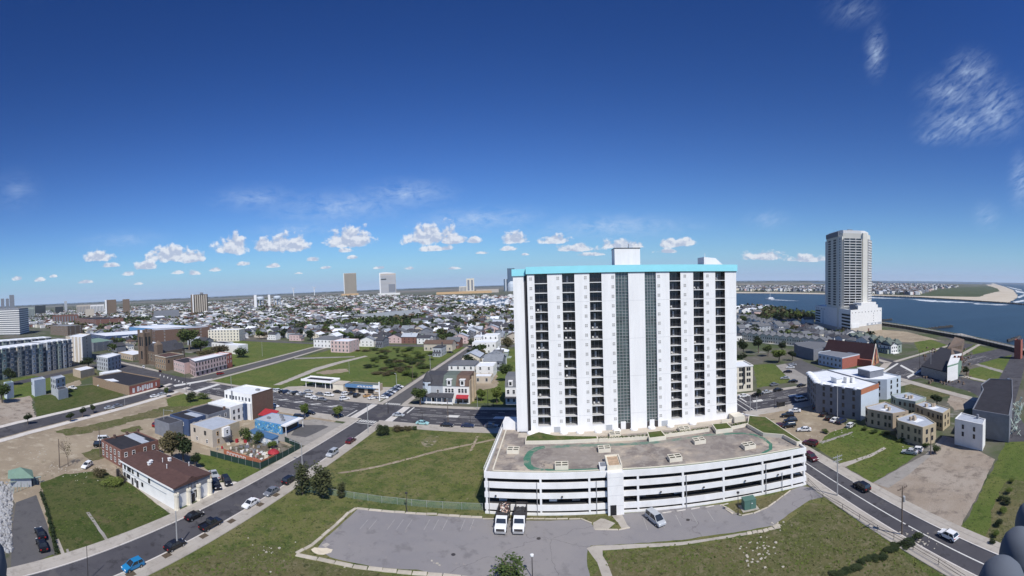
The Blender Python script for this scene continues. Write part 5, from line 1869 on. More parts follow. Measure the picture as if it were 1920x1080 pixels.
# garden plot with its green-screened fence and brick-red inner fence
gfp = [(-99.5, 90.2), (-91, 91.0), (-80.6, 92.0), (-80.2, 99), (-80.0, 111), (-88, 113.6)]
gf = empty('garden_fence', (gfp[2][0], gfp[2][1], 0), 0, 'dark green screened fence wrapping the corner of the junk garden', 'fence')
for i in range(len(gfp) - 1):
 p, q = Vector(gfp[i]), Vector(gfp[i + 1])
 L = (q - p).length
 n_ = max(1, int(L / 2.6))
 for k in range(n_):
  a, c = p.lerp(q, k / n_), p.lerp(q, (k + 1) / n_)
  u = (c - a).normalized()
  nn = Vector((-u.y, u.x)) * .03
  b = MB()
  b.prism([tuple(a - nn), tuple(c - nn), tuple(c + nn), tuple(a + nn)], .05, 1.75)
  b.v = [(x - gfp[2][0], y - gfp[2][1], z) for x, y, z in b.v]
  b.build('screen_panel', M['green_screen'], gf)
  b = MB()
  b.tube((a.x - gfp[2][0], a.y - gfp[2][1], 0), (a.x - gfp[2][0], a.y - gfp[2][1], 1.95), .05, n=5)
  b.build('post', M['galvanised'], gf)
bf = empty('garden_wall', (-90, 93.4, 0), 0, 'rust red painted wall with white frames leaning on it, inside the green fence', 'wall')
b = MB()
b.box(-6.6, -.15, 0, 8.6, .15, 1.9)
b.box(8.4, .16, 0, 8.7, 6.0, 1.6)
b.build('wall', M['wood_fence'], bf)
for i, x in enumerate((-4.6, -3.2, -1.9, -.6, .8, 2.2)):
 b = MB()
 b.box(x - .5, -.26, .2, x - .38, -.16, 1.5)
 b.box(x + .38, -.26, .2, x + .5, -.16, 1.5)
 b.box(x - .38, -.26, 1.38, x + .38, -.16, 1.5)
 b.box(x - .38, -.26, .2, x + .38, -.16, .32)
 b.build('white_frame', M['white_paint'], bf)
r8 = random.Random(8)
junkm = ['lumber', 'white_wall', 'red_canvas', 'metal', 'rubble', 'tan_wall', 'slate_wall', 'brick', 'cream_wall']
for i in range(46):
 x, y = r8.uniform(-102, -82.5), r8.uniform(95, 107.5)
 b = MB()
 w_, d_, h_ = r8.uniform(.4, 1.6), r8.uniform(.3, 1.2), r8.uniform(.3, 1.1)
 m_ = r8.choice(junkm)
 kind_ = r8.choice(('crate', 'planter_box', 'lumber_pile', 'barrel'))
 if kind_ == 'crate':
  b.box(-w_ / 2, -d_ / 2, 0, w_ / 2, d_ / 2, h_)
  b.box(-w_ / 2 - .05, -d_ / 2 - .05, h_, w_ / 2 + .05, d_ / 2 + .05, h_ + .07)
 elif kind_ == 'planter_box':
  b.box(-w_ / 2, -d_ / 2, 0, w_ / 2, d_ / 2, .45)
  for k in range(14):
   leafcard(b, Vector((r8.uniform(-w_ / 2, w_ / 2), r8.uniform(-d_ / 2, d_ / 2), r8.uniform(.5, .9))), .35, r8)
 elif kind_ == 'lumber_pile':
  for k in range(5):
   b.box(-w_, -d_ / 2 + k * .12, k % 3 * .1, w_, -d_ / 2 + k * .12 + .1, k % 3 * .1 + .1)
 else:
  b.lathe([(.3, 0), (.36, .4), (.3, .85), (.25, .87)], 10)
 o = b.build(kind_, M[m_], None)
 o.location = (x, y, .02)
 o.rotation_euler[2] = r8.uniform(0, 3)
 tag(o, {'crate': 'wooden or painted box lying among the clutter of the fenced garden', 'planter_box': 'planter box with small plants in the cluttered fenced garden',
   'lumber_pile': 'loose pile of boards in the cluttered fenced garden', 'barrel': 'round barrel standing in the cluttered fenced garden'}[kind_],
  {'crate': 'box', 'planter_box': 'planter', 'lumber_pile': 'boards', 'barrel': 'barrel'}[kind_],
  {'crate': 'boxes in the fenced garden', 'planter_box': 'planter boxes in the fenced garden', 'lumber_pile': 'board piles in the fenced garden', 'barrel': 'barrels in the fenced garden'}[kind_])
b = MB()
b.lathe([(1.9, .5), (1.5, 1.0), (.9, 1.35), (.05, 1.5)], 12)
for a in range(6):
 b.tube((1.7 * math.cos(a), 1.7 * math.sin(a), 0), (1.7 * math.cos(a), 1.7 * math.sin(a), .6), .04, n=4)
o = b.build('red_canopy', M['red_canvas'])
o.location = (-84.5, 103, 0)
tag(o, 'bright red domed canvas shelter near the street side of the fenced garden', 'canopy')
# small hut far left, its deck, bottom left corner
hut = Bld('gatehouse', 'small grey hut with dark green pointed roof beside the left driveway', 'hut', [(-114.5, 31.6), (-112.5, 37.0), (-117.0, 38.2), (-119.0, 33.0)], 2.6, 'grey_wall', rkind='none')
b = MB()
zc = 4.6
q = [(p[0] * 1.25, p[1] * 1.25) for p in hut.P]
b.add([(*p, 2.6) for p in q] + [(0, 0, zc)], [(0, 1, 4), (1, 2, 4), (2, 3, 4), (3, 0, 4), (3, 2, 1, 0)])
hut.part('roof', b, M['green_wall'])
b = MB()
c0, c1 = G(26, 925), G(76, 905)
for i in range(9):
 t = i / 8
 x, y = c0[0] + (c1[0] - c0[0]) * t, c0[1] + (c1[1] - c0[1]) * t
 b.tube((x, y, 0), (x, y, 1.5), .09, n=5)
 b.tube((x - 1.6, y - .4, 0), (x - 1.6, y - .4, 1.5), .07, n=5)
b.box(min(c0[0], c1[0]) - .4, min(c0[1], c1[1]) - .2, 1.5, min(c0[0], c1[0]) + .1, max(c0[1], c1[1]) + .2, 1.7)
o = b.build('picket_fence', M['sage_wall'])
tag(o, 'weathered green picket railing in front of the small hut', 'fence')
hd = empty('driveway_hedge', (*G(92, 985), 0), 0, 'clipped dark hedge running along the driveway edge at the far left', 'hedge')
b = MB()
r_ = random.Random(3)
hp = [G(76, 925), G(88, 960), G(98, 1000), G(106, 1040)]
for i in range(3):
 p, q = Vector((*hp[i], 0)), Vector((*hp[i + 1], 0))
 for k in range(420):
  c = p.lerp(q, r_.random()) + Vector((r_.uniform(-.45, .45), r_.uniform(-.35, .35), r_.uniform(.05, 1.1)))
  leafcard(b, c - Vector((*G(92, 985), 0)), .35, r_)
b.build('leaves', LEAFD, hd)
# ------------------------------------------------------------------ beyond the second (left) avenue
B9 = Bld('black_roof_store', 'low brick store with broad flat black roof and white mural on red wall', 'store', [(-197, 118), (-191.6, 118.5), (-196.5, 142.5), (-233, 140), (-230, 117)], 5.0, 'tan_brick', 'black_roof', par=.5)
loc, a = B9.at(1, .5, 1.0, .03)
b = MB()
p, q = Vector(B9.P[1]), Vector(B9.P[2])
u = (q - p).normalized()
nn = Vector((u.y, -u.x))
def wallplate(z0, z1, t0, t1, off=.06):
 a_, c_ = p.lerp(q, t0), p.lerp(q, t1)
 b.prism([tuple(a_ + nn * off), tuple(c_ + nn * off), tuple(c_), tuple(a_)][::-1] if False else [tuple(a_), tuple(a_ + nn * off), tuple(c_ + nn * off), tuple(c_)], z0, z1)
wallplate(.2, 4.4, .02, .98)
B9.part('street_wall', b, M['red_brick'])
b = MB()
for t0, t1, z0, z1 in ((.10, .17, .8, 3.2), (.24, .31, .9, 3.6), (.33, .37, 1.2, 2.7), (.39, .45, .8, 3.6), (.47, .52, 1.5, 3.7), (.54, .60, .8, 3.4), (.62, .66, 1.0, 3.6), (.68, .74, 1.0, 3.5), (.84, .87, 1.3, 3.4)):
 wallplate(z0, z1, t0, t1, .09)
B9.part('mural_piece', b, M['white_wall'])
b = MB()
b.prism([(-10, -9.5), (-2, -9.8), (1, -4.5), (-8, -3.0)], 4.56, 4.6)
B9.part('roof_strip', b, M['white_roof'], B9.roofo)
B9b = Bld('store_annex', 'white annex wall and yard behind the black-roofed store', 'building', [(-240, 127), (-233.5, 126), (-234, 140), (-241, 141)], 5.2, 'white_wall', 'white_roof', par=.4)
B10 = Bld('grey_turret_house', 'grey three-storey house with white trim and stepped front beside the black-roofed store', 'house', [(-279, 146), (-262.5, 146), (-273, 163), (-286, 163)], 10.2, 'grey_wall', 'white_roof', par=.5, cornice='white_paint')
B10.win(0, 5, [1.5, 4.4, 7.3], .8, 1.5, 'dark_frame')
B10.win(1, 4, [1.5, 4.4, 7.3], .8, 1.5, 'dark_frame')
B10b = Bld('low_tan_garage', 'low tan flat-roofed outbuilding with white roof edge left of the turret house', 'building', [(-267, 121), (-255, 121), (-260, 134), (-272, 134)], 5.0, 'tan_wall', 'white_roof', par=.3)
B11 = Bld('corner_townhouses', 'three-storey pink and white corner block with cornice at the left junction', 'building', [(-216, 181), (-203, 174.5), (-207.5, 207), (-219, 207)], 9.8, 'pink_wall', 'white_roof', par=.5, cornice='slate_wall')
B11.win(0, 5, [3.8, 6.9], .8, 1.5, 'dark_frame', style='sash')
B11.win(1, 11, [3.8, 6.9], .85, 1.5, 'dark_frame')
B11.win(1, 7, [.8], 1.4, 1.9, 'dark_frame')
B11.win(0, 3, [.8], 1.2, 1.9, 'dark_frame')
b = MB()
b.box(-6, -16.6, 3.0, 7.2, -15.5, 3.3)
p, q = Vector(B11.P[1]), Vector(B11.P[2])
u = (q - p).normalized()
nn = Vector((u.y, -u.x))
b = MB()
b.prism([tuple(p), tuple(p + nn * .9), tuple(q + nn * .9), tuple(q)], 2.9, 3.15)
B11.part('shop_canopy', b, M['slate_wall'])
B11b = Bld('red_corner_end', 'narrow red brick end house closing the pink and white block', 'building', [(-219, 207.2), (-207.4, 207.2), (-209, 214), (-221, 214)], 9.9, 'red_brick', 'white_roof', par=.5)
B11b.win(1, 2, [3.8, 6.9], .8, 1.5)
B11c = Bld('pink_rowhouse', 'pink and red two-storey rowhouses with white bays left of the corner block', 'rowhouse', [(-233, 181), (-216.5, 177), (-218, 195), (-236, 196)], 7.2, 'pink_wall', 'black_roof', par=.4)
B11c.win(0, 5, [1.2, 4.3], 1.0, 1.4)
B12 = Bld('brick_rectory', 'tan brick two-storey rectory with arched windows between the church and the pink rowhouses', 'building', [(-251, 178.5), (-236, 176.5), (-238, 194), (-254, 195)], 9.6, 'tan_brick', 'brown_roof', par=.5, cornice='cream_wall')
B12.win(0, 5, [1.4, 5.4], 1.2, 2.0, 'cream_wall')
B12.win(1, 3, [5.4], 1.1, 1.8, 'dark_frame')
# church: nave with gable roof, square tower
ch = Bld('brown_church', 'old brown stone church with square belfry tower and dark slate roof', 'church', [(-280, 189), (-257, 186), (-263, 216), (-287, 218)], 10, 'stone_brown', rkind='none')
b = MB()
P_ = ch.P
m0 = ((P_[0][0] + P_[3][0]) / 2, (P_[0][1] + P_[3][1]) / 2)
m1_ = ((P_[1][0] + P_[2][0]) / 2, (P_[1][1] + P_[2][1]) / 2)
mm0 = ((P_[0][0] + P_[1][0]) / 2, (P_[0][1] + P_[1][1]) / 2)
mm1 = ((P_[3][0] + P_[2][0]) / 2, (P_[3][1] + P_[2][1]) / 2)
b.add([(*P_[0], 10), (*P_[1], 10), (*P_[2], 10), (*P_[3], 10), (*mm0, 16), (*mm1, 16)], [(1, 2, 5, 4), (3, 0, 4, 5), (0, 1, 4), (2, 3, 5), (3, 2, 1, 0)])
ch.part('roof', b, M['shingle_dark'])
ch.win(1, 6, [3], 1.1, 4.5, 'cream_wall')
ch.win(0, [.3, .5, .7], [3], 1.4, 5, 'cream_wall')
b = MB()
tx, ty = P_[0][0] + 3.2, P_[0][1] - 1
b.box(tx - 3.6, ty - 3.6, 0, tx + 3.6, ty + 3.6, 24)
for sx in (-1, 1):
 for sy in (-1, 1):
  b.box(tx + sx * 3.4 - .7, ty + sy * 3.4 - .7, 0, tx + sx * 3.4 + .7, ty + sy * 3.4 + .7, 26.5)
b.box(tx - 2.6, ty - 3.7, 14, tx - .6, ty - 3.55, 21, 1)
b.box(tx + .6, ty - 3.7, 14, tx + 2.6, ty - 3.55, 21, 1)
b.box(tx + 3.55, ty - 2.6, 14, tx + 3.7, ty - .6, 21, 1)
b.box(tx + 3.55, ty + .6, 14, tx + 3.7, ty + 2.6, 21, 1)
b.box(tx - 1, ty - 3.7, 4, tx + 1, ty - 3.55, 10, 1)
tb = ch.part('bell_tower', b, [M['stone_brown'], M['glass']])
b = MB()
b.box(P_[1][0] - 3.5, P_[1][1] - 1.5, 0, P_[1][0] + .8, P_[1][1] + 3.5, 16)
b.add([(P_[1][0] - 3.5, P_[1][1] - 1.5, 16), (P_[1][0] + .8, P_[1][1] - 1.5, 16), (P_[1][0] + .8, P_[1][1] + 3.5, 16), (P_[1][0] - 3.5, P_[1][1] + 3.5, 16), (P_[1][0] - 1.35, P_[1][1] + 1, 19)],
 [(0, 1, 4), (1, 2, 4), (2, 3, 4), (3, 0, 4)])
ch.part('stair_turret', b, M['stone_brown'])
for (x, y) in ((-2, 8), (7, 5)):
 b = MB()
 b.add([(x - 2.5, y, 10), (x + 2.5, y, 10), (x, y, 14.5), (x - 2.5, y + 8, 10), (x + 2.5, y + 8, 10), (x, y + 8, 14.5)], [(0, 1, 2), (0, 2, 5, 3), (1, 4, 5, 2)])
 ch.part('dormer', b, M['shingle_dark'])
# little tower houses left
B13 = Bld('narrow_grey_house', 'tall narrow grey house standing alone on the green lot at the left', 'house', [(-221, 86.5), (-213.5, 86.5), (-217, 93.5), (-224, 94)], 9.6, 'grey_wall', 'silver_roof', par=.4)
B13.win(1, 2, [1.2, 4.2, 7.2], .8, 1.4, 'dark_frame')
B13.win(0, 3, [4.2, 7.2], .8, 1.4, 'dark_frame')
B13b = Bld('narrow_house_wing', 'low dark-roofed wing in front of the tall narrow grey house', 'house', [(-213, 86), (-206, 84.5), (-208, 91), (-215, 92)], 5.0, 'grey_wall', 'shingle_dark', par=.3)
B13b.win(0, [.5], [1.2], .9, 1.2)
B14 = Bld('white_panel_house', 'narrow grey house with a plain white sunlit side on the far left lot', 'house', [(-226.5, 77), (-220, 76.5), (-222.5, 84), (-229, 84.5)], 8.8, 'pale_blue_wall', 'silver_roof', par=.4)
B14.win(0, [.2], [5.6], .9, 1.4, 'dark_frame')
B15 = Bld('arched_shed', 'tall pale grey round-topped shed at the far left', 'shed', [(-226, 61), (-222, 61.5), (-224, 66), (-228, 66)], 8.5, 'pale_blue_wall', 'green_wall', par=.3)
# long apartment terraces, far left: bays, recessed balconies, pale cornice
def terrace(name, label, p, q, depth, H, nb, cols, floors=6, proud=1.6):
 p, q = Vector(p), Vector(q)
 u = (q - p).normalized()
 nn = Vector((u.y, -u.x))
 L = (q - p).length
 c = (p + q) / 2
 root = empty(name, (c.x, c.y, 0), 0, label, 'apartment block')
 back = -nn * depth
 def put(b, nme, m, par=None):
  b.v = [(x - c.x, y - c.y, z) for x, y, z in b.v]
  return b.build(nme, m, par or root)
 b = MB()
 b.prism(ccw([tuple(p), tuple(q), tuple(q + back), tuple(p + back)]), 0, H - .6)
 put(b, 'wall', M['slate_wall'])
 b = MB()
 b.prism(ccw([tuple(p + nn * .5), tuple(q + nn * .5), tuple(q + back), tuple(p + back)]), H - .6, H - .2)
 put(b, 'roof', M['white_roof'])
 w = L / nb
 fh = H / floors
 for i in range(nb):
  a = p + u * (w * i + w * .08)
  e = p + u * (w * (i + .62))
  b = MB()
  b.prism(ccw([tuple(a), tuple(e), tuple(e + nn * proud), tuple(a + nn * proud)]), 0, H - .5)
  bo = put(b, 'bay', M[cols[i % len(cols)]])
  b = MB()
  b.prism(ccw([tuple(a - u * .3), tuple(e + u * .3), tuple(e + u * .3 + nn * (proud + .4)), tuple(a - u * .3 + nn * (proud + .4))]), H - .5, H + .25)
  put(b, 'cornice', M['white_paint'])
  b = MB()
  me = win_mesh(1.5, 1.5, 'white_paint', 'glass', 'pair')
  cc = (a + e) / 2 + nn * proud
  ang_ = math.atan2(u.y, u.x)
  for k in range(floors):
   link('window', me, bo, (cc.x - c.x, cc.y - c.y, k * fh + fh * .35), ang_)
  b = MB()
  a2, e2 = e + u * .1, p + u * (w * (i + 1) + w * .02)
  for k in range(1, floors):
   b.prism(ccw([tuple(a2), tuple(e2), tuple(e2 + nn * (proud * .8)), tuple(a2 + nn * (proud * .8))]), k * fh - .1, k * fh + .1)
   b.prism(ccw([tuple(a2 + nn * (proud * .75)), tuple(e2 + nn * (proud * .75)), tuple(e2 + nn * (proud * .8)), tuple(a2 + nn * (proud * .8))]), k * fh, k * fh + 1.0)
  tag(put(b, 'balconies', M['metal']), kind='stuff')
 return root
terrace('apartment_terrace', 'long dark grey terrace of seven-storey bays with white scalloped cornice, nearest the left street', (-277, 62), (-298, 112), 16, 21, 8, ['slate_wall', 'grey_wall', 'sage_wall', 'slate_wall', 'beige_wall'])
terrace('apartment_terrace', 'right-hand half of the bay-fronted grey terrace, next to the tan end block', (-299, 114), (-307, 139), 16, 21.5, 5, ['grey_wall', 'slate_wall', 'sage_wall'])
terrace('apartment_terrace', 'second grey bay-fronted terrace seen above the roof of the first', (-345, 60), (-352, 140), 16, 20.5, 12, ['grey_wall', 'slate_wall', 'sage_wall'])
B16 = Bld('tan_end_block', 'plain tan seven-storey end block with white vertical ribs at the end of the terraces', 'apartment block', [(-343, 150), (-319.5, 154), (-345, 176), (-362, 172)], 21, 'beige_wall', 'white_roof', par=.6)
B16.win(1, 1, [3, 6, 9, 12, 15, 18], 1.2, 1.3, 'dark_frame')
b = MB()
p, q = Vector(B16.P[0]), Vector(B16.P[1])
u = (q - p).normalized()
nn = Vector((u.y, -u.x))
for t in (.35, .55, .78, .97):
 a = p.lerp(q, t)
 b.prism(ccw([tuple(a), tuple(a + u * 1.6), tuple(a + u * 1.6 + nn * .6), tuple(a + nn * .6)]), 0, 20.8)
B16.part('rib', b, M['white_paint'])
B17 = Bld('white_office_block', 'white office tower with dark horizontal window bands at the left edge', 'office tower', [(-735, 150), (-684, 216), (-735, 250), (-790, 190)], 44, 'slate_wall', 'white_roof', par=.5)
for k in range(12):
 b = MB()
 q = B17.inset(-.8)
 b.prism(q, 3.5 * k + 1.4, 3.5 * k + 3.1)
 B17.part('floor_band', b, M['white_wall'])
# ------------------------------------------------------------------ across the boulevard, left of the tower
V1 = Bld('victorian_rowhouse', 'blue-grey turreted corner rowhouse with dark pointed roof facing the boulevard', 'rowhouse', rp(-60.5, -51.5, 176, 188), 7.6, 'grey_wall', rkind='none')
b = MB()
x0, x1, y0, y1 = -4.7, 4.5, -6.2, 6.0
b.add([(x0, y0, 7.5), (x1, y0, 7.5), (x1, y1, 9), (x0, y1, 9), (x0 + .8, y0 + 3, 11.4), (x1, y0 + 3, 11.4), (x1, y1, 11.6), (x0, y1, 11.6)],
 [(0, 1, 5, 4), (4, 5, 6, 7), (3, 0, 4, 7), (1, 2, 6, 5), (2, 3, 7, 6), (3, 2, 1, 0)])
b.lathe([(2.4, 7.4), (2.3, 9.6), (1.2, 11.8), (.05, 13.4)], 10, -2.6, -4.6)
V1.part('roof', b, M['shingle_dark'])
b = MB()
b.lathe([(2.1, 0), (2.1, 9.0)], 10, -2.6, -4.9)
V1.part('turret', b, M['pale_blue_wall'])
V1.win(0, [.2, .75], [4.4], .9, 1.4)
b = MB()
b.add([(-5, -8.6, 3.0), (9.5, -8.6, 3.0), (9.5, -5.9, 4.3), (-5, -5.9, 4.3), (-5, -8.6, 3.15), (9.5, -8.6, 3.15), (9.5, -5.9, 4.45), (-5, -5.9, 4.45)],
 [(3, 2, 1, 0), (4, 5, 6, 7), (0, 1, 5, 4), (1, 2, 6, 5), (3, 0, 4, 7)])
pr = V1.part('porch_roof', b, M['shingle_dark'])
b = MB()
for i in range(7):
 b.tube((-4.6 + i * 2.3, -8.3, 0), (-4.6 + i * 2.3, -8.3, 3.1), .12, n=6)
V1.part('porch_posts', b, M['white_paint'])
b = MB()
b.box(-4.6, -8.35, .3, 9.3, -8.25, 1.1)
V1.part('porch_rail', b, M['white_paint'])
V1.door(0, .5, 1.1, 2.2, 'dark_frame')
for k, (xa, xb, lab, rm) in enumerate(((-51.5, -45.7, 'cream rowhouse with green-grey mansard roof in the middle of the boulevard row', 'shingle_green'),
         (-45.7, -39.9, 'cream rowhouse with brownish mansard roof and red striped awning over its shop', 'shingle_brown'))):
 V = Bld('mansard_rowhouse', lab, 'rowhouse', rp(xa, xb, 176, 188), 7.6, 'cream_wall' if False else 'white_wall', rkind='none')
 b = MB()
 hw = (xb - xa) / 2
 b.add([(-hw, -6.2, 7.5), (hw, -6.2, 7.5), (hw, 6, 7.5), (-hw, 6, 7.5), (-hw, -3.4, 11.6), (hw, -3.4, 11.6), (hw, 6, 11.7), (-hw, 6, 11.7)],
  [(0, 1, 5, 4), (4, 5, 6, 7), (3, 0, 4, 7), (1, 2, 6, 5), (2, 3, 7, 6), (3, 2, 1, 0)])
 ro = V.part('roof', b, M[rm])
 b = MB()
 b.box(-1.0, -6.2, 7.6, 1.0, -4.2, 10.1, 0)
 b.box(-1.25, -6.35, 10.1, 1.25, -4.0, 10.4, 0)
 b.box(-.55, -6.24, 8.2, .55, -6.19, 9.7, 1)
 V.part('dormer', b, [M['white_paint'], M['glass']])
 V.win(0, [.26, .5, .74], [4.7], .95, 1.7, 'white_paint')
 if k:
  b = MB()
  b.add([(-hw + .2, -7.9, 2.9), (hw - .2, -7.9, 2.9), (hw - .2, -6.02, 3.9), (-hw + .2, -6.02, 3.9), (-hw + .2, -7.9, 2.6), (hw - .2, -7.9, 2.6)], [(0, 1, 2, 3), (4, 5, 1, 0)])
  V.part('awning', b, M['maroon_awning'] if 'maroon_awning' in M else M['red_canvas'])
  b = MB()
  b.box(-hw + .4, -6.1, .5, -.2, -6.0, 2.4)
  b.box(.2, -6.1, .5, hw - .4, -6.0, 2.4)
  V.part('shop_window', b, M['glass'])
 V.door(0, .14, 1.0, 2.1)
b = MB()
b.box(-39.88, 176.3, 0, -39.6, 188, 9.8)
b.box(-39.6, 180, 0, -38.8, 181, 11)
b.box(-39.6, 185, 0, -38.8, 186, 11.5)
o = b.build('party_wall', M['tan_wall'])
tag(o, 'bare tan party wall with chimney stubs at the end of the boulevard row', 'wall')
V3 = Bld('white_side_house', 'white three-storey rowhouse half hidden behind the left edge of the tower', 'rowhouse', rp(-24.5, -15, 176, 188), 7.6, 'white_wall', rkind='none')
b = MB()
b.add([(-4.9, -6.2, 7.5), (4.7, -6.2, 7.5), (4.7, 6, 7.5), (-4.9, 6, 7.5), (-4.9, -3.4, 11.3), (4.7, -3.4, 11.3), (4.7, 6, 11.4), (-4.9, 6, 11.4)],
 [(0, 1, 5, 4), (4, 5, 6, 7), (3, 0, 4, 7), (1, 2, 6, 5), (2, 3, 7, 6), (3, 2, 1, 0)])
V3.part('roof', b, M['shingle_grey'])
V3.win(0, 4, [4.6, 1.2], .95, 1.6)
b = MB()
b.box(-3.4, -6.2, 7.7, -1.6, -4.4, 10)
b.box(-3.0, -6.25, 8.2, -2.0, -6.2, 9.6, 1)
b.box(-4.8, -8.2, 3.1, 4.6, -6.01, 3.4, 2)
V3.part('dormer', b, [M['white_paint'], M['glass'], M['shingle_dark']])
mb_ = [('white_double_house', 'white two-storey house with dark hipped roof on the avenue behind the boulevard row', rp(-63, -48.5, 228, 242), 6.6, 'white_wall', 'shingle_grey', 'hip', 1.6),
 ('white_flat_house', 'white house with pale flat roof right of the dark hipped one behind the boulevard row', rp(-47.5, -38, 228, 241), 6.2, 'white_wall', 'white_roof', 'flat', 0),
 ('beige_low_house', 'low beige house with white porch in the yard behind the boulevard row', rp(-46, -37, 214, 222), 3.6, 'beige_wall', 'white_roof', 'flat', 0),
 ('white_corner_house', 'white yard house at the avenue kerb behind the turreted rowhouse', rp(-63, -54, 208, 217), 3.2, 'white_wall', 'white_roof', 'flat', 0),
 ('big_white_house', 'large white three-storey house with pale roof and rows of windows beside the long avenue', rp(-66, -48.5, 306, 322), 8.6, 'white_wall', 'white_roof', 'flat', 0),
 ('tall_white_house', 'tall white rear block stepping up behind the large white house', rp(-61, -49.5, 324, 338), 11.5, 'white_wall', 'white_roof', 'flat', 0),
 ('long_pale_rowhouses', 'long pale two-storey rowhouses facing the field from its far edge', rp(-108, -85, 320, 332), 5.6, 'beige_wall', 'shingle_brown', 'gable', 2.2),
 ('pink_house', 'pink three-storey flat-roofed house at the end of the field', rp(-181, -164, 300, 318), 9.2, 'pink_wall', 'white_roof', 'flat', 0),
 ('white_hipped_house', 'white two-storey house with grey hipped roof left of the pink one', rp(-212, -190, 322, 336), 7.5, 'white_wall', 'shingle_grey', 'hip', 2.5),
 ('white_garage_house', 'plain white windowless building beyond the left field', rp(-265, -248, 262, 274), 7.5, 'white_wall', 'white_roof', 'flat', 0),
 ('white_lettered_house', 'white house with a row of arched windows left of the plain white building', rp(-285, -269, 266, 278), 8.0, 'white_wall', 'black_roof', 'flat', 0),
 ('cream_institution', 'cream three-storey institution with many small windows and white roof in the left middle distance', [(-350, 322), (-318, 338), (-324, 354), (-356, 338)], 12.5, 'cream_wall', 'white_roof', 'flat', 0),
 ('school_building', 'long brown brick school with pale flat roof behind the church', [(-425, 290), (-400, 286), (-372, 345), (-395, 352)], 14, 'brown_brick', 'silver_roof', 'flat', 0),
 ('blue_warehouse', 'wide warehouse with white roof and blue walls left of the church', [(-520, 262), (-462, 256), (-440, 330), (-500, 350)], 7, 'dark_blue_wall', 'white_roof', 'flat', 0),
 ('warehouse_wing', 'rear wing of the blue and white warehouse', [(-560, 352), (-470, 346), (-455, 400), (-550, 410)], 8.5, 'blue_wall', 'white_roof', 'flat', 0),
 ('white_roof_store', 'white flat-roofed store on the street left of the church', [(-322, 190), (-296, 188), (-300, 206), (-328, 208)], 5, 'tan_wall', 'white_roof', 'flat', 0),
 ('white_roof_depot', 'long low building with white roof beyond the left street', [(-372, 246), (-330, 240), (-332, 256), (-376, 262)], 5, 'slate_wall', 'white_roof', 'flat', 0),
 ('dark_green_hall', 'long low hall with pale green roof behind the tan end block', [(-420, 205), (-380, 196), (-386, 222), (-430, 228)], 9, 'slate_wall', 'green_wall', 'flat', 0),
 ('red_brick_slab', 'long dark red brick slab in the left distance', [(-900, 420), (-760, 400), (-740, 452), (-880, 470)], 14, 'brick', 'black_roof', 'flat', 0),
 ('grey_pink_block', 'pinkish grey block with flat roof between the offices and terraces', [(-640, 254), (-590, 262), (-596, 290), (-650, 282)], 15, 'stone_brown', 'grey_roof', 'flat', 0),
 ('long_shed_roof', 'very long grey ribbed shed roof in the middle distance', [(-330, 630), (-318, 626), (-262, 760), (-276, 766)], 9, 'grey_wall', 'grey_roof', 'flat', 0)]
for nm, lab, poly, H, wl, rf, rk, rh in mb_:
 o = Bld(nm, lab, 'building' if 'house' not in nm or 'ware' in nm else 'house', ccw(poly), H, wl, rf, rkind=rk, rh=rh, par=.4)
 fl = max(1, int(H / 3))
 if nm not in ('white_garage_house', 'warehouse_wing', 'long_shed_roof'):
  L0 = math.hypot(poly[1][0] - poly[0][0], poly[1][1] - poly[0][1])
  big = H > 18
  if not big:
   o.win(0, max(2, int(L0 / 3.4)), [1.1 + k * H / fl for k in range(fl)], 1.0, 1.5, 'grey_wall' if 'white' not in wl else 'white_paint')
   o.win(1, 3, [1.1 + k * H / fl for k in range(fl)], 1.0, 1.5)
# tyre and service shops on the boulevard corner
gs = Bld('service_shop', 'low tan tyre shop with dark blue fascia, white blurred lettering and open work bay', 'shop', rp(-103.5, -87.4, 184.5, 193), 3.4, 'tan_wall', 'shingle_green', par=.2)
b = MB()
b.add([(-8.3, -5.2, 2.5), (8.3, -5.2, 2.5), (8.1, -4.27, 4.1), (-8.1, -4.27, 4.1), (-8.3, -4.3, 2.4), (8.3, -4.3, 2.4)], [(0, 1, 2, 3), (4, 5, 1, 0), (0, 3, 4), (1, 5, 2)])
gs.part('fascia', b, M['blue_metal'])
b = MB()
r_ = random.Random(4)
for i in range(11):
 x = -1.4 + i * .78
 z = 3.0
 b.box(x, -5.22 + .55 * 0, z, x + .5, -4.9, z + .16)
 b.box(x + (.0 if i % 2 else .34), -5.1, z, x + (.16 if i % 2 else .5), -4.85, z + .62)
 if i % 3:
  b.box(x, -5.0, z + .5, x + .5, -4.75, z + .64)
gs.part('lettering', b, M['white_paint'])
b = MB()
b.box(-1.2, -4.32, 0, 2.2, -4.25, 2.4)
b.box(4.0, -4.32, 0, 7.0, -4.25, 2.2)
b.box(-7.2, -4.32, .3, -2.6, -4.25, 2.1)
gs.part('garage_door', b, M['dark_void'])
gc = empty('filling_station', (-120, 189, 0), 0, 'white flat canopy on posts over rows of parked cars, left of the tyre shop', 'canopy')
b = MB()
b.box(-10.5, -4.5, 3.4, 8.2, 4.5, 4.2, 0)
b.box(-8.2, -2.6, 4.2, 6.4, 1.6, 4.21, 1)
b.box(-10.5, -4.5, 4.2, 8.2, -4.2, 4.45, 0)
b.box(-10.5, 4.2, 4.2, 8.2, 4.5, 4.45, 0)
b.build('canopy_roof', [M['white_paint'], M['black_roof']], gc)
b = MB()
for x in (-8, -2, 4, 7):
 b.box(x - .15, -3.6, 0, x + .15, -3.3, 3.4)
 b.box(x - .15, 3.3, 0, x + .15, 3.6, 3.4)
b.build('posts', M['white_paint'], gc)
b = MB()
b.box(8.4, -3.5, 0, 14.5, 4, 3.0, 0)
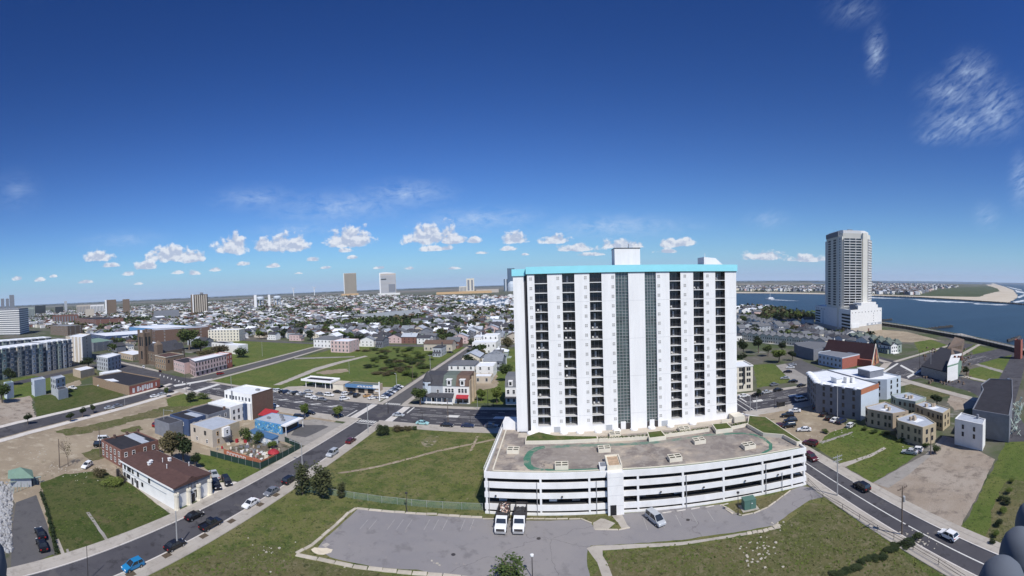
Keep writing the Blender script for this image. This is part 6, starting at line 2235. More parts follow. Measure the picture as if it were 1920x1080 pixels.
b.box(8.2, -3.7, 3.0, 14.7, 4.2, 3.2, 1)
b.build('kiosk', [M['cream_wall'], M['beige_wall']], gc)
pl = empty('pole_sign', (*G(712, 752), 0), 0, 'tall white pole sign in front of the tyre shop', 'sign')
b = MB()
b.box(-.25, -.15, 0, .25, .15, 8.6)
b.build('post', M['white_paint'], pl)
b = MB()
b.box(-3.0, -.2, 5.6, -.3, .1, 7.0)
b.box(-2.2, -.25, 4.2, -.3, .05, 4.7)
b.build('sign_board', M['white_wall'], pl)
# ------------------------------------------------------------------ east of the second avenue
S1 = Bld('grey_apartments', 'four-storey grey shingle apartment block with scalloped white roof edge and orange-topped end', 'apartment block', [(89.5, 133), (97, 115.8), (108.5, 119), (107.5, 151), (97, 151)], 11.2, 'slate_wall', 'white_roof', par=.45)
S1.win(4, [.15, .32, .55, .75, .9], [1.2, 4.0, 6.8, 9.0], .9, 1.3, 'dark_frame')
S1.win(0, [.18, .35, .62, .85], [1.2, 4.0, 6.8, 9.0], .8, 1.3, 'dark_frame')
S1.win(1, [.3, .78], [2.0, 4.9, 7.5], .8, 1.4, 'white_wall')
p, q = Vector(S1.P[1]), Vector(S1.P[2])
u = (q - p).normalized()
nn = Vector((u.y, -u.x))
b = MB()
b.prism(ccw([tuple(p + u * .05), tuple(q - u * .05), tuple(q + nn * .12 - u * .05), tuple(p + nn * .12 + u * .05)]), 0, 9.3)
S1.part('end_cladding', b, M['pale_blue_wall'])
b = MB()
b.prism(ccw([tuple(p + u * .05), tuple(q - u * .05), tuple(q + nn * .13 - u * .05), tuple(p + nn * .13 + u * .05)]), 9.31, 11.15)
S1.part('end_band', b, mat('rust_band', (.38, .15, .08), var=.15))
S1.win(1, [.3, .78], [2.0, 4.9, 7.5], .8, 1.4, 'dark_frame')
b = MB()
for k in range(8):
 a = p.lerp(q, 0) * 0
b = MB()
b.box(-3.5, -4.5, 10.9, -.8, -1.0, 12.6, 0)
b.box(-.2, -6.5, 10.9, 1.4, -4.5, 13, 0)
b.box(1.8, -7.5, 10.9, 3.0, -6.0, 12.8, 0)
b.box(-3.8, -4.8, 12.6, -.5, -.8, 12.9, 1)
S1.part('roof_house', b, [M['white_wall'], M['white_roof']])
b = MB()
pp = S1.P[4]
qq = S1.P[0]
for k in range(6):
 c = Vector(pp).lerp(Vector(qq), (k + .5) / 6)
 b.lathe([(1.5, 10.9), (1.4, 11.35), (.6, 11.75)], 10, c.x + .8, c.y)
for k in range(4):
 c = Vector(qq).lerp(Vector(S1.P[1]), (k + .5) / 4)
 b.lathe([(1.3, 10.9), (1.2, 11.3), (.5, 11.65)], 10, c.x + .9, c.y + .4)
tag(S1.part('scalloped_edge', b, M['white_roof']), kind='stuff')
S2 = Bld('pale_blue_apartments', 'second pale blue-grey apartment block behind the orange-topped one', 'apartment block', [(110, 140), (122.8, 129.5), (132, 130.5), (131, 152), (112, 162)], 8.6, 'pale_blue_wall', 'white_roof', par=.45)
S2.win(1, [.3, .75], [1.5, 4.2, 6.4], .8, 1.3, 'dark_frame')
S2.win(0, [.2, .4, .6, .8], [1.5, 4.2, 6.4], .8, 1.3, 'dark_frame')
b = MB()
b.box(-2, -6, 8.2, 6, 2, 11.2, 0)
b.box(-2.3, -6.3, 11.2, 6.3, 2.3, 11.5, 1)
S2.part('roof_house', b, [M['slate_wall'], M['white_roof']])
for k, (poly, lab, wl) in enumerate((([(94.4, 94.5), (95.2, 84.6), (101, 84.2), (103.8, 91), (104, 96.6), (96, 96.8)], 'ochre two-storey house with patched silver roof, nearest the white hatchbacks', 'yellow_wall'),
         ([(95.2, 110), (98.2, 100.6), (104, 99), (106, 112.6), (96.5, 112.6)], 'ochre house behind the nearest one, wedged against the grey apartments', 'tan_wall'),
         ([(110.3, 97), (110, 88.8), (116, 90.5), (117, 103), (111.5, 103)], 'ochre house with scalloped white roof edge, at the right of the pair', 'yellow_wall'),
         ([(112, 113), (114, 105), (121, 106), (122, 116), (114, 118)], 'greenish tan house with white gable trim behind the ochre ones', 'sage_wall'))):
 o = Bld('ochre_house', lab, 'house', poly, 6.0, wl, 'silver_roof', par=.3, group=None)
 o.win(0, [.2, .45, .72, .88], [1.2, 3.7], .7, 1.2, 'dark_frame')
 o.win(1, [.3, .7], [1.2, 3.7], .7, 1.2, 'dark_frame')
 o.win(len(poly) - 1, [.3, .7], [1.2, 3.7], .7, 1.2, 'dark_frame')
 for j in range(3):
  b = MB()
  x, y = rnd.uniform(-2, 2), rnd.uniform(-3, 3)
  b.box(x, y, 5.6, x + .9, y + .7, 6.9)
  o.part('chimney', b, M['tan_wall'], o.roofo)
 b = MB()
 b.box(-1.5, -2, 5.76, 2, .5, 5.8)
 o.part('roof_patch', b, M['white_roof'], o.roofo)
W1_ = Bld('plain_white_house', 'plain white three-storey flat-roofed house standing alone by the gravel lot', 'house', [(103.4, 78.8), (104.2, 69.0), (109.0, 71.2), (109.6, 81)], 8.0, 'white_wall', 'silver_roof', par=.3)
W1_.win(3, [.14, .62], [5.6], .55, 1.3, 'dark_frame')
W1_.win(3, [.52, .62], [3.4], .5, 1.3, 'dark_frame')
W1_.win(3, [.3, .48, .6, .78], [1.0], .5, 1.2, 'dark_frame')
W1_.win(0, [.3, .7], [5.4, 3.2], .6, 1.2, 'dark_frame')
b = MB()
b.box(1.6, -1.5, 7.7, 2.2, -.9, 9.0)
W1_.part('chimney', b, M['slate_wall'])
DK = Bld('dark_roofed_block', 'big windowless block with wide black roof behind the plain white house', 'building', [(113, 79), (114.5, 66), (134, 76), (158, 90), (154, 99), (143, 96), (137, 91)], 8.6, 'slate_wall', 'black_roof', par=.4)
DK.win(6, 6, [3.5], .7, 1.3)
tg = empty('rubble_pile', (131, 74.5, 0), R(25), 'tangle of pale green pipes and timber heaped beside the black-roofed block', 'scrap pile')
b = MB()
r_ = random.Random(12)
for i in range(90):
 t = r_.uniform(-14, 15)
 p0 = Vector((t, r_.uniform(-3.2, -.4), r_.uniform(0, 5.5)))
 p1 = p0 + Vector((r_.uniform(-2.5, 2.5), r_.uniform(-1.2, 1.2), r_.uniform(-2, 2.4)))
 p1.z = max(.1, p1.z)
 b.tube(p0, p1, r_.uniform(.05, .16), n=4)
b.build('pipes', mat('pale_green_pipe', (.42, .5, .44), var=.2), tg)
BE = Bld('beige_apartments', 'pinkish beige four-storey apartment house right beside the tower across the boulevard', 'apartment block', [(70, 175.2), (82.8, 174.3), (84, 187), (70, 188)], 11.6, 'pink_wall' if False else 'cream_wall', 'white_roof', par=.4, cornice='white_paint')
BE.win(0, [.52, .60, .80, .88], [1.4, 4.2, 7.0, 9.4], .7, 1.4, 'dark_frame')
BE.win(0, [.3, .38], [1.4, 4.2, 7.0], .7, 1.4, 'dark_frame')
b = MB()
b.box(1.6, -7.4, 3.6, 2.1, -6.5, 11.2)
BE.part('downpipe', b, M['dark_frame'])
# brick church with steep roof
BC = Bld('brick_church', 'modern red brick church with steep dark maroon roof and glazed brick gable', 'church', [(162, 184), (175, 192), (166, 224), (150, 218)], 4.0, 'red_brick', rkind='none')
P_ = BC.P
m0 = ((P_[0][0] + P_[1][0]) / 2, (P_[0][1] + P_[1][1]) / 2)
m1_ = ((P_[2][0] + P_[3][0]) / 2, (P_[2][1] + P_[3][1]) / 2)
b = MB()
b.add([(*P_[0], 1.5), (*P_[1], 1.5), (*P_[2], 1.5), (*P_[3], 1.5), (*m0, 12.5), (*m1_, 12.5)], [(1, 2, 5, 4), (3, 0, 4, 5), (2, 3, 5)])
BC.part('roof', b, mat('maroon_roof', (.045, .02, .022), var=.2, scale=.6, bump=.2, bscale=5))
u = (Vector(P_[1]) - Vector(P_[0])).normalized()
nn = Vector((u.y, -u.x))
b = MB()
b.add([(*P_[0], 1.5), (*P_[1], 1.5), (*m0, 12.3)], [(0, 1, 2)])
BC.part('gable_wall', b, M['red_brick'])
for t in (.28, .5, .72):
 hh_ = 9.5 if t == .5 else 5.0
 c = Vector(P_[0]).lerp(Vector(P_[1]), t)
 b = MB()
 b.prism(ccw([tuple(c - u * .75), tuple(c + u * .75), tuple(c + u * .75 + nn * .1), tuple(c - u * .75 + nn * .1)]), .5, hh_)
 BC.part('tall_window', b, M['glass'] if t == .5 else M['orange_wall'])
b = MB()
for s0, s1 in ((P_[0], m0), (P_[1], m0)):
 b.tube((s0[0] + nn.x * .2, s0[1] + nn.y * .2, 1.3), (s1[0] + nn.x * .2, s1[1] + nn.y * .2, 12.6), .28, n=4)
BC.part('gable_trim', b, M['cream_wall'])
BW = Bld('church_wing', 'pale grey two-storey church wing with dark flat roof and brick end', 'building', [(142.5, 209.5), (145.3, 190), (161, 193.5), (157, 215), (146, 214)], 6.6, 'pale_blue_wall', 'slate_wall', par=.35)
BW.win(0, 6, [1.2, 4.1], 1.1, 1.2, 'grey_wall')
BW.win(1, 2, [1.2], 1.6, 1.6, 'white_paint')
b = MB()
p, q = Vector(BW.P[1]), Vector(BW.P[2])
u = (q - p).normalized()
nn = Vector((u.y, -u.x))
b.prism(ccw([tuple(p), tuple(q), tuple(q + nn * .15), tuple(p + nn * .15)]), 0, 6.0)
BW.part('brick_face', b, M['red_brick'])
BH = Bld('grey_hall', 'dark grey hall with low grey roof behind the church wing', 'hall', [(146, 238), (146.4, 220.5), (160, 222), (172, 240), (165, 252), (150, 250)], 7.2, 'slate_wall', 'shingle_grey', par=.3)
# dark demolition row at the corner
DR = empty('burnt_rowhouses', (178, 137, 0), 0, 'dark half-ruined rowhouses with a white-fronted end, across the far junction', 'building')
def DRp(b, nme, m):
 b.v = [(x - 178, y - 137, z) for x, y, z in b.v]
 return b.build(nme, m, DR)
fl_, fr_, br_, bl_ = G(1727, 703), G(1775, 716), G(1800, 674, 0), G(1764, 664, 0)
b = MB()
b.prism(ccw([fl_, fr_, br_, bl_]), 0, 4.6)
DRp(b, 'low_wall', M['rubble'])
b = MB()
b.prism(ccw([tuple(Vector(p) * .999) for p in (fl_, fr_, br_, bl_)]), 4.61, 5.0)
DRp(b, 'charred_roof', M['black_roof'])
b = MB()
c1, c2, c3, c4 = G(1776, 717), G(1796, 710), G(1803, 690), G(1783, 694)
b.prism(ccw([c1, c2, c3, c4]), 0, 8.2)
DRp(b, 'end_wall', M['green_wall'])
b = MB()
b.prism(ccw([c1, c2, tuple(Vector(c2) * .997), tuple(Vector(c1) * .997)]), 0, 7.4)
b.prism(ccw([tuple(Vector(p) * 1.0) for p in (c1, c2, c3, c4)]), 8.2, 8.6)
DRp(b, 'white_front', M['white_wall'])
b = MB()
b.prism(ccw([c4, c3, G(1805, 668), G(1784, 665)]), 0, [5.5, 6.5, 4.2, 5])
DRp(b, 'roofless_wall', M['stone_brown'])
b = MB()
b.prism(ccw([G(1776, 664), G(1803, 662), G(1808, 646), G(1790, 643)]), 0, [4, 5.5, 4, 5])
DRp(b, 'pink_wall', M['stone_brown'])
for a_ in (1790, 1797, 1802):
 b = MB()
 x_, y_ = G(a_, 700)
 b.box(x_ - .5, y_ - .5, 7, x_ + .5, y_ + .5, 9.6)
 DRp(b, 'chimney', M['brick'])
b = MB()
r_ = random.Random(31)
for i in range(170):
 x, y = G(r_.uniform(1730, 1822), r_.uniform(652, 722))
 s_ = r_.uniform(.3, 1.4)
 b.box(x, y, 0, x + s_, y + s_ * .8, s_ * r_.uniform(.4, 1.4))
tag(DRp(b, 'debris', M['stone_brown']), kind='stuff')
BS = Bld('brick_stub_tower', 'lone narrow brick tower with ragged top on the beach front', 'tower', [(244, 138), (244.5, 133.5), (250, 135), (250, 140)], 12.5, 'red_brick', 'slate_wall', par=.8)
b = MB()
for i in range(7):
 b.tube((-1.5 + i * .5, -1, 11.5), (-2 + i * .7, -1.5 + (i % 3), 13.5 + (i % 2)), .12, n=4)
BS.part('steel_frame', b, M['galvanised'])
# beach-front boardwalk
bw = empty('boardwalk', (325, 260, 0), 0, 'long raised boardwalk on dark piles running along the inlet shore', 'boardwalk')
bl = gp([(1653, 604.5), (1703, 611.5), (1743, 618.5), (1823, 632.5), (1900, 650), (1960, 666)], 3)
b = MB()
b2 = MB()
for i in range(len(bl) - 1):
 p, q = Vector(bl[i]), Vector(bl[i + 1])
 u = (q - p).normalized()
 nn = Vector((-u.y, u.x)) * 2.2
 b.prism(ccw([tuple(p - nn), tuple(q - nn), tuple(q + nn), tuple(p + nn)]), 2.6, 3.0)
 for k in range(int((q - p).length / 5)):
  c = p + u * k * 5
  for s_ in (-2.6, 2.6):
   b2.box(c.x + s_ * nn.x / 3 - .2, c.y + s_ * nn.y / 3 - .2, -2.0, c.x + s_ * nn.x / 3 + .2, c.y + s_ * nn.y / 3 + .2, 2.6)
   b2.box(c.x + s_ * 1.1 * nn.x / 3 - .06, c.y + s_ * 1.1 * nn.y / 3 - .06, 3.0, c.x + s_ * 1.1 * nn.x / 3 + .06, c.y + s_ * 1.1 * nn.y / 3 + .06, 4.0)
b.v = [(x - 325, y - 260, z) for x, y, z in b.v]
b2.v = [(x - 325, y - 260, z) for x, y, z in b2.v]
b.build('walkway', mat('weathered_deck', (.24, .23, .21), var=.2), bw)
b = MB()
for i in range(len(bl) - 1):
 p, q = Vector(bl[i]), Vector(bl[i + 1])
 u = (q - p).normalized()
 nn = Vector((-u.y, u.x)) * 1.2
 b.prism(ccw([tuple(p - nn), tuple(q - nn), tuple(q + nn), tuple(p + nn)]), -2, 2.5)
b.v = [(x - 325, y - 260, z) for x, y, z in b.v]
b.build('bulkhead', M['rock'], bw)
tag(b2.build('piles', M['dark_frame'], bw), kind='stuff')
b = MB()
for (pa, pb) in (((1655, 601), (1675, 599.5)), ((1742, 617), (1790, 612)), ((1890, 640), (1915, 632))):
 p, q = Vector(G(*pa, -1)), Vector(G(*pb, -1))
 for k in range(int((q - p).length / 2.5)):
  c = p.lerp(q, k * 2.5 / (q - p).length)
  b.box(c.x - .8, c.y - .8, -1.4, c.x + .8, c.y + .8, .5 + rnd.uniform(-.3, .5))
o = b.build('timber_groyne', M['rock'])
tag(o, 'dark broken timber groynes standing in the water off the boardwalk', 'groyne')
# ------------------------------------------------------------------ the tall condominium by the inlet
FB = Bld('condominium_podium', 'white stepped parking podium at the foot of the tall beach condominium', 'podium', [(246.5, 309.5), (293.8, 318.5), (311, 400), (264, 394)], 22.5, 'white_wall', 'white_roof', par=.6)
p, q = Vector(FB.P[0]), Vector(FB.P[1])
u = (q - p).normalized()
nn = Vector((u.y, -u.x))
def fplate(t0, t1, z0, z1, off, m, nm):
 b = MB()
 a_, c_ = p.lerp(q, t0), p.lerp(q, t1)
 b.prism(ccw([tuple(a_), tuple(c_), tuple(c_ + nn * off), tuple(a_ + nn * off)]), z0, z1)
 FB.part(nm, b, M[m])
fplate(0, 1, 0, 6.2, .2, 'beige_wall', 'base_course')
fplate(.02, .25, 5.4, 9.6, .3, 'white_paint', 'opening_band')
fplate(.5, .98, 6.3, 8.6, .3, 'grey_wall', 'opening_band')
fplate(.55, .62, 6.8, 8.2, .35, 'white_paint', 'opening_band')
fplate(.7, .75, 6.8, 8.2, .35, 'white_paint', 'opening_band')
fplate(.8, .85, 6.8, 8.2, .35, 'white_paint', 'opening_band')
fplate(.53, .57, .2, 3.4, .4, 'brick', 'doorway')
FB.win(0, [.05 + i * .1 for i in range(10)], [19.3], .9, .9, 'white_paint')
FB.win(0, [.72], [10, 12.4, 14.8, 17.2], .9, .9, 'white_paint')
b = MB()
b.prism(ccw([tuple(p.lerp(q, .22)), tuple(p.lerp(q, .86)), tuple(p.lerp(q, .86) - nn * 10), tuple(p.lerp(q, .22) - nn * 10)]), 22.5, 26)
FB.part('upper_step', b, M['white_wall'])
b = MB()
b.prism(ccw([tuple(p.lerp(q, .32)), tuple(p.lerp(q, .8)), tuple(p.lerp(q, .8) - nn * 9.9), tuple(p.lerp(q, .32) - nn * 9.9)]), 26, 28.6)
FB.part('upper_step', b, M['white_wall'])
b = MB()
b.add([(*p.lerp(q, .0), 22.5), (*p.lerp(q, .23), 22.5), (*(p.lerp(q, .3) - nn * 5), 27.3), (*(p.lerp(q, .06) - nn * 5), 27.3)], [(0, 1, 2, 3)])
FB.part('glazed_slope', b, M['glass'])
p, q = Vector(FB.P[3]), Vector(FB.P[0])
u = (q - p).normalized()
nn = Vector((u.y, -u.x))
for k in range(5):
 fplate(.78, .99, 4 + k * 3.1, 5.7 + k * 3.1, .1, 'dark_void', 'deck_opening')
 fplate(.01, .16, 5 + k * 2.8, 6.4 + k * 2.8, .1, 'dark_void', 'deck_opening')
FB.win(3, [.05, .1, .2, .25, .3], [19], 1.1, 1.3, 'white_paint')
fplate(.24, .26, 2, 18, .12, 'grey_wall', 'joint')
fplate(0, 1, 0, 4, .15, 'beige_wall', 'base_course')
dm('condo_wall', (.64, .62, .55), rough=.8, var=.05, scale=.1)
tp = [AZ(1549.5, 452), AZ(1572, 419), AZ(1580, 417), AZ(1616, 421), AZ(1624, 424), AZ(1631, 440), AZ(1627, 480), AZ(1560, 478)]
TH = 95.5
CT = Bld('condominium_tower', 'slender thirty-storey pale condominium tower with stacked balconies by the inlet', 'condominium', tp, TH, 'condo_wall', 'grey_roof', par=.8, z0=0.0)
NFL = 26
f0, fh = 24.5, (90.5 - 24.5) / 26
CT.win(0, [.27, .70], [f0 + k * fh + .5 for k in range(NFL)], 7.5, 1.6, 'condo_wall', 'dark_void')
CT.win(1, [.5], [f0 + k * fh + .9 for k in range(NFL)], 1.6, 1.5, 'white_paint')
# glass wall behind the balconies and the balconies themselves
for (e, t0, t1) in ((2, .04, .96), (4, .05, .95), (7, .1, .9)):
 p, q = Vector(CT.P[e]), Vector(CT.P[(e + 1) % 8])
 u = (q - p).normalized()
 nn = Vector((u.y, -u.x))
 a_, c_ = p.lerp(q, t0), p.lerp(q, t1)
 b = MB()
 b.prism(ccw([tuple(a_), tuple(c_), tuple(c_ + nn * .12), tuple(a_ + nn * .12)]), f0, 90.5)
 CT.part('window_wall', b, M['glass'])
 b = MB()
 b.prism(ccw([(0, 0), ((c_ - a_).length, 0), ((c_ - a_).length, -2.0), (0, -2.0)]), 0, .3)
 b.prism(ccw([(0, -1.9), ((c_ - a_).length, -1.9), ((c_ - a_).length, -2.0), (0, -2.0)]), .3, .75)
 for j in range(4):
  xx = (c_ - a_).length * j / 3
  b.box(max(0, xx - .2), -1.95, .3, min((c_ - a_).length, xx + .2), .0, fh)
 bm_ = b.mesh('balcony', M['white_wall'])
 for k in range(NFL):
  link('balcony', bm_, CT.root, (a_.x, a_.y, f0 + k * fh), math.atan2(u.y, u.x))
for e in (1, 3):
 p, q = Vector(CT.P[e]), Vector(CT.P[e + 1])
 u = (q - p).normalized()
 nn = Vector((u.y, -u.x))
 b = MB()
 b.prism(ccw([tuple(p), tuple(q), tuple(q + nn * 1.6), tuple(p + nn * 1.6)]), 22.6, 96 if e == 3 else 92)
 CT.part('pier', b, M['condo_wall'])
 if e == 1:
  me = win_mesh(1.4, 1.4, 'white_paint')
  c_ = p.lerp(q, .5) + nn * 1.6
  for k in range(NFL):
   link('window', me, CT.root, (c_.x, c_.y, f0 + k * fh + .9), math.atan2(u.y, u.x))
b = MB()
q8 = CT.inset(2)
b.prism(q8, TH - .8, TH + 3.0)
CT.part('crown', b, M['white_wall'])
b = MB()
q8 = CT.inset(-.6)
b.prism([q8[0], q8[1], CT.P[1], CT.P[0]], TH - 3, TH + 1.6)
CT.part('crown_panel', b, M['slate_wall'])
b = MB()
for x, y, h_ in ((0, 0, 3), (4, 2, 2), (-5, -3, 2.4), (7, -4, 1.6), (-9, 3, 2)):
 b.box(x - 1.4, y - 1.2, TH + 2.9, x + 1.4, y + 1.2, TH + 3 + h_)
CT.part('roof_plant', b, M['slate_wall'])
# ------------------------------------------------------------------ landmarks on the horizon
def slab(name, label, pxl, pxr, base, D, top, depth, wall, cat='hotel tower', topk=None, group=None):
 a, c = AZ(pxl, D), AZ(pxr, D)
 H = HG((pxl + pxr) / 2, top, ((a[0] + c[0]) / 2, (a[1] + c[1]) / 2))
 u = (Vector(c) - Vector(a)).normalized()
 nn = Vector((-u.y, u.x)) * depth
 poly = [a, c, tuple(Vector(c) + nn), tuple(Vector(a) + nn)]
 return Bld(name, label, cat, poly, H, wall, 'grey_roof', par=2, group=group)
def fac(o, e, t0, t1, z0, z1, off, m, nm='panel', parent=None):
 p, q = Vector(o.P[e]), Vector(o.P[(e + 1) % len(o.P)])
 u = (q - p).normalized()
 nn = Vector((u.y, -u.x))
 a_, c_ = p.lerp(q, t0), p.lerp(q, t1)
 b = MB()
 b.prism(ccw([tuple(a_), tuple(c_), tuple(c_ + nn * off), tuple(a_ + nn * off)]), z0, z1)
 return o.part(nm, b, M[m] if isinstance(m, str) else m)
HGLD = mat('bronze_glass', (.20, .17, .12), rough=.35, var=.12, scale=.02, stretch=(1, 1, .05), spec=.6)
h1 = slab('bronze_hotel', 'dark bronze glass hotel slab on the horizon left of the white one', 645, 669, 553, 3700, 512, 40, 'gold_wall')
for i in range(14):
 fac(h1, 0, i / 14 + .006, (i + 1) / 14 - .012, 8, h1.H - 4, 1.5, HGLD, 'glass_strip')
fac(h1, 0, .0, .05, 0, h1.H, 2.5, 'white_wall', 'edge_pier')
h2 = slab('white_hotel', 'white curved-top hotel with horizontal bands on the horizon', 712, 743, 553, 3500, 513, 40, 'gold_wall')
for k in range(16):
 fac(h2, 0, .06, .99, 8 + k * (h2.H - 18) / 16, 8 + (k + .5) * (h2.H - 18) / 16, 1.5, 'silver_roof', 'window_band')
fac(h2, 0, 0, .07, 0, h2.H + 2, 3, 'white_paint', 'edge_pier')
fac(h2, 0, .1, .42, h2.H * .72, h2.H * .77, 3, 'glass', 'sign_panel')
fac(h2, 0, .55, .95, h2.H * .14, h2.H * .5, 2.4, 'slate_wall', 'panel')
b = MB()
w_ = (Vector(h2.P[1]) - Vector(h2.P[0])).length
u = (Vector(h2.P[1]) - Vector(h2.P[0])).normalized()
pts_ = [Vector(h2.P[0]).lerp(Vector(h2.P[1]), i / 10) for i in range(11)]
for i in range(10):
 z_ = h2.H + 14 * math.sin(math.pi * (.15 + .8 * (i + .5) / 10)) * (1 - i * .05)
 nn = Vector((-u.y, u.x)) * 38
 b.prism(ccw([tuple(pts_[i]), tuple(pts_[i + 1]), tuple(pts_[i + 1] + nn), tuple(pts_[i] + nn)]), h2.H - 2, z_)
h2.part('crown', b, M['white_paint'])
for (nm, lab, a, c, D, tp_, dp, wl) in (('hotel_podium', 'sand-coloured casino podium under the bronze hotel', 640, 672, 3640, 550.5, 30, 'orange_wall'),
          ('hotel_podium', 'low white podium at the foot of the curved-top hotel', 708, 750, 3440, 549.5, 30, 'white_wall'),
          ('casino_podium', 'long orange casino complex below the small twin-strip hotel', 818, 922, 2800, 546.5, 60, 'orange_wall'),
          ('casino_podium', 'golden upper podium right of the small twin-strip hotel', 893, 935, 2900, 542.5, 50, 'gold_wall')):
 slab(nm, lab, a, c, 0, D, tp_, dp, wl, 'casino building')
h3 = slab('twin_strip_hotel', 'small cream hotel with two dark window strips on the horizon', 875, 889.5, 0, 2860, 522, 40, 'cream_wall')
fac(h3, 0, .14, .38, 20, h3.H * .9, 1.5, 'slate_wall', 'window_strip')
fac(h3, 0, .62, .84, 20, h3.H * .9, 1.5, 'slate_wall', 'window_strip')
h3b = slab('low_hotel_wing', 'low cream wing with dark openings left of the small twin-strip hotel', 861, 875, 0, 2865, 537, 35, 'cream_wall', 'hotel wing')
for i in range(5):
 fac(h3b, 0, .08 + i * .18, .18 + i * .18, 15, h3b.H * .9, 1.5, 'slate_wall', 'opening')
h4 = slab('blue_glass_tower', 'dark blue glass casino tower just left of the white apartment tower', 952, 966, 0, 3300, 503, 50, 'blue_glass')
h4b = slab('blue_glass_wing', 'lower stepped blue glass wing with a pale arch beside the dark blue tower', 945, 962, 0, 3320, 523, 50, 'blue_glass')
fac(h4b, 0, .15, .3, 0, h4b.H, 2, 'pale_blue_wall', 'edge_pier')
b = MB()
c_ = Vector(h4b.P[1]) * .7
b.lathe([(34, 0), (34, 30), (30, 52), (20, 68), (6, 76)], 16, c_.x + 4, c_.y - 26)
h4b.part('dome', b, M['pale_blue_wall'])
fac(h4b, 0, .0, .1, 0, h4b.H, 2, 'blue_glass', 'edge_pier')
h5 = slab('brown_apartment_slab', 'brown ribbed apartment tower with one white corner in the left middle distance', 357, 389, 0, 1230, 552, 26, 'stone_brown', 'apartment tower')
fac(h5, 0, .0, .08, 0, h5.H, 2, 'stone_brown', 'rib')
fac(h5, 0, .09, .16, 0, h5.H + 1, 3.5, 'white_paint', 'white_corner')
for i in range(6):
 fac(h5, 0, .24 + i * .125, .30 + i * .125, 0, h5.H - 2, 2.2, 'beige_wall', 'rib')
for k in range(18):
 fac(h5, 0, .18, 1, 2 + k * 3.0, 3.1 + k * 3.0, 1.0, 'glass', 'window_band')
fac(h5, 0, .55, .75, h5.H, h5.H + 5, 2, 'slate_wall', 'roof_house')
for (nm, lab, a, c, D, tp_, dp, wl) in (('dark_slab_block', 'dark brown apartment slab with white end wall at the left distance', 196, 217, 1500, 562, 40, 'stone_brown'),
          ('dark_slab_block', 'narrower dark brown slab to the right of the white-ended one', 229, 242, 1500, 561, 40, 'stone_brown'),
          ('black_glass_office', 'black glass office cube on the left horizon', 64, 84, 1900, 573, 60, 'glass'),
          ('black_glass_office', 'smaller black glass cube right of the larger one', 102, 117, 1900, 575.5, 50, 'glass'),
          ('pale_monument_tower', 'slim pale grey tower on the left horizon', 119.5, 124.5, 2200, 564.5, 25, 'grey_wall'),
          ('distant_tower', 'bluish twin towers at the far left end of the horizon', 1, 7, 4500, 560, 40, 'slate_wall'),
          ('distant_tower', 'tallest of the bluish towers at the far left end of the horizon', 17, 26, 4500, 553, 40, 'slate_wall'),
          ('distant_tower', 'short bluish tower between the two others at the far left', 10, 16, 4500, 560, 40, 'slate_wall'),
          ('pale_green_office', 'pale green institutional block behind the white office tower', 38, 63, 1500, 577, 60, 'sage_wall'),
          ('beige_low_block', 'beige low block beneath the left horizon', 142, 168, 1800, 572, 60, 'beige_wall'),
          ('beige_low_block', 'white and beige hotel terraces near the left horizon', 168, 194, 1700, 571.5, 60, 'white_wall'),
          ('tan_drum_building', 'squat tan building below the beige terraces', 158, 175, 1300, 580, 40, 'beige_wall'),
          ('brick_long_block', 'long red brick block with vertical fins at left', 96, 145, 1050, 591, 40, 'brick'),
          ('black_long_roof', 'long black-roofed warehouse in the left middle distance', 286, 334, 1020, 583, 60, 'slate_wall')):
 o = slab(nm, lab, a, c, 0, D, tp_, dp, wl, 'building')
 if nm == 'dark_slab_block' and a == 196:
  fac(o, 0, -.02, .14, 0, o.H, 3, 'white_paint', 'end_wall')
 if nm in ('brick_long_block', 'pale_green_office', 'beige_low_block'):
  for i in range(9):
   fac(o, 0, .04 + i * .105, .09 + i * .105, 3, o.H * .85, .8, 'slate_wall', 'window_strip')
# water towers
for k, (px_, w_, tp_, bs, D, lab) in enumerate(((487, 13, 556, 578, 1500, 'pale blue water tower framed by white frame walls'), (519, 12, 554.5, 576, 1500, 'pale blue bulbous water tower on thin legs, the right-hand one'))):
 x, y = AZ(px_, D)
 rr = w_ / FP * D / 2 * 1.15
 zt = HG(px_, tp_, (x, y))
 r_ = empty('water_tower', (x, y, 0), 0, lab, 'water tower')
 b = MB()
 b.lathe([(rr * .5, zt - rr * 1.1), (rr, zt - rr * .75), (rr, zt - rr * .3), (rr * .75, zt - rr * .05), (.5, zt)], 16)
 b.build('tank', M['pale_blue_wall'], r_)
 b = MB()
 for i in range(6):
  a = i * 1.047
  b.tube((rr * .95 * math.cos(a), rr * .95 * math.sin(a), 0), (rr * .85 * math.cos(a), rr * .85 * math.sin(a), zt - rr * .8), .9, n=5)
 b.tube((0, 0, 0), (0, 0, zt - rr), 1.6, n=8)
 b.build('legs', M['pale_blue_wall'], r_)
slab('white_frame_wall', 'white slab wall left of the framed water tower', 475.5, 480.5, 0, 1480, 553, 10, 'white_paint', 'building')
slab('white_frame_wall', 'white slab wall right of the framed water tower', 502, 506, 0, 1480, 552.5, 10, 'white_paint', 'building')
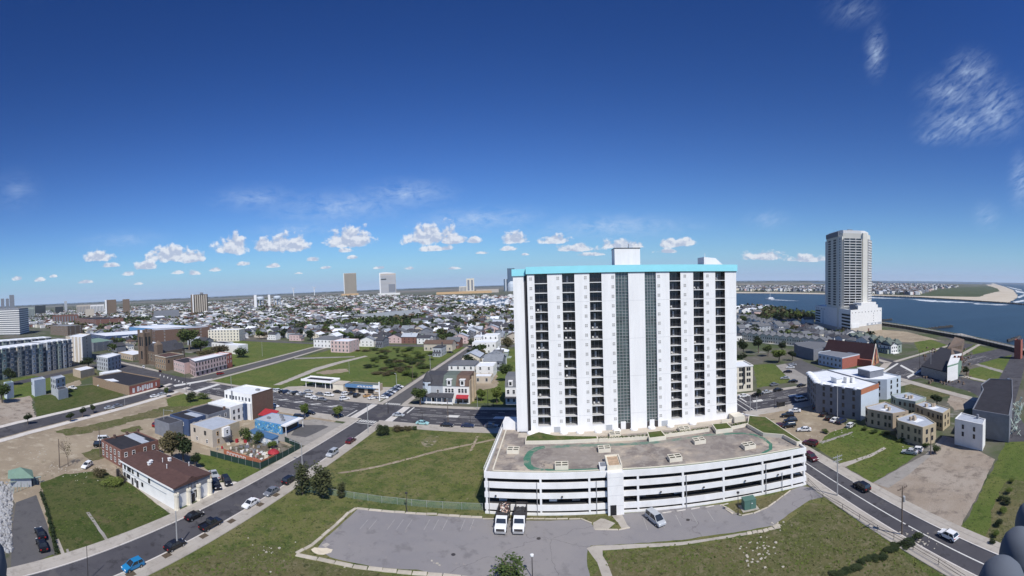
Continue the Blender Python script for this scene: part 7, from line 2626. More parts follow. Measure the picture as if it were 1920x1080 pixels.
for px_, tp_, lab in ((550.5, 541.5, 'white wind turbine, left one on the horizon'), (589.5, 540, 'white wind turbine, right one on the horizon')):
 D = 4700
 x, y = AZ(px_, D)
 zt = HG(px_, tp_, (x, y))
 r_ = empty('wind_turbine', (x, y, 0), 0, lab, 'wind turbine')
 b = MB()
 b.tube((0, 0, 0), (0, 0, zt), 5, 3, n=10)
 b.box(-5, -9, zt - 3, 5, 6, zt + 4)
 b.build('mast', M['white_paint'], r_)
 for a in (1.2, 3.3, 5.4):
  b = MB()
  b.add([(0, -10, 0), (3, -10, 12), (0, -10, 40), (-2, -10, 12), (0, -11, 12)], [(0, 1, 4), (1, 2, 4), (2, 3, 4), (3, 0, 4)])
  o = b.build('blade', M['white_paint'], r_)
  o.location = (0, 0, zt)
  o.rotation_euler[1] = a
# ------------------------------------------------------------------ the town: houses and trees on the street grid
OCC = []
for o in list(sc.objects):
 if o.parent is None and o.type == 'EMPTY' and o.get('category'):
  xs_, ys_ = [], []
  for c in o.children:
   if c.type == 'MESH' and c.name.startswith(('wall', 'core')):
    for v in c.bound_box:
     xs_.append(v[0] + o.location.x)
     ys_.append(v[1] + o.location.y)
  if xs_:
   OCC.append((min(xs_) - 5, min(ys_) - 5, max(xs_) + 5, max(ys_) + 5))
def inside(x, y, poly):
 c = False
 n = len(poly)
 for i in range(n):
  x1, y1 = poly[i]
  x2, y2 = poly[(i + 1) % n]
  if (y1 > y) != (y2 > y) and x < (x2 - x1) * (y - y1) / (y2 - y1) + x1:
   c = not c
 return c
def free(x, y, m=0):
 for a in OCC:
  if a[0] - m < x < a[2] + m and a[1] - m < y < a[3] + m:
   return False
 return True
HW = ['white_wall', 'white_wall', 'cream_wall', 'grey_wall', 'beige_wall', 'pale_blue_wall', 'white_wall', 'slate_wall', 'pink_wall', 'sage_wall', 'brick', 'white_wall']
HR = ['shingle_grey', 'shingle_grey', 'shingle_dark', 'shingle_brown', 'grey_roof', 'silver_roof', 'shingle_dark', 'white_roof']
NW = {'white_wall': 'white', 'cream_wall': 'cream', 'grey_wall': 'grey', 'beige_wall': 'beige', 'pale_blue_wall': 'pale blue', 'slate_wall': 'slate', 'pink_wall': 'pink', 'sage_wall': 'sage green', 'brick': 'brick',
 'tan_wall': 'tan', 'yellow_wall': 'ochre'}
NR = {'shingle_grey': 'grey shingle', 'shingle_dark': 'dark shingle', 'shingle_brown': 'brown shingle', 'grey_roof': 'grey', 'silver_roof': 'silver', 'white_roof': 'white', 'black_roof': 'black'}
_hp = {}
def house_meshes(style, wl, rf):
 k = (style, wl, rf)
 if k in _hp:
  return _hp[k]
 rs = random.Random(style)
 w, d = rs.choice(((7, 11), (6.5, 13), (8.5, 10), (10, 12))) if style < 6 else (11, 14)
 H = rs.choice((4.6, 5.6, 6.2))
 b = MB()
 rh = rs.uniform(1.8, 2.8)
 kind = ('y', 'x', 'hip', 'flat', 'y', 'y')[style % 6]
 b.box(-w / 2, -d / 2, 0, w / 2, d / 2, H, 0)
 if kind == 'y':
  b.add([(-w / 2, -d / 2, H), (w / 2, -d / 2, H), (0, -d / 2, H + rh)], [(0, 1, 2)], 0)
  b.add([(-w / 2, d / 2, H), (w / 2, d / 2, H), (0, d / 2, H + rh)], [(1, 0, 2)], 0)
 if kind == 'x':
  b.add([(w / 2, -d / 2, H), (w / 2, d / 2, H), (w / 2, 0, H + rh)], [(0, 1, 2)], 0)
  b.add([(-w / 2, -d / 2, H), (-w / 2, d / 2, H), (-w / 2, 0, H + rh)], [(1, 0, 2)], 0)
 b.box(-w / 2 + .4, -d / 2 - 2.0, 0, w / 2 - .4, -d / 2 - .02, 2.6 if style % 2 else .5, 0)
 wall = b.mesh('wall', M[wl])
 b = MB()
 e = .4
 if kind == 'y':
  zl = H - e * rh / (w / 2)
  for s in (-1, 1):
   vs = [(0, -d / 2 - e, H + rh + .12), (0, d / 2 + e, H + rh + .12), (s * (w / 2 + e), d / 2 + e, zl + .12), (s * (w / 2 + e), -d / 2 - e, zl + .12)]
   vs += [(x, y, z - .2) for x, y, z in vs]
   f = [(0, 1, 2, 3), (7, 6, 5, 4), (0, 3, 7, 4), (1, 5, 6, 2), (3, 2, 6, 7)]
   b.add(vs, f if s < 0 else [t[::-1] for t in f])
 elif kind == 'x':
  zl = H - e * rh / (d / 2)
  for s in (-1, 1):
   vs = [(-w / 2 - e, 0, H + rh + .12), (w / 2 + e, 0, H + rh + .12), (w / 2 + e, s * (d / 2 + e), zl + .12), (-w / 2 - e, s * (d / 2 + e), zl + .12)]
   vs += [(x, y, z - .2) for x, y, z in vs]
   f = [(0, 1, 2, 3), (7, 6, 5, 4), (0, 3, 7, 4), (1, 5, 6, 2), (3, 2, 6, 7)]
   b.add(vs, f if s > 0 else [t[::-1] for t in f])
 elif kind == 'hip':
  hx = min(w, d) / 2
  b.add([(-w / 2 - e, -d / 2 - e, H), (w / 2 + e, -d / 2 - e, H), (w / 2 + e, d / 2 + e, H), (-w / 2 - e, d / 2 + e, H), (0, -d / 2 + hx, H + rh), (0, d / 2 - hx, H + rh)],
   [(0, 1, 4), (1, 2, 5, 4), (2, 3, 5), (3, 0, 4, 5), (3, 2, 1, 0)])
 else:
  b.box(-w / 2 - .2, -d / 2 - .2, H, w / 2 + .2, d / 2 + .2, H + .3)
 if style % 2:
  b.add([(-w / 2 + .2, -d / 2 - 2.2, 2.6), (w / 2 - .2, -d / 2 - 2.2, 2.6), (w / 2 - .2, -d / 2, 3.5), (-w / 2 + .2, -d / 2, 3.5)], [(0, 1, 2, 3)])
 b.box(w * .18, d * .1, H, w * .18 + .7, d * .1 + .7, H + rh + .9)
 roof = b.mesh('roof', M[rf])
 b = MB()
 for z in (3.4 if H > 4.8 else 1.2, .9):
  for x in (-w * .3, 0, w * .3):
   b.box(x - .45, -d / 2 - (.03 if z > 2 or not style % 2 else 2.04), z, x + .45, -d / 2 + .02, z + 1.2)
  for y in (-d * .3, 0, d * .3):
   for s in (-1, 1):
    b.box(s * w / 2 - .03, y - .4, z, s * w / 2 + .03, y + .4, z + 1.2)
 wn_ = b.mesh('windows', M['glass'])
 _hp[k] = (wall, roof, wn_, w, d, H, rh)
 return _hp[k]
LAB = set()
ORD = 'first second third fourth fifth sixth seventh eighth ninth tenth eleventh twelfth thirteenth fourteenth'.split()
LM = [('brown church', -265, 200), ('cream institution', -335, 338), ('brick school', -400, 320), ('blue warehouse', -470, 300), ('pink house', -172, 309), ('long pale rowhouses', -97, 325), ('long shed roof', -297, 695),
 ('ribbed brown apartment tower', -930, 800), ('pale water towers', -900, 1200), ('large white house', -57, 314), ('marina', -150, 1300), ('inlet condominium', 280, 350), ('brick church', 163, 205), ('dark grey hall', 157, 235),
 ('beige apartments', 77, 180), ('plain white windowless building', -256, 268), ('black-roofed warehouse', -800, 560), ('long red brick slab', -820, 430)]
def near(x, y):
 b_, bd = None, 1e9
 for n_, lx, ly in LM:
  d_ = math.hypot(x - lx, y - ly)
  if d_ < bd:
   b_, bd = (n_, lx, ly), d_
 da = (math.atan2(x, y) - math.atan2(b_[1], b_[2])) * math.hypot(b_[1], b_[2])
 dd = math.hypot(x, y) - math.hypot(b_[1], b_[2])
 far = '' if bd < 110 else 'well '
 if abs(da) > abs(dd):
  w_ = ('right of' if da > 0 else 'left of')
 else:
  w_ = ('behind' if dd > 0 else 'in front of')
 return f'{far}{w_} the {b_[0]}'
nh = 0
far_boxes = MB()
mats_far = [M[k] for k in ('white_wall', 'cream_wall', 'grey_wall', 'slate_wall', 'brick', 'pink_wall', 'shingle_grey', 'shingle_dark', 'shingle_brown', 'silver_roof', 'white_roof')]
r9 = random.Random(91)
FIELDS = [rp(-215, -64, 171, 300), rp(-68, 200, 60, 226), [(-203, 212), (-270, 236), (-330, 300), (-330, 345), (-214, 345)]]
TOWNPX = [(-40, 578), (120, 572), (300, 562), (480, 554.5), (640, 553), (830, 556), (1000, 556), (1000, 660), (950, 655), (935, 700), (870, 705), (845, 690), (820, 660), (790, 648), (690, 652), (660, 645), (600, 640), (560, 650), (480, 655),
  (440, 650), (440, 672), (395, 660), (340, 648), (300, 640), (250, 655), (205, 668), (190, 640), (150, 628), (100, 618), (40, 612), (-40, 612)]
INLETPX = [(1383, 577), (1430, 580), (1480, 587), (1528, 594), (1540, 640), (1600, 632), (1680, 655), (1672, 668), (1640, 664), (1560, 648), (1520, 640), (1500, 650), (1440, 640), (1383, 640)]
BAY = gp([(846, 563), (905, 560), (958, 559), (958, 578), (905, 579), (870, 574)])
cells = []
ys = 230.0
x = -2600.0
while x < 420:
 y = 190.0
 while y < 4200:
  px_, py_ = PX(x, y)
  if inside(px_, py_, TOWNPX) or inside(px_, py_, INLETPX):
   cells.append((x, y, px_, py_))
  y += 12.5 if y < 900 else 17
 x += 15.5
cells.sort(key=lambda c: c[0] ** 2 + c[1] ** 2)
trees_far = []
nth = {}
for (x, y, px_, py_) in cells:
 D = math.hypot(x, y)
 # street gaps of the grid
 sx_ = (x + 72) % 108
 sy_ = (y - 347) % 190
 if sx_ < 13 or sy_ < 13:
  continue
 if inside(x, y, BAY) or any(inside(x, y, f) for f in FIELDS):
  continue
 east = inside(px_, py_, INLETPX)
 if D > 2300 and r9.random() < .65:
  continue
 if D > 1300 and r9.random() < .35:
  continue
 jx, jy = x + r9.uniform(-1.5, 1.5), y + r9.uniform(-2, 2)
 if not free(jx, jy, 4):
  continue
 q = r9.random()
 # wooded patches
 tp_ = math.sin(x * .011 + 1.3) * math.sin(y * .009) + .4 * math.sin(x * .031) * math.cos(y * .027)
 if q < (.26 if not east else .2) or tp_ > .75:
  trees_far.append((jx, jy, D, px_))
  if D < 900 and r9.random() < .6:
   trees_far.append((jx + r9.uniform(-6, 6), jy + r9.uniform(-6, 6), D, px_))
  continue
 if q > .90:
  continue
 st = r9.randrange(8) if not east else r9.choice((0, 1, 4, 2))
 wl = r9.choice(HW) if not east else r9.choice(('white_wall', 'white_wall', 'cream_wall', 'pink_wall', 'grey_wall'))
 rf = r9.choice(HR) if not east else r9.choice(('shingle_grey', 'shingle_grey', 'shingle_dark'))
 rz = r9.choice((0, 0, math.pi / 2, -math.pi / 2)) if not east else r9.choice((0, math.pi / 2))
 if nh < 300:
  wall, roof, wnm, w, d, H, rh = house_meshes(st, wl, rf)
  zone = 'inlet shore' if east else ('avenue side' if jx > -140 else ('field edge' if jx > -330 and D < 560 else ('church side' if jx < -330 and D < 560 else 'middle distance')))
  kn = ('gabled', 'gabled', 'hipped', 'flat-roofed')[(0, 0, 2, 3, 0, 0)[st % 6]]
  lab = f"{NW[wl]} {kn} house under a {NR[rf]} roof, {near(jx, jy)}"
  if lab in LAB:
   lab += ', side-on' if abs(rz) > 1 else ', end-on'
  lab = ' '.join(lab.replace('under a ', 'with ').split()[:16])
  LAB.add(lab)
  r_ = empty('house', (jx, jy, 0), rz + r9.uniform(-.03, .03), lab, 'house', 'houses of the town streets')
  link('wall', wall, r_)
  link('roof', roof, r_)
  if D < 480:
   tag(link('windows', wnm, r_), kind='stuff')
  nh += 1
 else:
  w, d, H = r9.uniform(6, 11), r9.uniform(8, 13), r9.uniform(4, 6.5)
  if D > 900 and r9.random() < .12:
   w, d, H = w * 2.2, d * 1.6, H * 1.5
  if r9.random() < .5:
   w, d = d, w
  wi = r9.choice((0, 0, 0, 0, 1, 2, 3, 4, 5))
  ri = r9.choice((6, 6, 7, 7, 8, 9, 10))
  x0, x1, y0, y1 = jx - w / 2, jx + w / 2, jy - d / 2, jy + d / 2
  far_boxes.add([(x0, y0, 0), (x1, y0, 0), (x1, y1, 0), (x0, y1, 0), (x0, y0, H), (x1, y0, H), (x1, y1, H), (x0, y1, H)],
     [(0, 1, 5, 4), (1, 2, 6, 5), (2, 3, 7, 6), (3, 0, 4, 7)], wi)
  if r9.random() < .75:
   rh = r9.uniform(1.6, 2.8)
   if r9.random() < .5:
    far_boxes.add([(x0, y0, H), (x1, y0, H), (x1, y1, H), (x0, y1, H), (x0, jy, H + rh), (x1, jy, H + rh)], [(0, 1, 5, 4), (2, 3, 4, 5)], ri)
    far_boxes.add([(x1, y0, H), (x1, y1, H), (x1, jy, H + rh)], [(0, 1, 2)], wi)
   else:
    far_boxes.add([(x0, y0, H), (x1, y0, H), (x1, y1, H), (x0, y1, H), (jx, y0, H + rh), (jx, y1, H + rh)], [(1, 2, 5, 4), (3, 0, 4, 5)], ri)
    far_boxes.add([(x0, y0, H), (x1, y0, H), (jx, y0, H + rh)], [(0, 1, 2)], wi)
  else:
   far_boxes.add([(x0, y0, H), (x1, y0, H), (x1, y1, H), (x0, y1, H)], [(0, 1, 2, 3)], ri)
# island town across the inlet, and town beyond the marsh edge
for reg, n_ in (([(1380, 536.5), (1548, 536), (1548, 547), (1380, 546)], 300), ([(1630, 531), (1760, 533), (1800, 538), (1760, 542.5), (1733, 549), (1718, 553), (1630, 551)], 520),
    ([(1640, 541), (1740, 543), (1715, 553), (1640, 551)], 260)):
 k = 0
 while k < n_:
  px_, py_ = r9.uniform(1375, 1805), r9.uniform(530, 554)
  if not inside(px_, py_, reg):
   continue
  k += 1
  cx, cy = G(px_, py_, -.5)
  D = math.hypot(cx, cy)
  w, H = r9.uniform(9, 18) * (1 + D / 9000), r9.uniform(7, 11)
  d = w * r9.uniform(.7, 1.2)
  wi = r9.choice((0, 0, 0, 1, 2, 5, 3))
  ri = r9.choice((6, 7, 8, 9, 6))
  x0, x1, y0, y1 = cx - w / 2, cx + w / 2, cy - d / 2, cy + d / 2
  rh = H * .3
  far_boxes.add([(x0, y0, -.5), (x1, y0, -.5), (x1, y1, -.5), (x0, y1, -.5), (x0, y0, H), (x1, y0, H), (x1, y1, H), (x0, y1, H)],
     [(0, 1, 5, 4), (1, 2, 6, 5), (2, 3, 7, 6), (3, 0, 4, 7)], wi)
  far_boxes.add([(x0, y0, H), (x1, y0, H), (x1, y1, H), (x0, y1, H), (x0, cy, H + rh), (x1, cy, H + rh)], [(0, 1, 5, 4), (2, 3, 4, 5)], ri)
tag(far_boxes.build('distant_houses', mats_far), 'mass of small distant houses with white walls and grey roofs reaching to the marsh', 'houses', kind='stuff')
# trees among the houses: nearest one by one, the rest as one mass
trees_far.sort(key=lambda t: t[2])
TL = ['round green tree', 'dark green tree', 'bright yellow-green tree', 'brownish green tree']
nt = 0
mass = MB()
for (x, y, D, px_) in trees_far:
 if nt < 210:
  v = r9.choice((0, 0, 1, 1, 2, 3))
  east = x > 60
  tree(f'far{v}', x, y, r9.uniform(6.5, 11), f'{TL[v]} among the houses {near(x, y)}', 'trees among the houses by the inlet' if east else 'trees among the houses beyond the fields')
  nt += 1
 else:
  s = r9.uniform(3.6, 6.5) * (1 + D / 5000)
  m_ = r9.choice((0, 0, 1, 2))
  for k in range(16 if D < 1500 else 7):
   leafcard(mass, Vector((x + r9.uniform(-s, s), y + r9.uniform(-s, s), r9.uniform(.2, 1.3) * s)), s * .9, r9)
   mass.m[-1] = m_
# belts of trees: in front of the marina, along the canal, and scattered on the island
belts = [([(90, 598), (420, 590), (430, 648), (320, 640), (260, 652), (200, 660), (185, 625), (120, 612)], 230, 5, 0), ([(1385, 600), (1530, 605), (1600, 640), (1540, 648), (1385, 640)], 60, 4, 0), ([(828, 566), (850, 566), (905, 575), (960, 577), (960, 583), (880, 584), (830, 578)], 260, 7, 1), ([(560, 556), (860, 560), (860, 566), (700, 566), (560, 562)], 330, 8, 1),
  ([(0, 582), (300, 566), (520, 560), (520, 572), (300, 580), (0, 600)], 420, 8, 0), ([(440, 585), (540, 582), (560, 612), (450, 618)], 70, 7, 0), ([(1385, 537), (1545, 536), (1545, 548), (1385, 547)], 120, 10, 1),
  ([(1630, 532), (1745, 534), (1745, 545), (1720, 553), (1630, 551)], 160, 10, 1)]
for reg, n_, s0, m_ in belts:
 xs_ = [p[0] for p in reg]
 ys_ = [p[1] for p in reg]
 k = 0
 while k < n_:
  px_, py_ = r9.uniform(min(xs_), max(xs_)), r9.uniform(min(ys_), max(ys_))
  if not inside(px_, py_, reg):
   continue
  k += 1
  cx, cy = G(px_, py_)
  if not free(cx, cy) or inside(cx, cy, BAY):
   continue
  D = math.hypot(cx, cy)
  s = s0 * r9.uniform(.6, 1.1) * (.7 if D < 900 else 1)
  for j in range(12):
   leafcard(mass, Vector((cx + r9.gauss(0, s * .8), cy + r9.gauss(0, s * .8), abs(r9.gauss(0, .5)) * s + .5)), s * .8, r9)
   mass.m[-1] = m_ if r9.random() < .7 else 2
tag(mass.build('distant_trees', [LEAF, LEAFD, LEAFB]), 'mass of dark distant trees between and behind the far houses', 'trees', kind='stuff')
# marina: water and boats
sheet('marina_water', BAY, .03, WATER)
bt = MB()
bt.add([(-5, -1.5, 0), (3, -1.7, 0), (6.5, 0, .4), (3, 1.7, 0), (-5, 1.5, 0), (-5, -1.7, 1.5), (3, -2, 1.5), (7.5, 0, 2), (3, 2, 1.5), (-5, 1.7, 1.5)],
 [(0, 1, 6, 5), (1, 2, 7, 6), (2, 3, 8, 7), (3, 4, 9, 8), (4, 0, 5, 9), (5, 6, 7, 8, 9)])
bt.box(-3.5, -1.2, 1.5, 2, 1.2, 3.2)
bt.tube((0, 0, 3), (0, 0, 12), .18, n=4)
btm = bt.mesh('boat', M['boat_white'])
k = 0
while k < 60:
 px_, py_ = r9.uniform(848, 958), r9.uniform(560, 578)
 cx, cy = G(px_, py_)
 if inside(cx, cy, BAY):
  o = link('boat', btm, None, (cx, cy, .05), r9.uniform(0, 3.1))
  tag(o, 'small white boat moored in the crowded marina under the casino hotels', 'boat', 'boats moored in the marina')
  o.scale = (1.3, 1.3, 1.3)
  k += 1
bx = G(1444, 561, -1.2)
o = link('motor_boat', btm, None, (bx[0], bx[1], -1.2), R(170))
o.scale = (2.2, 2.2, 1.6)
tag(o, 'lone white motor boat with its wake crossing the blue inlet', 'boat')
wk = sheet('wake', gp([(1446, 561.6), (1470, 562.6), (1500, 564.2), (1470, 563.4), (1446, 562.4)], -1.2), -1.1, FOAM)
# rows of grey-roofed terraced houses by the inlet
rr = 0
for (pa, pb, n_, wl, lab) in (((1388, 601), (1470, 622), 9, 'white_wall', 'upper grey-roofed terrace beside the tower, gable by gable'), ((1388, 636), (1552, 652), 13, 'cream_wall', 'front grey-roofed terrace behind the trees'),
       ((1478, 622), (1590, 640), 9, 'grey_wall', 'grey hipped row in front of the podium'), ((1598, 643), (1680, 662), 6, 'sage_wall', 'green-grey gabled row at the far junction')):
 p, q = Vector(G(*pa)), Vector(G(*pb))
 u = (q - p).normalized()
 L = (q - p).length / n_
 for i in range(n_):
  c = p + u * L * (i + .5)
  if not free(c.x, c.y, -3):
   continue
  wall, roof, wnm, w, d, H, rh = house_meshes((0, 4, 2, 5)[rr] if rr != 1 else (4 if i % 2 else 0), wl if rr != 2 else 'white_wall', 'shingle_grey' if rr != 3 else 'shingle_green')
  r_ = empty('terraced_house', (c.x, c.y, 0), math.atan2(u.y, u.x), f'{ORD[i]} house from the left in the ' + lab.replace(', gable by gable', ''), 'house', 'houses of the ' + lab.split(',')[0])
  link('wall', wall, r_)
  link('roof', roof, r_)
  tag(link('windows', wnm, r_), kind='stuff')
  r_.scale = (max(.8, min(1.4, L / w)), 1, 1.05)
 rr += 1
# ------------------------------------------------------------------ vehicles
H90 = R(90)
def pc(kind, col, px_, py_, rz, label, group=None, detail=True, dx=0, z=.03):
 # py_ is about the middle of the vehicle as seen: shift to its ground centre
 x, y = G(px_, py_, .8)
 return car(kind, col, x + dx, y, rz, label, group, detail, z)
pc('hatch', 'blue', 249, 1058, -H90, 'bright blue car parked at the near end of the first avenue')
pc('sedan', 'black', 328, 1020, H90, 'black sedan by the utility pole at the near end of the first avenue')
pc('pickup', 'black', 395, 982, H90, 'large black pickup parked on the first avenue opposite the fluted hall')
pc('sedan', 'black', 364, 965, H90, 'black sedan parked at the kerb right in front of the fluted hall')
pc('sedan', 'white', 470, 942, -H90, 'white sedan parked on the first avenue between the pickup and the grey car')
pc('sedan', 'grey', 509, 920, -H90, 'grey sedan parked in front of the white one on the first avenue')
pc('suv', 'black', 543, 899, H90, 'black car half hidden by the street tree on the first avenue')
pc('suv', 'silver', 623, 849, -H90, 'silver estate car parked beside the green field on the first avenue')
pc('sedan', 'maroon', 658, 825, H90, 'dark red car parked nearest the junction on the first avenue')
pc('suv', 'black', 425, 901, R(-30), 'black suv parked nose out beside the fluted hall')
pc('suv', 'black', 405, 908, R(-30), 'black car tucked against the end wall of the fluted hall')
pc('pickup', 'silver', 401, 890, R(150), 'pale blue and silver pickup behind the black cars beside the fluted hall')
pc('sedan', 'black', 75, 998, R(172), 'black sedan in the driveway at the far left, the upper of two')
pc('sedan', 'black', 78, 1019, R(172), 'black sedan in the driveway at the far left, the lower of two')
pc('hatch', 'white', 163, 871, R(-60), 'small white car parked on the edge of the lawn below the dead tree')
pc('suv', 'red', 293, 795, R(120), 'red car parked alone on the sandy lot by the lamp pole')
pc('suv', 'black', 311, 791, R(60), 'black car against the navy rowhouse on the sandy lot')
pc('van', 'white', 196, 823, R(60), 'white van behind the brick block on the sandy lot')
pc('suv', 'black', 188, 833, R(60), 'black suv beside the white van behind the brick block')
pc('pickup', 'white', 136, 727, R(20), 'white and black jeep beside the tall narrow grey house')
pc('sedan', 'white', 190, 722, R(50), 'white sedan on the lawn behind the black-roofed store')
pc('suv', 'white', 269, 688, R(150), 'white suv in front of the brown church')
pc('sedan', 'black', 300, 695, R(150), 'black car in front of the tan brick rectory')
pc('suv', 'red', 413, 700, R(75), 'dark red car beside the red brick end of the corner block')
for i, (a, c, cl) in enumerate(((205, 764, 'silver'), (221, 760, 'grey'), (290, 742, 'white'), (304, 738, 'silver'), (318, 734, 'black'))):
 pc('sedan', cl, a, c, R(80), f'{cl} car standing on the second avenue, ' + ('in the pair near the street trees' if i < 2 else 'in the queue at the left junction'), 'cars on the second avenue', False)
# boulevard
pc('sedan', 'silver', 747, 777, 0, 'silver-blue sedan turning at the zebra crossing of the junction', detail=True)
pc('sedan', 'teal', 792, 792, 0, 'white and pale green cab parked on the boulevard by the bushes')
pc('sedan', 'black', 838, 796, 0, 'black sedan parked between the pale cab and the navy car on the boulevard')
pc('sedan', 'navy', 877, 797, 0, 'navy sedan parked next to the tower shadow on the boulevard')
pc('sedan', 'grey', 921, 797, 0, 'dark sedan parked inside the tower shadow on the boulevard')
pc('sedan', 'black', 581, 773, 0, 'black sedan parked behind the left street tree on the boulevard')
pc('sedan', 'black', 633, 777, 0, 'black sedan parked behind the right street tree on the boulevard')
pc('sedan', 'white', 514, 760, 0, 'white car at the kerb beside the dark brick end wall')
pc('suv', 'black', 561, 781, R(20), 'black suv in front of the corner shop canopy')
pc('sedan', 'white', 511, 812 - 20, R(20), 'white sedan behind the corner shop')
for i, (px_, cl, kd) in enumerate(((514, 'silver', 'sedan'), (522, 'white', 'suv'), (530, 'black', 'sedan'), (538, 'navy', 'suv'), (547, 'silver', 'sedan'), (556, 'black', 'suv'), (564, 'white', 'sedan'), (571, 'grey', 'sedan'))):
 pc(kd, cl, px_, 731 + i * 1.1, R(65), f'{cl} {kd} in the closely parked row left of the white canopy', 'cars parked left of the white canopy', False)
for (a, c, cl, kd, rz, lab) in ((578, 733, 'silver', 'sedan', 10, 'silver sedan under the white canopy edge'), (582, 743, 'white', 'suv', 10, 'white suv at the front left of the service yard'), (592, 746, 'white', 'sedan', 5, 'white sedan second from left at the yard front'),
        (604, 748, 'grey', 'sedan', 0, 'dark grey sedan at the front of the service yard'), (617, 740, 'white', 'suv', 0, 'white suv in the middle of the service yard'), (600, 738, 'grey', 'sedan', 0, 'grey car in front of the canopy posts'),
        (633, 734, 'black', 'sedan', 0, 'black car beside the cream kiosk'), (646, 747, 'white', 'suv', 60, 'white suv slanted, nearest the boulevard in front of the tyre shop'), (649, 738, 'white', 'suv', 60, 'white suv slanted, behind the front one at the tyre shop'),
        (669, 741, 'black', 'suv', 90, 'black car with its back to the tyre shop'), (659, 737, 'black', 'sedan', 60, 'black sedan left of the work bay'), (690, 741, 'gold', 'sedan', 50, 'orange-brown car in front of the work bay'),
        (699, 745, 'white', 'sedan', 50, 'white sedan in front of the work bay'), (705, 740, 'beige', 'sedan', 50, 'beige sedan by the foot of the pole sign')):
 pc(kd, cl, a, c, R(rz), lab, 'cars in the service yard', False)
for i in range(11):
 cl = ('white', 'black', 'navy', 'silver', 'black', 'white', 'grey', 'black', 'silver', 'black', 'white')[i]
 pc('sedan', cl, 719 + i * 2.9, 744 - i * 2.0, R(0), f'{cl} car in the tight column parked along the avenue side of the tyre shop', 'cars along the tyre shop side', False)
# second avenue (east) and its lots
pc('suv', 'maroon', 1521, 856, -H90, 'dark red car on the east avenue, coming out behind the garage corner')
pc('suv', 'maroon', 1519, 830, R(120), 'very dark red suv parked off the east avenue at the sandy lot corner')
pc('suv', 'black', 1616, 911, H90, 'black suv alone on the near part of the east avenue')
pc('hatch', 'white', 1778, 1001, H90, 'white hatchback with black windows, nearest vehicle on the east avenue')
for (a, c, cl, kd, rz, lab) in ((1490, 769, 'white', 'sedan', 150, 'white car at the back of the sandy lot'), (1477, 778, 'black', 'suv', 150, 'black car behind the pair of the sandy lot'), (1482, 788, 'black', 'suv', 165, 'black suv in the middle of the sandy lot group'),
        (1479, 797, 'black', 'suv', 170, 'black suv at the front of the sandy lot group'), (1459, 797, 'maroon', 'sedan', 160, 'dark brown car left of the black suv on the sandy lot'), (1508, 804, 'white', 'sedan', 150, 'white sedan parked apart on the sandy lot'),
        (1545, 775, 'black', 'sedan', 30, 'black car in the shade under the grey apartments'), (1556, 782, 'black', 'suv', 30, 'black suv beside the white car in the apartment shade'), (1566, 786, 'white', 'sedan', 20, 'white car in the apartment shade'),
        (1578, 789, 'navy', 'suv', 20, 'navy suv in the apartment shade'), (1596, 796, 'white', 'hatch', 20, 'white hatchback at the grass edge below the apartments'), (1528, 762, 'black', 'suv', 60, 'dark suv by the boulevard end of the apartments'),
        (1717, 842, 'white', 'hatch', 120, 'white hatchback against the ochre house'), (1706, 846, 'silver', 'sedan', 120, 'silver car beside the white hatchback at the ochre house')):
 pc(kd, cl, a, c, R(rz), lab)
pc('van', 'white', 1502, 748, 0, 'white van driving on the boulevard towards the grey apartments')
for i, (a, c, cl) in enumerate(((1420, 739, 'black'), (1438, 734, 'silver'), (1459, 730, 'black'), (1503, 722, 'black'), (1487, 714, 'black'), (1472, 708, 'silver'), (1477, 696, 'black'), (1482, 688, 'white'), (1486, 683, 'silver'), (1452, 720, 'grey'))):
 pc('sedan', cl, a, c, R(10 if i < 4 or i == 9 else 150), f'{cl} car ' + ('parked along the far kerb of the boulevard right of the tower' if i < 4 else 'in the small lot beside the church'), 'cars right of the tower', False)
for i, (a, c, cl) in enumerate(((1395, 741, 'white'), (1768, 700, 'silver'), (1740, 680, 'grey'), (1890, 712, 'grey'), (872, 700, 'grey'), (844, 660, 'black'), (878, 657, 'black'))):
 pc('sedan', cl, a, c, R((0, 60, 20, 60, 90, 0, 90)[i]), ('white car at the kerb in front of the beige apartments', 'silver car by the burnt rowhouses', 'grey car on the street at the far junction', 'grey car on the shore road',
              'grey car in the yard behind the boulevard row', 'black car in front of the long pale rowhouses', 'black car at the kerb of the large white house')[i], None, False)
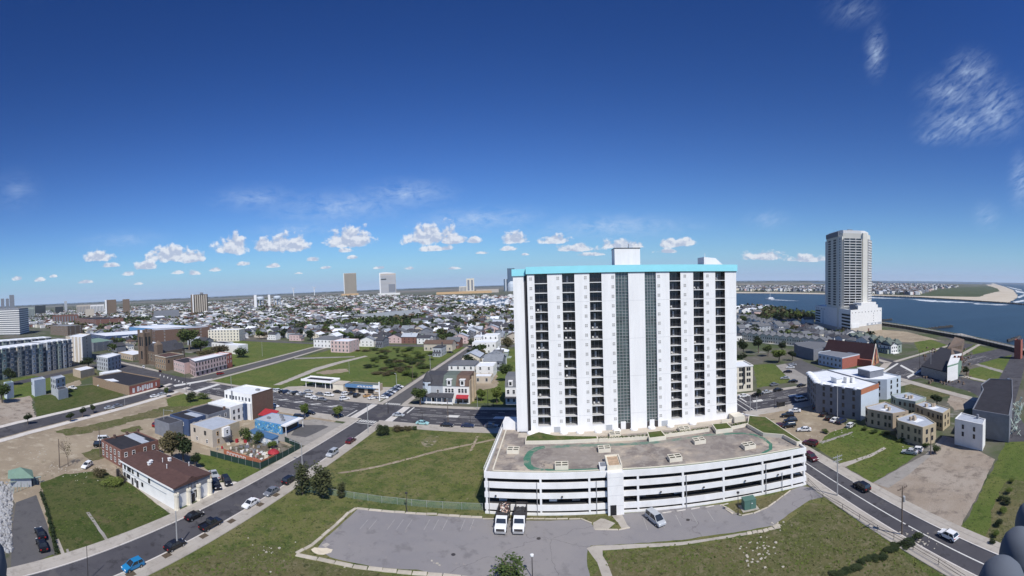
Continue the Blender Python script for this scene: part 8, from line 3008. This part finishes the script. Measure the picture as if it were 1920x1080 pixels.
def truck(px_, py_, load, label):
 x, y = G(px_, py_, 0)
 r = empty('dump_truck', (x, y, .02), 0, label, 'truck')
 b = MB()
 w = 1.15
 # cab: nose towards the camera (-y)
 vs = []
 prof = [(-4.3, .55), (-4.3, 1.25), (-4.1, 1.5), (-3.0, 1.62), (-2.55, 2.45), (-1.5, 2.5), (-1.35, .6)]
 n = len(prof)
 b.add([(-w, yy, zz) for yy, zz in prof] + [(w, yy, zz) for yy, zz in prof], [(i, (i + 1) % n, n + (i + 1) % n, n + i) for i in range(n)] + [tuple(range(n))[::-1], tuple(range(n, 2 * n))])
 b.build('cab', M['car_white'], r)
 b = MB()
 b.add([(-w + .12, -3.0, 1.66), (w - .12, -3.0, 1.66), (w - .2, -2.58, 2.4), (-w + .2, -2.58, 2.4)], [(0, 1, 2, 3)])
 b.v = [(a, c - .03, d) for a, c, d in b.v]
 b.build('windscreen', M['glass'], r)
 b = MB()
 b.box(-w - .02, -2.4, 1.55, -w + .02, -1.6, 2.3)
 b.box(w - .02, -2.4, 1.55, w + .02, -1.6, 2.3)
 b.build('side_window', M['glass'], r)
 b = MB()
 b.box(-.85, -4.36, .75, .85, -4.29, 1.2)
 b.build('grille', M['dark_frame'], r)
 b = MB()
 b.box(-1.1, -4.55, .4, 1.1, -4.3, .7)
 b.build('bumper', M['galvanised'], r)
 for s in (-1, 1):
  b = MB()
  b.box(s * .98 - .12, -4.35, .85, s * .98 + .12, -4.28, 1.1)
  b.build('headlight', M['lamp_white'], r)
  b = MB()
  b.box(s * 1.35 - .1, -2.9, 1.6, s * 1.35 + .1, -2.8, 2.1)
  b.build('mirror', M['dark_frame'], r)
 b = MB()
 W_ = 1.22
 b.box(-W_, -1.2, .9, W_, 3.6, 1.05)
 b.box(-W_, -1.2, 1.05, -W_ + .1, 3.6, 2.75)
 b.box(W_ - .1, -1.2, 1.05, W_, 3.6, 2.75)
 b.box(-W_ + .1, -1.2, 1.05, W_ - .1, -1.1, 2.9)
 b.box(-W_ + .1, 3.5, 1.05, W_ - .1, 3.6, 2.75)
 for i in range(5):
  b.box(-W_ - .06, -1.0 + i * 1.1, 1.0, -W_, -.9 + i * 1.1, 2.75)
  b.box(W_, -1.0 + i * 1.1, 1.0, W_ + .06, -.9 + i * 1.1, 2.75)
 b.build('bed', M['dark_frame'], r)
 b = MB()
 rr_ = random.Random(px_)
 if load == 'debris':
  for i in range(140):
   s = rr_.uniform(.1, .45)
   x_, y_ = rr_.uniform(-1, .9), rr_.uniform(-1, 3.2)
   z_ = rr_.uniform(1.9, 2.75)
   b.add([(x_, y_, z_), (x_ + s, y_ + rr_.uniform(-.2, .2), z_ + rr_.uniform(-.1, .2)), (x_ + s, y_ + s, z_ + rr_.uniform(-.1, .25)), (x_ + rr_.uniform(-.1, .1), y_ + s, z_)], [(0, 1, 2, 3)], rr_.choice((0, 0, 1, 2, 3)))
  tag(b.build('load', [mat('pinkish_rubbish', (.62, .42, .33), var=.25, scale=3), M['white_wall'], M['brick'], M['dark_frame']], r), kind='stuff')
 else:
  b.box(-W_ + .1, -1.1, 1.8, W_ - .1, 3.5, 1.85)
  for i in range(40):
   x_, y_ = rr_.uniform(-.9, .6), rr_.uniform(-.9, 3)
   b.box(x_, y_, 1.85, x_ + rr_.uniform(.1, .5), y_ + rr_.uniform(.1, .5), 1.85 + rr_.uniform(.05, .3))
  tag(b.build('load', mat('dark_tarp', (.055, .055, .06), var=.4, scale=1.5), r), kind='stuff')
 wm = MB()
 wm.tube((-.16, 0, 0), (.16, 0, 0), .48, n=12, m=0)
 wm.tube((-.18, 0, 0), (.18, 0, 0), .24, n=8, m=1)
 wme = wm.mesh('wheel', [M['tyre'], M['hubcap']])
 for s in (-1, 1):
  for yy in (-3.2, 2.2):
   link('wheel', wme, r, (s * 1.02, yy, .48))
 return r
truck(943.5, 981, 'debris', 'white-cabbed dump truck heaped with pinkish rubbish, the left of the pair')
truck(976, 981, 'tarp', 'white-cabbed dump truck with dark empty-looking bed, the right of the pair')
x, y = G(1229, 972, .8)
car('van', 'silver', x, y, R(-68), 'silver minivan parked alone by the garage wheel stops')
# ------------------------------------------------------------------ poles, lamps, signals
def upole(b_, t_, label, cat='utility pole', arms=1, col='wood_pole', group=None, r0=.17, lamp=None, transformer=False):
 x, y = G(*b_)
 h = HG(t_[0], t_[1], (x, y))
 r = empty('utility_pole' if arms else 'street_lamp', (x, y, 0), 0, label, cat, group)
 b = MB()
 b.tube((0, 0, -.1), (0, 0, h), r0, r0 * .6, 7)
 b.build('pole', M[col], r)
 for k in range(arms):
  b = MB()
  z = h - .5 - k * .9
  b.box(-1.3, -.08, z, 1.3, .05, z + .14)
  for xx in (-1.2, -.6, .6, 1.2):
   b.tube((xx, 0, z + .14), (xx, 0, z + .38), .05, n=5)
  b.tube((0, 0, z - .7), (-.8, 0, z), .03, n=4)
  b.tube((0, 0, z - .7), (.8, 0, z), .03, n=4)
  b.build('crossarm', M[col], r)
 if transformer:
  b = MB()
  b.lathe([(.28, h - 3.2), (.3, h - 3.1), (.3, h - 2.2), (.24, h - 2.1)], 10, .45, 0)
  b.build('transformer', M['galvanised'], r)
 if lamp:
  b = MB()
  L = lamp
  b.tube((0, 0, h - .3), (L * .9, 0, h + .25), .06, n=5)
  b.build('arm', M[col], r)
  b = MB()
  b.box(L * .9 - .1, -.18, h + .16, L * .9 + .75, .18, h + .34)
  b.build('lamp_head', M['galvanised'], r)
 return r
upole((1570, 930), (1571, 853), 'tall utility pole with double crossarms at the corner of the garage drive', arms=2, col='galvanised')
upole((1691, 1003), (1694, 912), 'dark utility pole with white transformer on the near part of the east avenue', arms=1, transformer=True)
upole((332.5, 1028), (333, 958), 'grey pole standing by the black sedan on the first avenue', arms=0, col='galvanised', cat='pole', lamp=None)
upole((567, 880), (565, 831), 'street lamp behind the street tree on the first avenue', arms=0, col='galvanised', cat='street lamp', lamp=-4.5)
upole((165.3, 1088), (165.3, 1023), 'thin pole with a small light at the bottom edge of the first avenue', arms=0, col='dark_frame', cat='pole', r0=.09)
upole((690.5, 812), (690, 758), 'signal pole with long arm at the near side of the junction', arms=0, col='galvanised', cat='traffic signal', lamp=2.2)
upole((728, 775), (727.5, 752), 'signal pole at the far side of the zebra crossing', arms=0, col='dark_frame', cat='traffic signal', lamp=None)
upole((840.5, 798), (840.5, 748), 'wooden pole between the black and the navy car on the boulevard', arms=1)
upole((807, 692), (807, 665), 'thin pole with wide pale crossarm beside the long avenue', arms=1, col='galvanised')
upole((774, 715), (774, 682), 'wooden pole at the field edge of the long avenue', arms=0, cat='pole')
upole((743.5, 722), (743, 701), 'pale lamp post at the back corner of the tyre shop', arms=0, col='galvanised', cat='street lamp', lamp=-1)
upole((655, 700), (655, 678), 'bare thin pole in the shrubby field', arms=0, col='galvanised', cat='pole', r0=.1)
upole((915, 762), (915, 730), 'dark post in front of the yellow-green yard tree', arms=0, col='dark_frame', cat='pole', r0=.12)
upole((925, 764), (925, 748), 'short dark post nearest the tower shadow across the boulevard', arms=0, col='dark_frame', cat='pole', r0=.12)
upole((895.5, 768), (895, 742), 'thin grey post beside the bare party wall', arms=0, col='galvanised', cat='pole', r0=.1)
upole((792, 788), (792, 771), 'twin signal head post beside the pale cab', arms=1, col='dark_frame', cat='traffic signal', r0=.1)
upole((882, 799), (882, 776), 'twin-headed lamp post beside the navy car', arms=1, col='dark_frame', cat='street lamp', r0=.1)
upole((308.5, 812), (308.5, 767), 'lamp pole with long upswept arm beside the red car', arms=0, col='galvanised', cat='street lamp', lamp=5.5, r0=.14)
upole((188, 857), (187, 800), 'wooden pole at the corner of the brick block', arms=0, cat='pole')
upole((112, 877), (111, 823), 'wooden pole beside the dead tree', arms=0, cat='pole')
upole((1406.7, 772), (1406.7, 740), 'grey pole at the boulevard kerb right of the tower, the left of two', arms=0, col='galvanised', cat='pole')
upole((1419, 771), (1419, 743), 'grey pole at the boulevard kerb right of the tower, the right of two', arms=0, col='galvanised', cat='pole', lamp=None)
upole((1520, 746), (1520, 701), 'wooden pole at the far kerb near the grey apartments', arms=1)
upole((1570, 788), (1570, 724), 'grey pole standing against the grey apartments', arms=0, col='galvanised', cat='pole', lamp=None)
upole((1452, 766), (1452, 744), 'twin lamp post beside the dark bus shelter', arms=1, col='dark_frame', cat='street lamp', r0=.1)
upole((1745, 853), (1745, 803), 'rusty post at the corner of the gravel lot', arms=0, col='wood_pole', cat='pole')
upole((1745, 700), (1745, 660), 'slim pole at the far right junction', arms=0, col='galvanised', cat='pole')
upole((1724, 692), (1724, 655), 'signal pole at the left of the far right junction', arms=0, col='dark_frame', cat='traffic signal', r0=.12)
upole((299, 690), (299, 668), 'pole behind the tan brick rectory roof', arms=0, cat='pole')
upole((349, 735), (350, 700), 'signal pole at the left junction', arms=0, col='dark_frame', cat='traffic signal', r0=.12)
upole((434, 733), (434, 705), 'grey post at the boulevard in front of the white rowhouse', arms=0, col='galvanised', cat='pole')
upole((234, 760), (234, 745), 'short light post on the second avenue pavement', arms=0, col='galvanised', cat='pole', r0=.09)
upole((492, 668), (492, 640), 'thin pole beside the left field road', arms=0, col='galvanised', cat='pole', r0=.12)
def lamp_post(b_, t_, label):
 x, y = G(*b_)
 h = HG(t_[0], t_[1], (x, y))
 r = empty('lamp_post', (x, y, 0), 0, label, 'lamp post')
 b = MB()
 b.tube((0, 0, 0), (0, 0, h - .35), .09, .06, 8)
 b.lathe([(.22, 0), (.2, .25), (.1, .3)], 10)
 b.build('post', M['dark_frame'], r)
 b = MB()
 b.lathe([(.12, h - .4), (.3, h - .3), (.32, h - .05), (.1, h)], 12)
 b.build('lamp_head', M['dark_frame'] if t_[1] < 1000 else M['lamp_white'], r)
 return r
lamp_post((1384, 965), (1382, 922), 'black lamp post on the grass island beside the green transformer box')
lamp_post((763, 960), (764, 923), 'black lamp post on the grass strip above the car park')
lamp_post((998.5, 1084), (998, 1039), 'black lamp post with white globe at the bottom of the car park')
x, y = G(1404, 952)
tb_ = empty('transformer_box', (x, y, 0), R(-4), 'dark green transformer cabinet on a concrete pad beside the garage', 'transformer')
b = MB()
b.box(-1.35, -1.0, .12, 1.35, 1.0, 2.1)
b.box(-1.4, -1.05, 2.1, 1.4, 1.05, 2.2)
b.build('cabinet', M['utility_green'], tb_)
b = MB()
b.box(-1.9, -1.5, 0, 1.9, 1.5, .12)
b.build('pad', CONC, tb_)
b = MB()
b.box(-.02, -1.03, .2, .02, -1.0, 2.0)
b.build('door_seam', M['dark_frame'], tb_)
b = MB()
b.box(.3, -1.02, 1.3, .5, -1.0, 1.5)
b.build('label_plate', M['white_paint'], tb_)
x, y = G(1466, 764)
bs = empty('bus_shelter', (x, y, 0), 0, 'small dark glass bus shelter on the boulevard kerb', 'shelter')
b = MB()
b.box(-2, -.9, 2.3, 2, .9, 2.5)
for xx in (-1.9, 1.8):
 for yy in (-.8, .7):
  b.box(xx, yy, 0, xx + .1, yy + .1, 2.3)
b.build('frame', M['dark_frame'], bs)
b = MB()
b.box(-1.8, .72, .2, 1.8, .76, 2.2)
b.build('glass_wall', M['glass'], bs)
# concrete rail between the drive and the avenue
ft = empty('pipe_railing', (*G(1543, 935), 0), 0, 'low dark pipe railing along the east avenue pavement above the grass', 'railing')
rl = gp([(1515, 905), (1543, 934), (1580, 955), (1612, 975), (1645, 996), (1676, 1012), (1712, 1032), (1760, 1060), (1810, 1092)])
o0 = G(1543, 935)
for i in range(len(rl) - 1):
 p, q = Vector(rl[i]), Vector(rl[i + 1])
 b = MB()
 b.tube((p.x - o0[0], p.y - o0[1], 0), (p.x - o0[0], p.y - o0[1], 1.25), .055, n=5)
 b.build('post', M['dark_frame'], ft)
 b = MB()
 for z in (1.2, .65):
  b.tube((p.x - o0[0], p.y - o0[1], z), (q.x - o0[0], q.y - o0[1], z), .04, n=4)
 b.build('rail', M['dark_frame'], ft)
# green mesh fence across the grass
MESH = bpy.data.materials.new('green_netting')
MESH.use_nodes = True
t_ = MESH.node_tree
pb = t_.nodes['Principled BSDF']
pb.inputs['Base Color'].default_value = (.22, .33, .25, 1)
pb.inputs['Roughness'].default_value = .8
pb.inputs['Alpha'].default_value = .3
tf = empty('mesh_fence', (*G(750, 945), 0), 0, 'pale green netting fence crossing the grass left of the garage', 'fence')
o0 = G(750, 945)
mp_ = gp([(560, 921), (600, 926), (640, 931), (664, 935.5), (690, 939), (716, 943), (745, 946), (772, 949), (800, 951.5), (830, 953.5), (866, 955.5), (905, 957)])
for i in range(len(mp_)):
 p = mp_[i]
 b = MB()
 b.tube((p[0] - o0[0], p[1] - o0[1], 0), (p[0] - o0[0], p[1] - o0[1], 1.65), .045, n=5)
 b.build('post', M['galvanised'], tf)
 if i + 1 < len(mp_):
  q = mp_[i + 1]
  b = MB()
  b.quad((p[0] - o0[0], p[1] - o0[1], .05), (q[0] - o0[0], q[1] - o0[1], .05), (q[0] - o0[0], q[1] - o0[1], 1.55), (p[0] - o0[0], p[1] - o0[1], 1.55))
  b.build('netting', MESH, tf)
  b = MB()
  b.tube((p[0] - o0[0], p[1] - o0[1], 1.58), (q[0] - o0[0], q[1] - o0[1], 1.58), .03, n=4)
  b.build('top_rail', M['galvanised'], tf)
# ------------------------------------------------------------------ trees and bushes near by
def T_(kind, px_, py_, h, label, group=None, name='tree', cat='tree', sc_=None):
 x, y = G(px_, py_)
 t = tree(kind, x, y, h, label, group, name, cat)
 if sc_:
  t.scale = sc_
 return t
WID = {'pine': 3.9, 'broa': 5.7, 'open': 5.6, 'spar': 5.0, 'shru': 8.0}
HGT = {'pine': 6.2, 'broa': 6.2, 'open': 6.3, 'spar': 6.0, 'shru': 4.6}
for kind, px_, py_, top_, wid_, lab, nm in (
  ('pine0', 567, 927, 872, 48, 'dark conifer on the pavement edge, the left of the two beside the avenue', 'conifer'),
  ('pine1', 606, 932, 868, 60, 'looser conifer on the grass, the right of the two beside the avenue', 'conifer'),
  ('pine2', 640, 933, 908, 30, 'low spreading conifer at the fence end', 'conifer'),
  ('shrub1', 712, 818, 793, 26, 'dense dark bush at the junction corner of the field, left part', 'bush'),
  ('shrub1', 725, 817, 794, 24, 'dense dark bush at the junction corner of the field, right part', 'bush'),
  ('shrub3', 747, 808, 795, 30, 'low reddish-brown bush left of the parked pale cab', 'bush'),
  ('shrub3', 765, 807, 796, 24, 'low brown bush right beside the parked pale cab', 'bush'),
  ('shrub0', 778, 806, 798, 16, 'small green bush at the kerb behind the field corner', 'bush'),
  ('broad2', 571, 784, 755, 25, 'small bright street tree on the boulevard, the left of two', 'street_tree'),
  ('broad2', 634, 786, 758, 24, 'small bright street tree on the boulevard, the right of two', 'street_tree'),
  ('broad3', 322, 872, 800, 62, 'big brownish green tree behind the hall roof, the left crown', 'tree'),
  ('broad1', 345, 874, 803, 56, 'big dark tree behind the hall roof, the right crown', 'tree'),
  ('broad1', 366, 880, 846, 30, 'lower dark tree at the lawn corner behind the hall', 'tree'),
  ('shrub0', 462, 828, 798, 34, 'green bushes behind the corner shop', 'bush'), ('shrub0', 484, 832, 806, 30, 'green bushes between the shop mural and the shed', 'bush'),
  ('shrub2', 512, 840, 826, 30, 'low bright bushes in front of the mural', 'bush'),
  ('broad0', 788, 760, 724, 40, 'full green street tree in front of the turreted rowhouse', 'street_tree'),
  ('broad2', 932, 756, 724, 30, 'yellow-green yard tree left of the tower', 'tree'), ('broad2', 903, 752, 728, 26, 'pale green yard tree between party wall and tower', 'tree'),
  ('broad0', 950, 716, 678, 34, 'green tree in the yard hard by the left edge of the tower', 'tree'), ('broad3', 952, 664, 628, 30, 'brownish spreading tree beyond the large white house', 'tree'),
  ('open0', 955, 1094, 1043, 98, 'young airy green tree at the bottom of the car park beside the white-globed lamp', 'tree'),
  ('sparse0', 128, 874, 820, 30, 'nearly bare dead-looking tree on the rough lot', 'bare_tree'),
  ('shrub3', 186, 893, 873, 34, 'brown leafless scrub against the brick block', 'bush'), ('shrub2', 212, 908, 896, 50, 'bright green creepers on the lawn edge below the brick block', 'bush'),
  ('shrub3', 228, 903, 888, 24, 'reddish scrub between the brick block and the hall stair', 'bush'),
  ('broad1', 132, 791, 772, 22, 'street tree on the second avenue, the leftmost of the close trio', 'street_tree'), ('broad1', 155, 783, 761, 19, 'street tree on the second avenue, middle of the close trio', 'street_tree'),
  ('broad1', 175, 775, 756, 17, 'street tree on the second avenue, right of the close trio', 'street_tree'), ('broad1', 52, 796, 773, 24, 'lone dark street tree at the far left pavement', 'street_tree'),
  ('broad0', 312, 745, 724, 13, 'small green tree at the left junction', 'street_tree'),
  ('shrub1', 358, 753, 732, 34, 'dark bushes on the corner lot by the left junction', 'bush'), ('shrub0', 381, 748, 735, 30, 'lighter bushes on the corner lot by the left junction', 'bush'),
  ('broad1', 20, 722, 686, 34, 'dark tree in front of the terraces at the left edge', 'tree'), ('broad0', 4, 755, 716, 44, 'dark green tree cut by the left edge of the view', 'tree'),
  ('broad1', 166, 692, 668, 44, 'tree beside the tan end block', 'tree'), ('broad0', 355, 656, 612, 54, 'large round bright green tree behind the church', 'tree'),
  ('broad0', 376, 662, 636, 46, 'green tree right of the large one behind the church', 'tree'), ('broad3', 410, 668, 646, 56, 'brownish tree behind the corner block', 'tree'),
  ('broad3', 385, 674, 655, 56, 'brownish low tree over the rectory roofs', 'tree'), ('shrub0', 452, 670, 649, 44, 'green thicket left of the plain white building', 'bush'),
  ('broad1', 648, 660, 640, 28, 'dark green tree right of the pink house', 'tree'), ('broad1', 672, 648, 624, 42, 'brownish tree mass above the pink house', 'tree'),
  ('broad1', 1394, 668, 632, 30, 'dark tree nearest the tower in the grove on its right', 'tree'), ('broad1', 1422, 662, 626, 32, 'tall dark tree in the grove right of the tower', 'tree'),
  ('broad0', 1440, 668, 644, 26, 'green tree at the middle of the grove right of the tower', 'tree'), ('broad2', 1460, 680, 652, 38, 'bright green tree at the front of the grove right of the tower', 'tree'),
  ('broad1', 1466, 664, 636, 26, 'dark tree behind the bright one of the grove', 'tree'), ('broad1', 1486, 676, 655, 22, 'dark tree at the right end of the grove', 'tree'),
  ('broad1', 1391, 682, 660, 26, 'dark tree above the beige apartments', 'tree'), ('broad1', 1424, 744, 728, 18, 'dark little tree beside the beige apartments', 'tree'),
  ('broad0', 1495, 640, 620, 26, 'green tree between the terraces, left one', 'tree'), ('broad2', 1514, 643, 624, 26, 'bright tree between the terraces', 'tree'),
  ('broad0', 1535, 647, 628, 26, 'green tree at the right end of the front terrace', 'tree'), ('broad0', 1390, 620, 604, 24, 'green tree below the upper terrace beside the tower', 'tree'),
  ('broad1', 1412, 624, 606, 26, 'dark tree below the upper terrace', 'tree'), ('broad1', 1757, 760, 737, 34, 'dark tree behind the scalloped ochre house', 'tree'),
  ('shrub0', 1755, 850, 832, 26, 'shrubby tree at the corner of the ochre house', 'bush'), ('broad1', 1676, 768, 742, 24, 'dark tree between the grey and ochre houses', 'tree'),
  ('broad1', 1812, 705, 685, 22, 'dark bushy tree at the burnt rowhouses', 'tree')):
 x, y = G(px_, py_)
 D = math.hypot(x, y)
 h_ = HG(px_, top_, (x, y))
 k_ = wid_ / FP * D / WID[kind[:4]]
 T_(kind, px_, py_, 1, lab, None, nm, 'bush' if nm == 'bush' else 'tree', (k_, k_, max(.3, h_) / HGT[kind[:4]]))
for i, (a, c) in enumerate(((1600, 800), (1622, 806), (1660, 815), (1690, 828), (1715, 846), (1640, 812), (1735, 838), (1548, 812))):
 T_('shrub0', a, c, 2, 'weedy green bush along the wall foot of the ochre houses', 'weedy bushes at the ochre houses', name='bush', cat='bush', sc_=(.5, .4, .3))
for i, (a, c, s_) in enumerate(((1893, 925, .35), (1886, 945, .4), (1880, 962, .33), (1872, 985, .35), (1868, 1005, .3), (1878, 938, .3), (1898, 905, .3), (1860, 1020, .25))):
 T_('shrub1' if i % 2 else 'shrub2', a, c, 2, 'scrubby bush in the strip at the right edge beyond the gravel lot', 'scrub along the right edge', name='bush', cat='bush', sc_=(s_, s_, s_ * .9))
T_('shrub1', 1722, 1010, 2, 'dark scrub around the foot of the dark utility pole', name='bush', cat='bush', sc_=(.35, .5, .3))
T_('shrub1', 1700, 1022, 2, 'dark low scrub on the grass below the broken pavement', name='bush', cat='bush', sc_=(.5, .6, .22))
for i in range(34):  # low dark shrubs added in the shape of a shadow strip
 t = i / 33
 T_('shrub1', 1712 - 154 * t + rnd.uniform(-9, 9), 1016 + 66 * t + rnd.uniform(-6, 5), 2, 'flattened dark shrub standing in for the shadow strip across the bottom right grass', 'shrubs standing in for the shadow strip on the near grass', 'bush', 'bush', (rnd.uniform(.2, .5), rnd.uniform(.16, .34), rnd.uniform(.05, .13)))
# rough scrub in the field across the boulevard
r10 = random.Random(10)
scrub = [(662, 655), (720, 650), (800, 656), (812, 672), (795, 700), (770, 712), (735, 705), (705, 702), (690, 690), (700, 672)]
k = 0
while k < 95:
 px_, py_ = r10.uniform(640, 815), r10.uniform(650, 715)
 if not inside(px_, py_, scrub):
  continue
 v = r10.choice((0, 0, 1, 2, 3, 3))
 x, y = G(px_, py_)
 t = tree(f'shrub{v}', x, y, 2, ['green scrub bush in the wild field', 'dark scrub bush in the wild field', 'bright scrub bush in the wild field', 'brown leafless scrub bush in the wild field'][v], 'scrub bushes of the wild field', 'bush', 'bush')
 s_ = r10.uniform(.45, 1.15)
 t.scale = (s_ * r10.uniform(.9, 1.7), s_, s_ * r10.uniform(.35, .75))
 k += 1
# weeds: tufts over the near grass, too many to count
b = MB()
r11 = random.Random(11)
regs = [([(300, 1078), (455, 992), (560, 940), (660, 955), (560, 1030), (540, 1078)], 900), ([(640, 890), (760, 810), (920, 815), (905, 930), (700, 930)], 1400),
  ([(1140, 1075), (1130, 1035), (1300, 1018), (1470, 992), (1560, 940), (1760, 1076)], 1300), ([(1530, 835), (1600, 800), (1700, 835), (1640, 895)], 500), ([(90, 1000), (120, 900), (240, 905), (320, 965)], 350)]
for reg, n_ in regs:
 k = 0
 xs_ = [p[0] for p in reg]
 ys_ = [p[1] for p in reg]
 while k < n_:
  px_, py_ = r11.uniform(min(xs_), max(xs_)), r11.uniform(min(ys_), max(ys_))
  if not inside(px_, py_, reg):
   continue
  k += 1
  x, y = G(px_, py_)
  s = r11.uniform(.07, .2)
  m_ = r11.choice((0, 0, 1))
  for j in range(3):
   a = r11.uniform(0, 3.14)
   c_, s_ = math.cos(a) * s, math.sin(a) * s
   b.add([(x - c_, y - s_, .02), (x + c_, y + s_, .02), (x + c_ * 1.3, y + s_ * 1.3 + s, s * .8), (x - c_ * 1.3, y - s_ * 1.3 + s, s * .7)], [(0, 1, 2, 3)], m_)
tag(b.build('weeds', [GRASSG, GRASSD]), 'scattered tufts of rough weeds standing in the near grass', 'weeds', kind='stuff')
# broken pavement pieces and pale litter
b = MB()
for (px_, py_, n_, sp) in ((1705, 1010, 30, 1.4), (1730, 1022, 24, 1.2), (1432, 1032, 22, 1.8), (1408, 1044, 26, 2.0), (505, 1030, 20, 2.2), (250, 1060, 0, 1), (1460, 985, 14, 1.0), (650, 1060, 4, .5), (815, 1058, 5, .4), (190, 1063, 0, 1),
      (105, 880, 34, 4), (150, 890, 20, 3), (60, 850, 30, 5), (180, 880, 26, 2), (1560, 815, 20, 3), (1700, 830, 18, 3)):
 x, y = G(px_, py_)
 for k in range(n_):
  a, c = x + r11.gauss(0, sp), y + r11.gauss(0, sp)
  s = r11.uniform(.12, .5)
  h_ = r11.uniform(.04, .16)
  b.prism([(a, c), (a + s, c + r11.uniform(-.1, .1)), (a + s * .9, c + s * .7), (a + r11.uniform(-.05, .1), c + s * .8)], .01, h_)
tag(b.build('broken_concrete', mat('pale_rubble_piece', (.46, .42, .35), var=.2, scale=2)), 'broken slabs and pale rubble pieces lying in the grass', 'rubble', kind='stuff')
b = MB()
for k in range(260):
 px_, py_ = r11.uniform(0, 21), r11.uniform(905, 1035)
 x, y = G(px_, py_)
 s = r11.uniform(.12, .75)
 b.lathe([(s, 0), (s * .8, s * .5), (s * .3, s * .8)], 5, x, y)
tag(b.build('rubble', mat('pale_stone', (.3, .3, .3), var=.4, scale=2)), 'bank of pale rubble stones at the far left edge', 'rubble', kind='stuff')
# ------------------------------------------------------------------ the camera building's own cornice knobs, close to the lens
GREYB = mat('blue_grey_enamel', (.11, .125, .15), rough=.85, var=.06, scale=3)
for i, (px_, py_, d, rr) in enumerate(((1878, 1102, 2.0, .10), (1912, 1036, 2.35, .10), (1936, 978, 2.7, .10))):
 dr = raydir(px_, py_)
 c = Vector((0, 0, CAM_H)) + dr * d
 r = empty('cornice_knob', tuple(c), 0, ('round blue-grey metal knob close to the camera at the bottom right, the lowest and largest', 'round blue-grey metal knob at the right edge, middle one', 'round blue-grey metal knob at the right edge, the highest')[i], 'railing knob')
 b = MB()
 b.lathe([(rr * .5, -1.2), (rr * .5, -.2), (rr * .8, -.19), (rr * .82, -.15), (rr * .72, -.14), (rr * .95, -.11), (rr, -.06), (rr * .97, -.055), (rr * .97, -.04), (rr, -.035), (rr * .98, .0), (rr * .9, .04), (rr * .75, .075), (rr * .5, .1), (rr * .2, .112), (.01, .114)], 32)
 b.build('knob', GREYB, r, smooth=True)
dr = raydir(-30, 1046)
c = Vector((0, 0, CAM_H)) + dr * 2.2
r = empty('cornice_knob', tuple(c), 0, 'dark blue-grey metal knob with a white glint at the bottom left edge', 'railing knob')
b = MB()
b.lathe([(.04, -1.2), (.04, -.14), (.09, -.12), (.1, -.04), (.09, .03), (.05, .09), (.01, .1)], 24)
b.build('knob', GREYB, r, smooth=True)
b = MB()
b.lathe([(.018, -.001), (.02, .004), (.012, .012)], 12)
o = b.build('painted_glint', M['lamp_white'], r)  # white dot painted on as the knob's glint
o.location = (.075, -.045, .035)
# ------------------------------------------------------------------ haze
HZ = bpy.data.materials.new('haze')
HZ.use_nodes = True
t_ = HZ.node_tree
t_.nodes.remove(t_.nodes['Principled BSDF'])
vp = t_.nodes.new('ShaderNodeVolumePrincipled')
vp.inputs['Color'].default_value = (.86, .93, 1.0, 1)
vp.inputs['Density'].default_value = 4.5e-5
vp.inputs['Anisotropy'].default_value = 0
t_.links.new(vp.outputs[0], t_.nodes['Material Output'].inputs['Volume'])
b = MB()
b.box(-14000, -9000, -3.6, 14000, 13500, 245)
tag(b.build('haze', HZ), kind='stuff')
for x, y, z, cl, i in CARQ:
 car('sedan', cl, x, y, H90, f'{cl} car inside the garage, {("ground", "second", "third", "top")[0 if z < 1 else 1 if z < 3 else 2 if z < 5 else 3]} opening, {("left end", "left middle", "left of the stair", "right of the stair", "fourth pillar", "middle", "right middle", "upper right", "upper middle", "beside the stair", "right end")[i]}', 'cars inside the garage', False, z + .02)
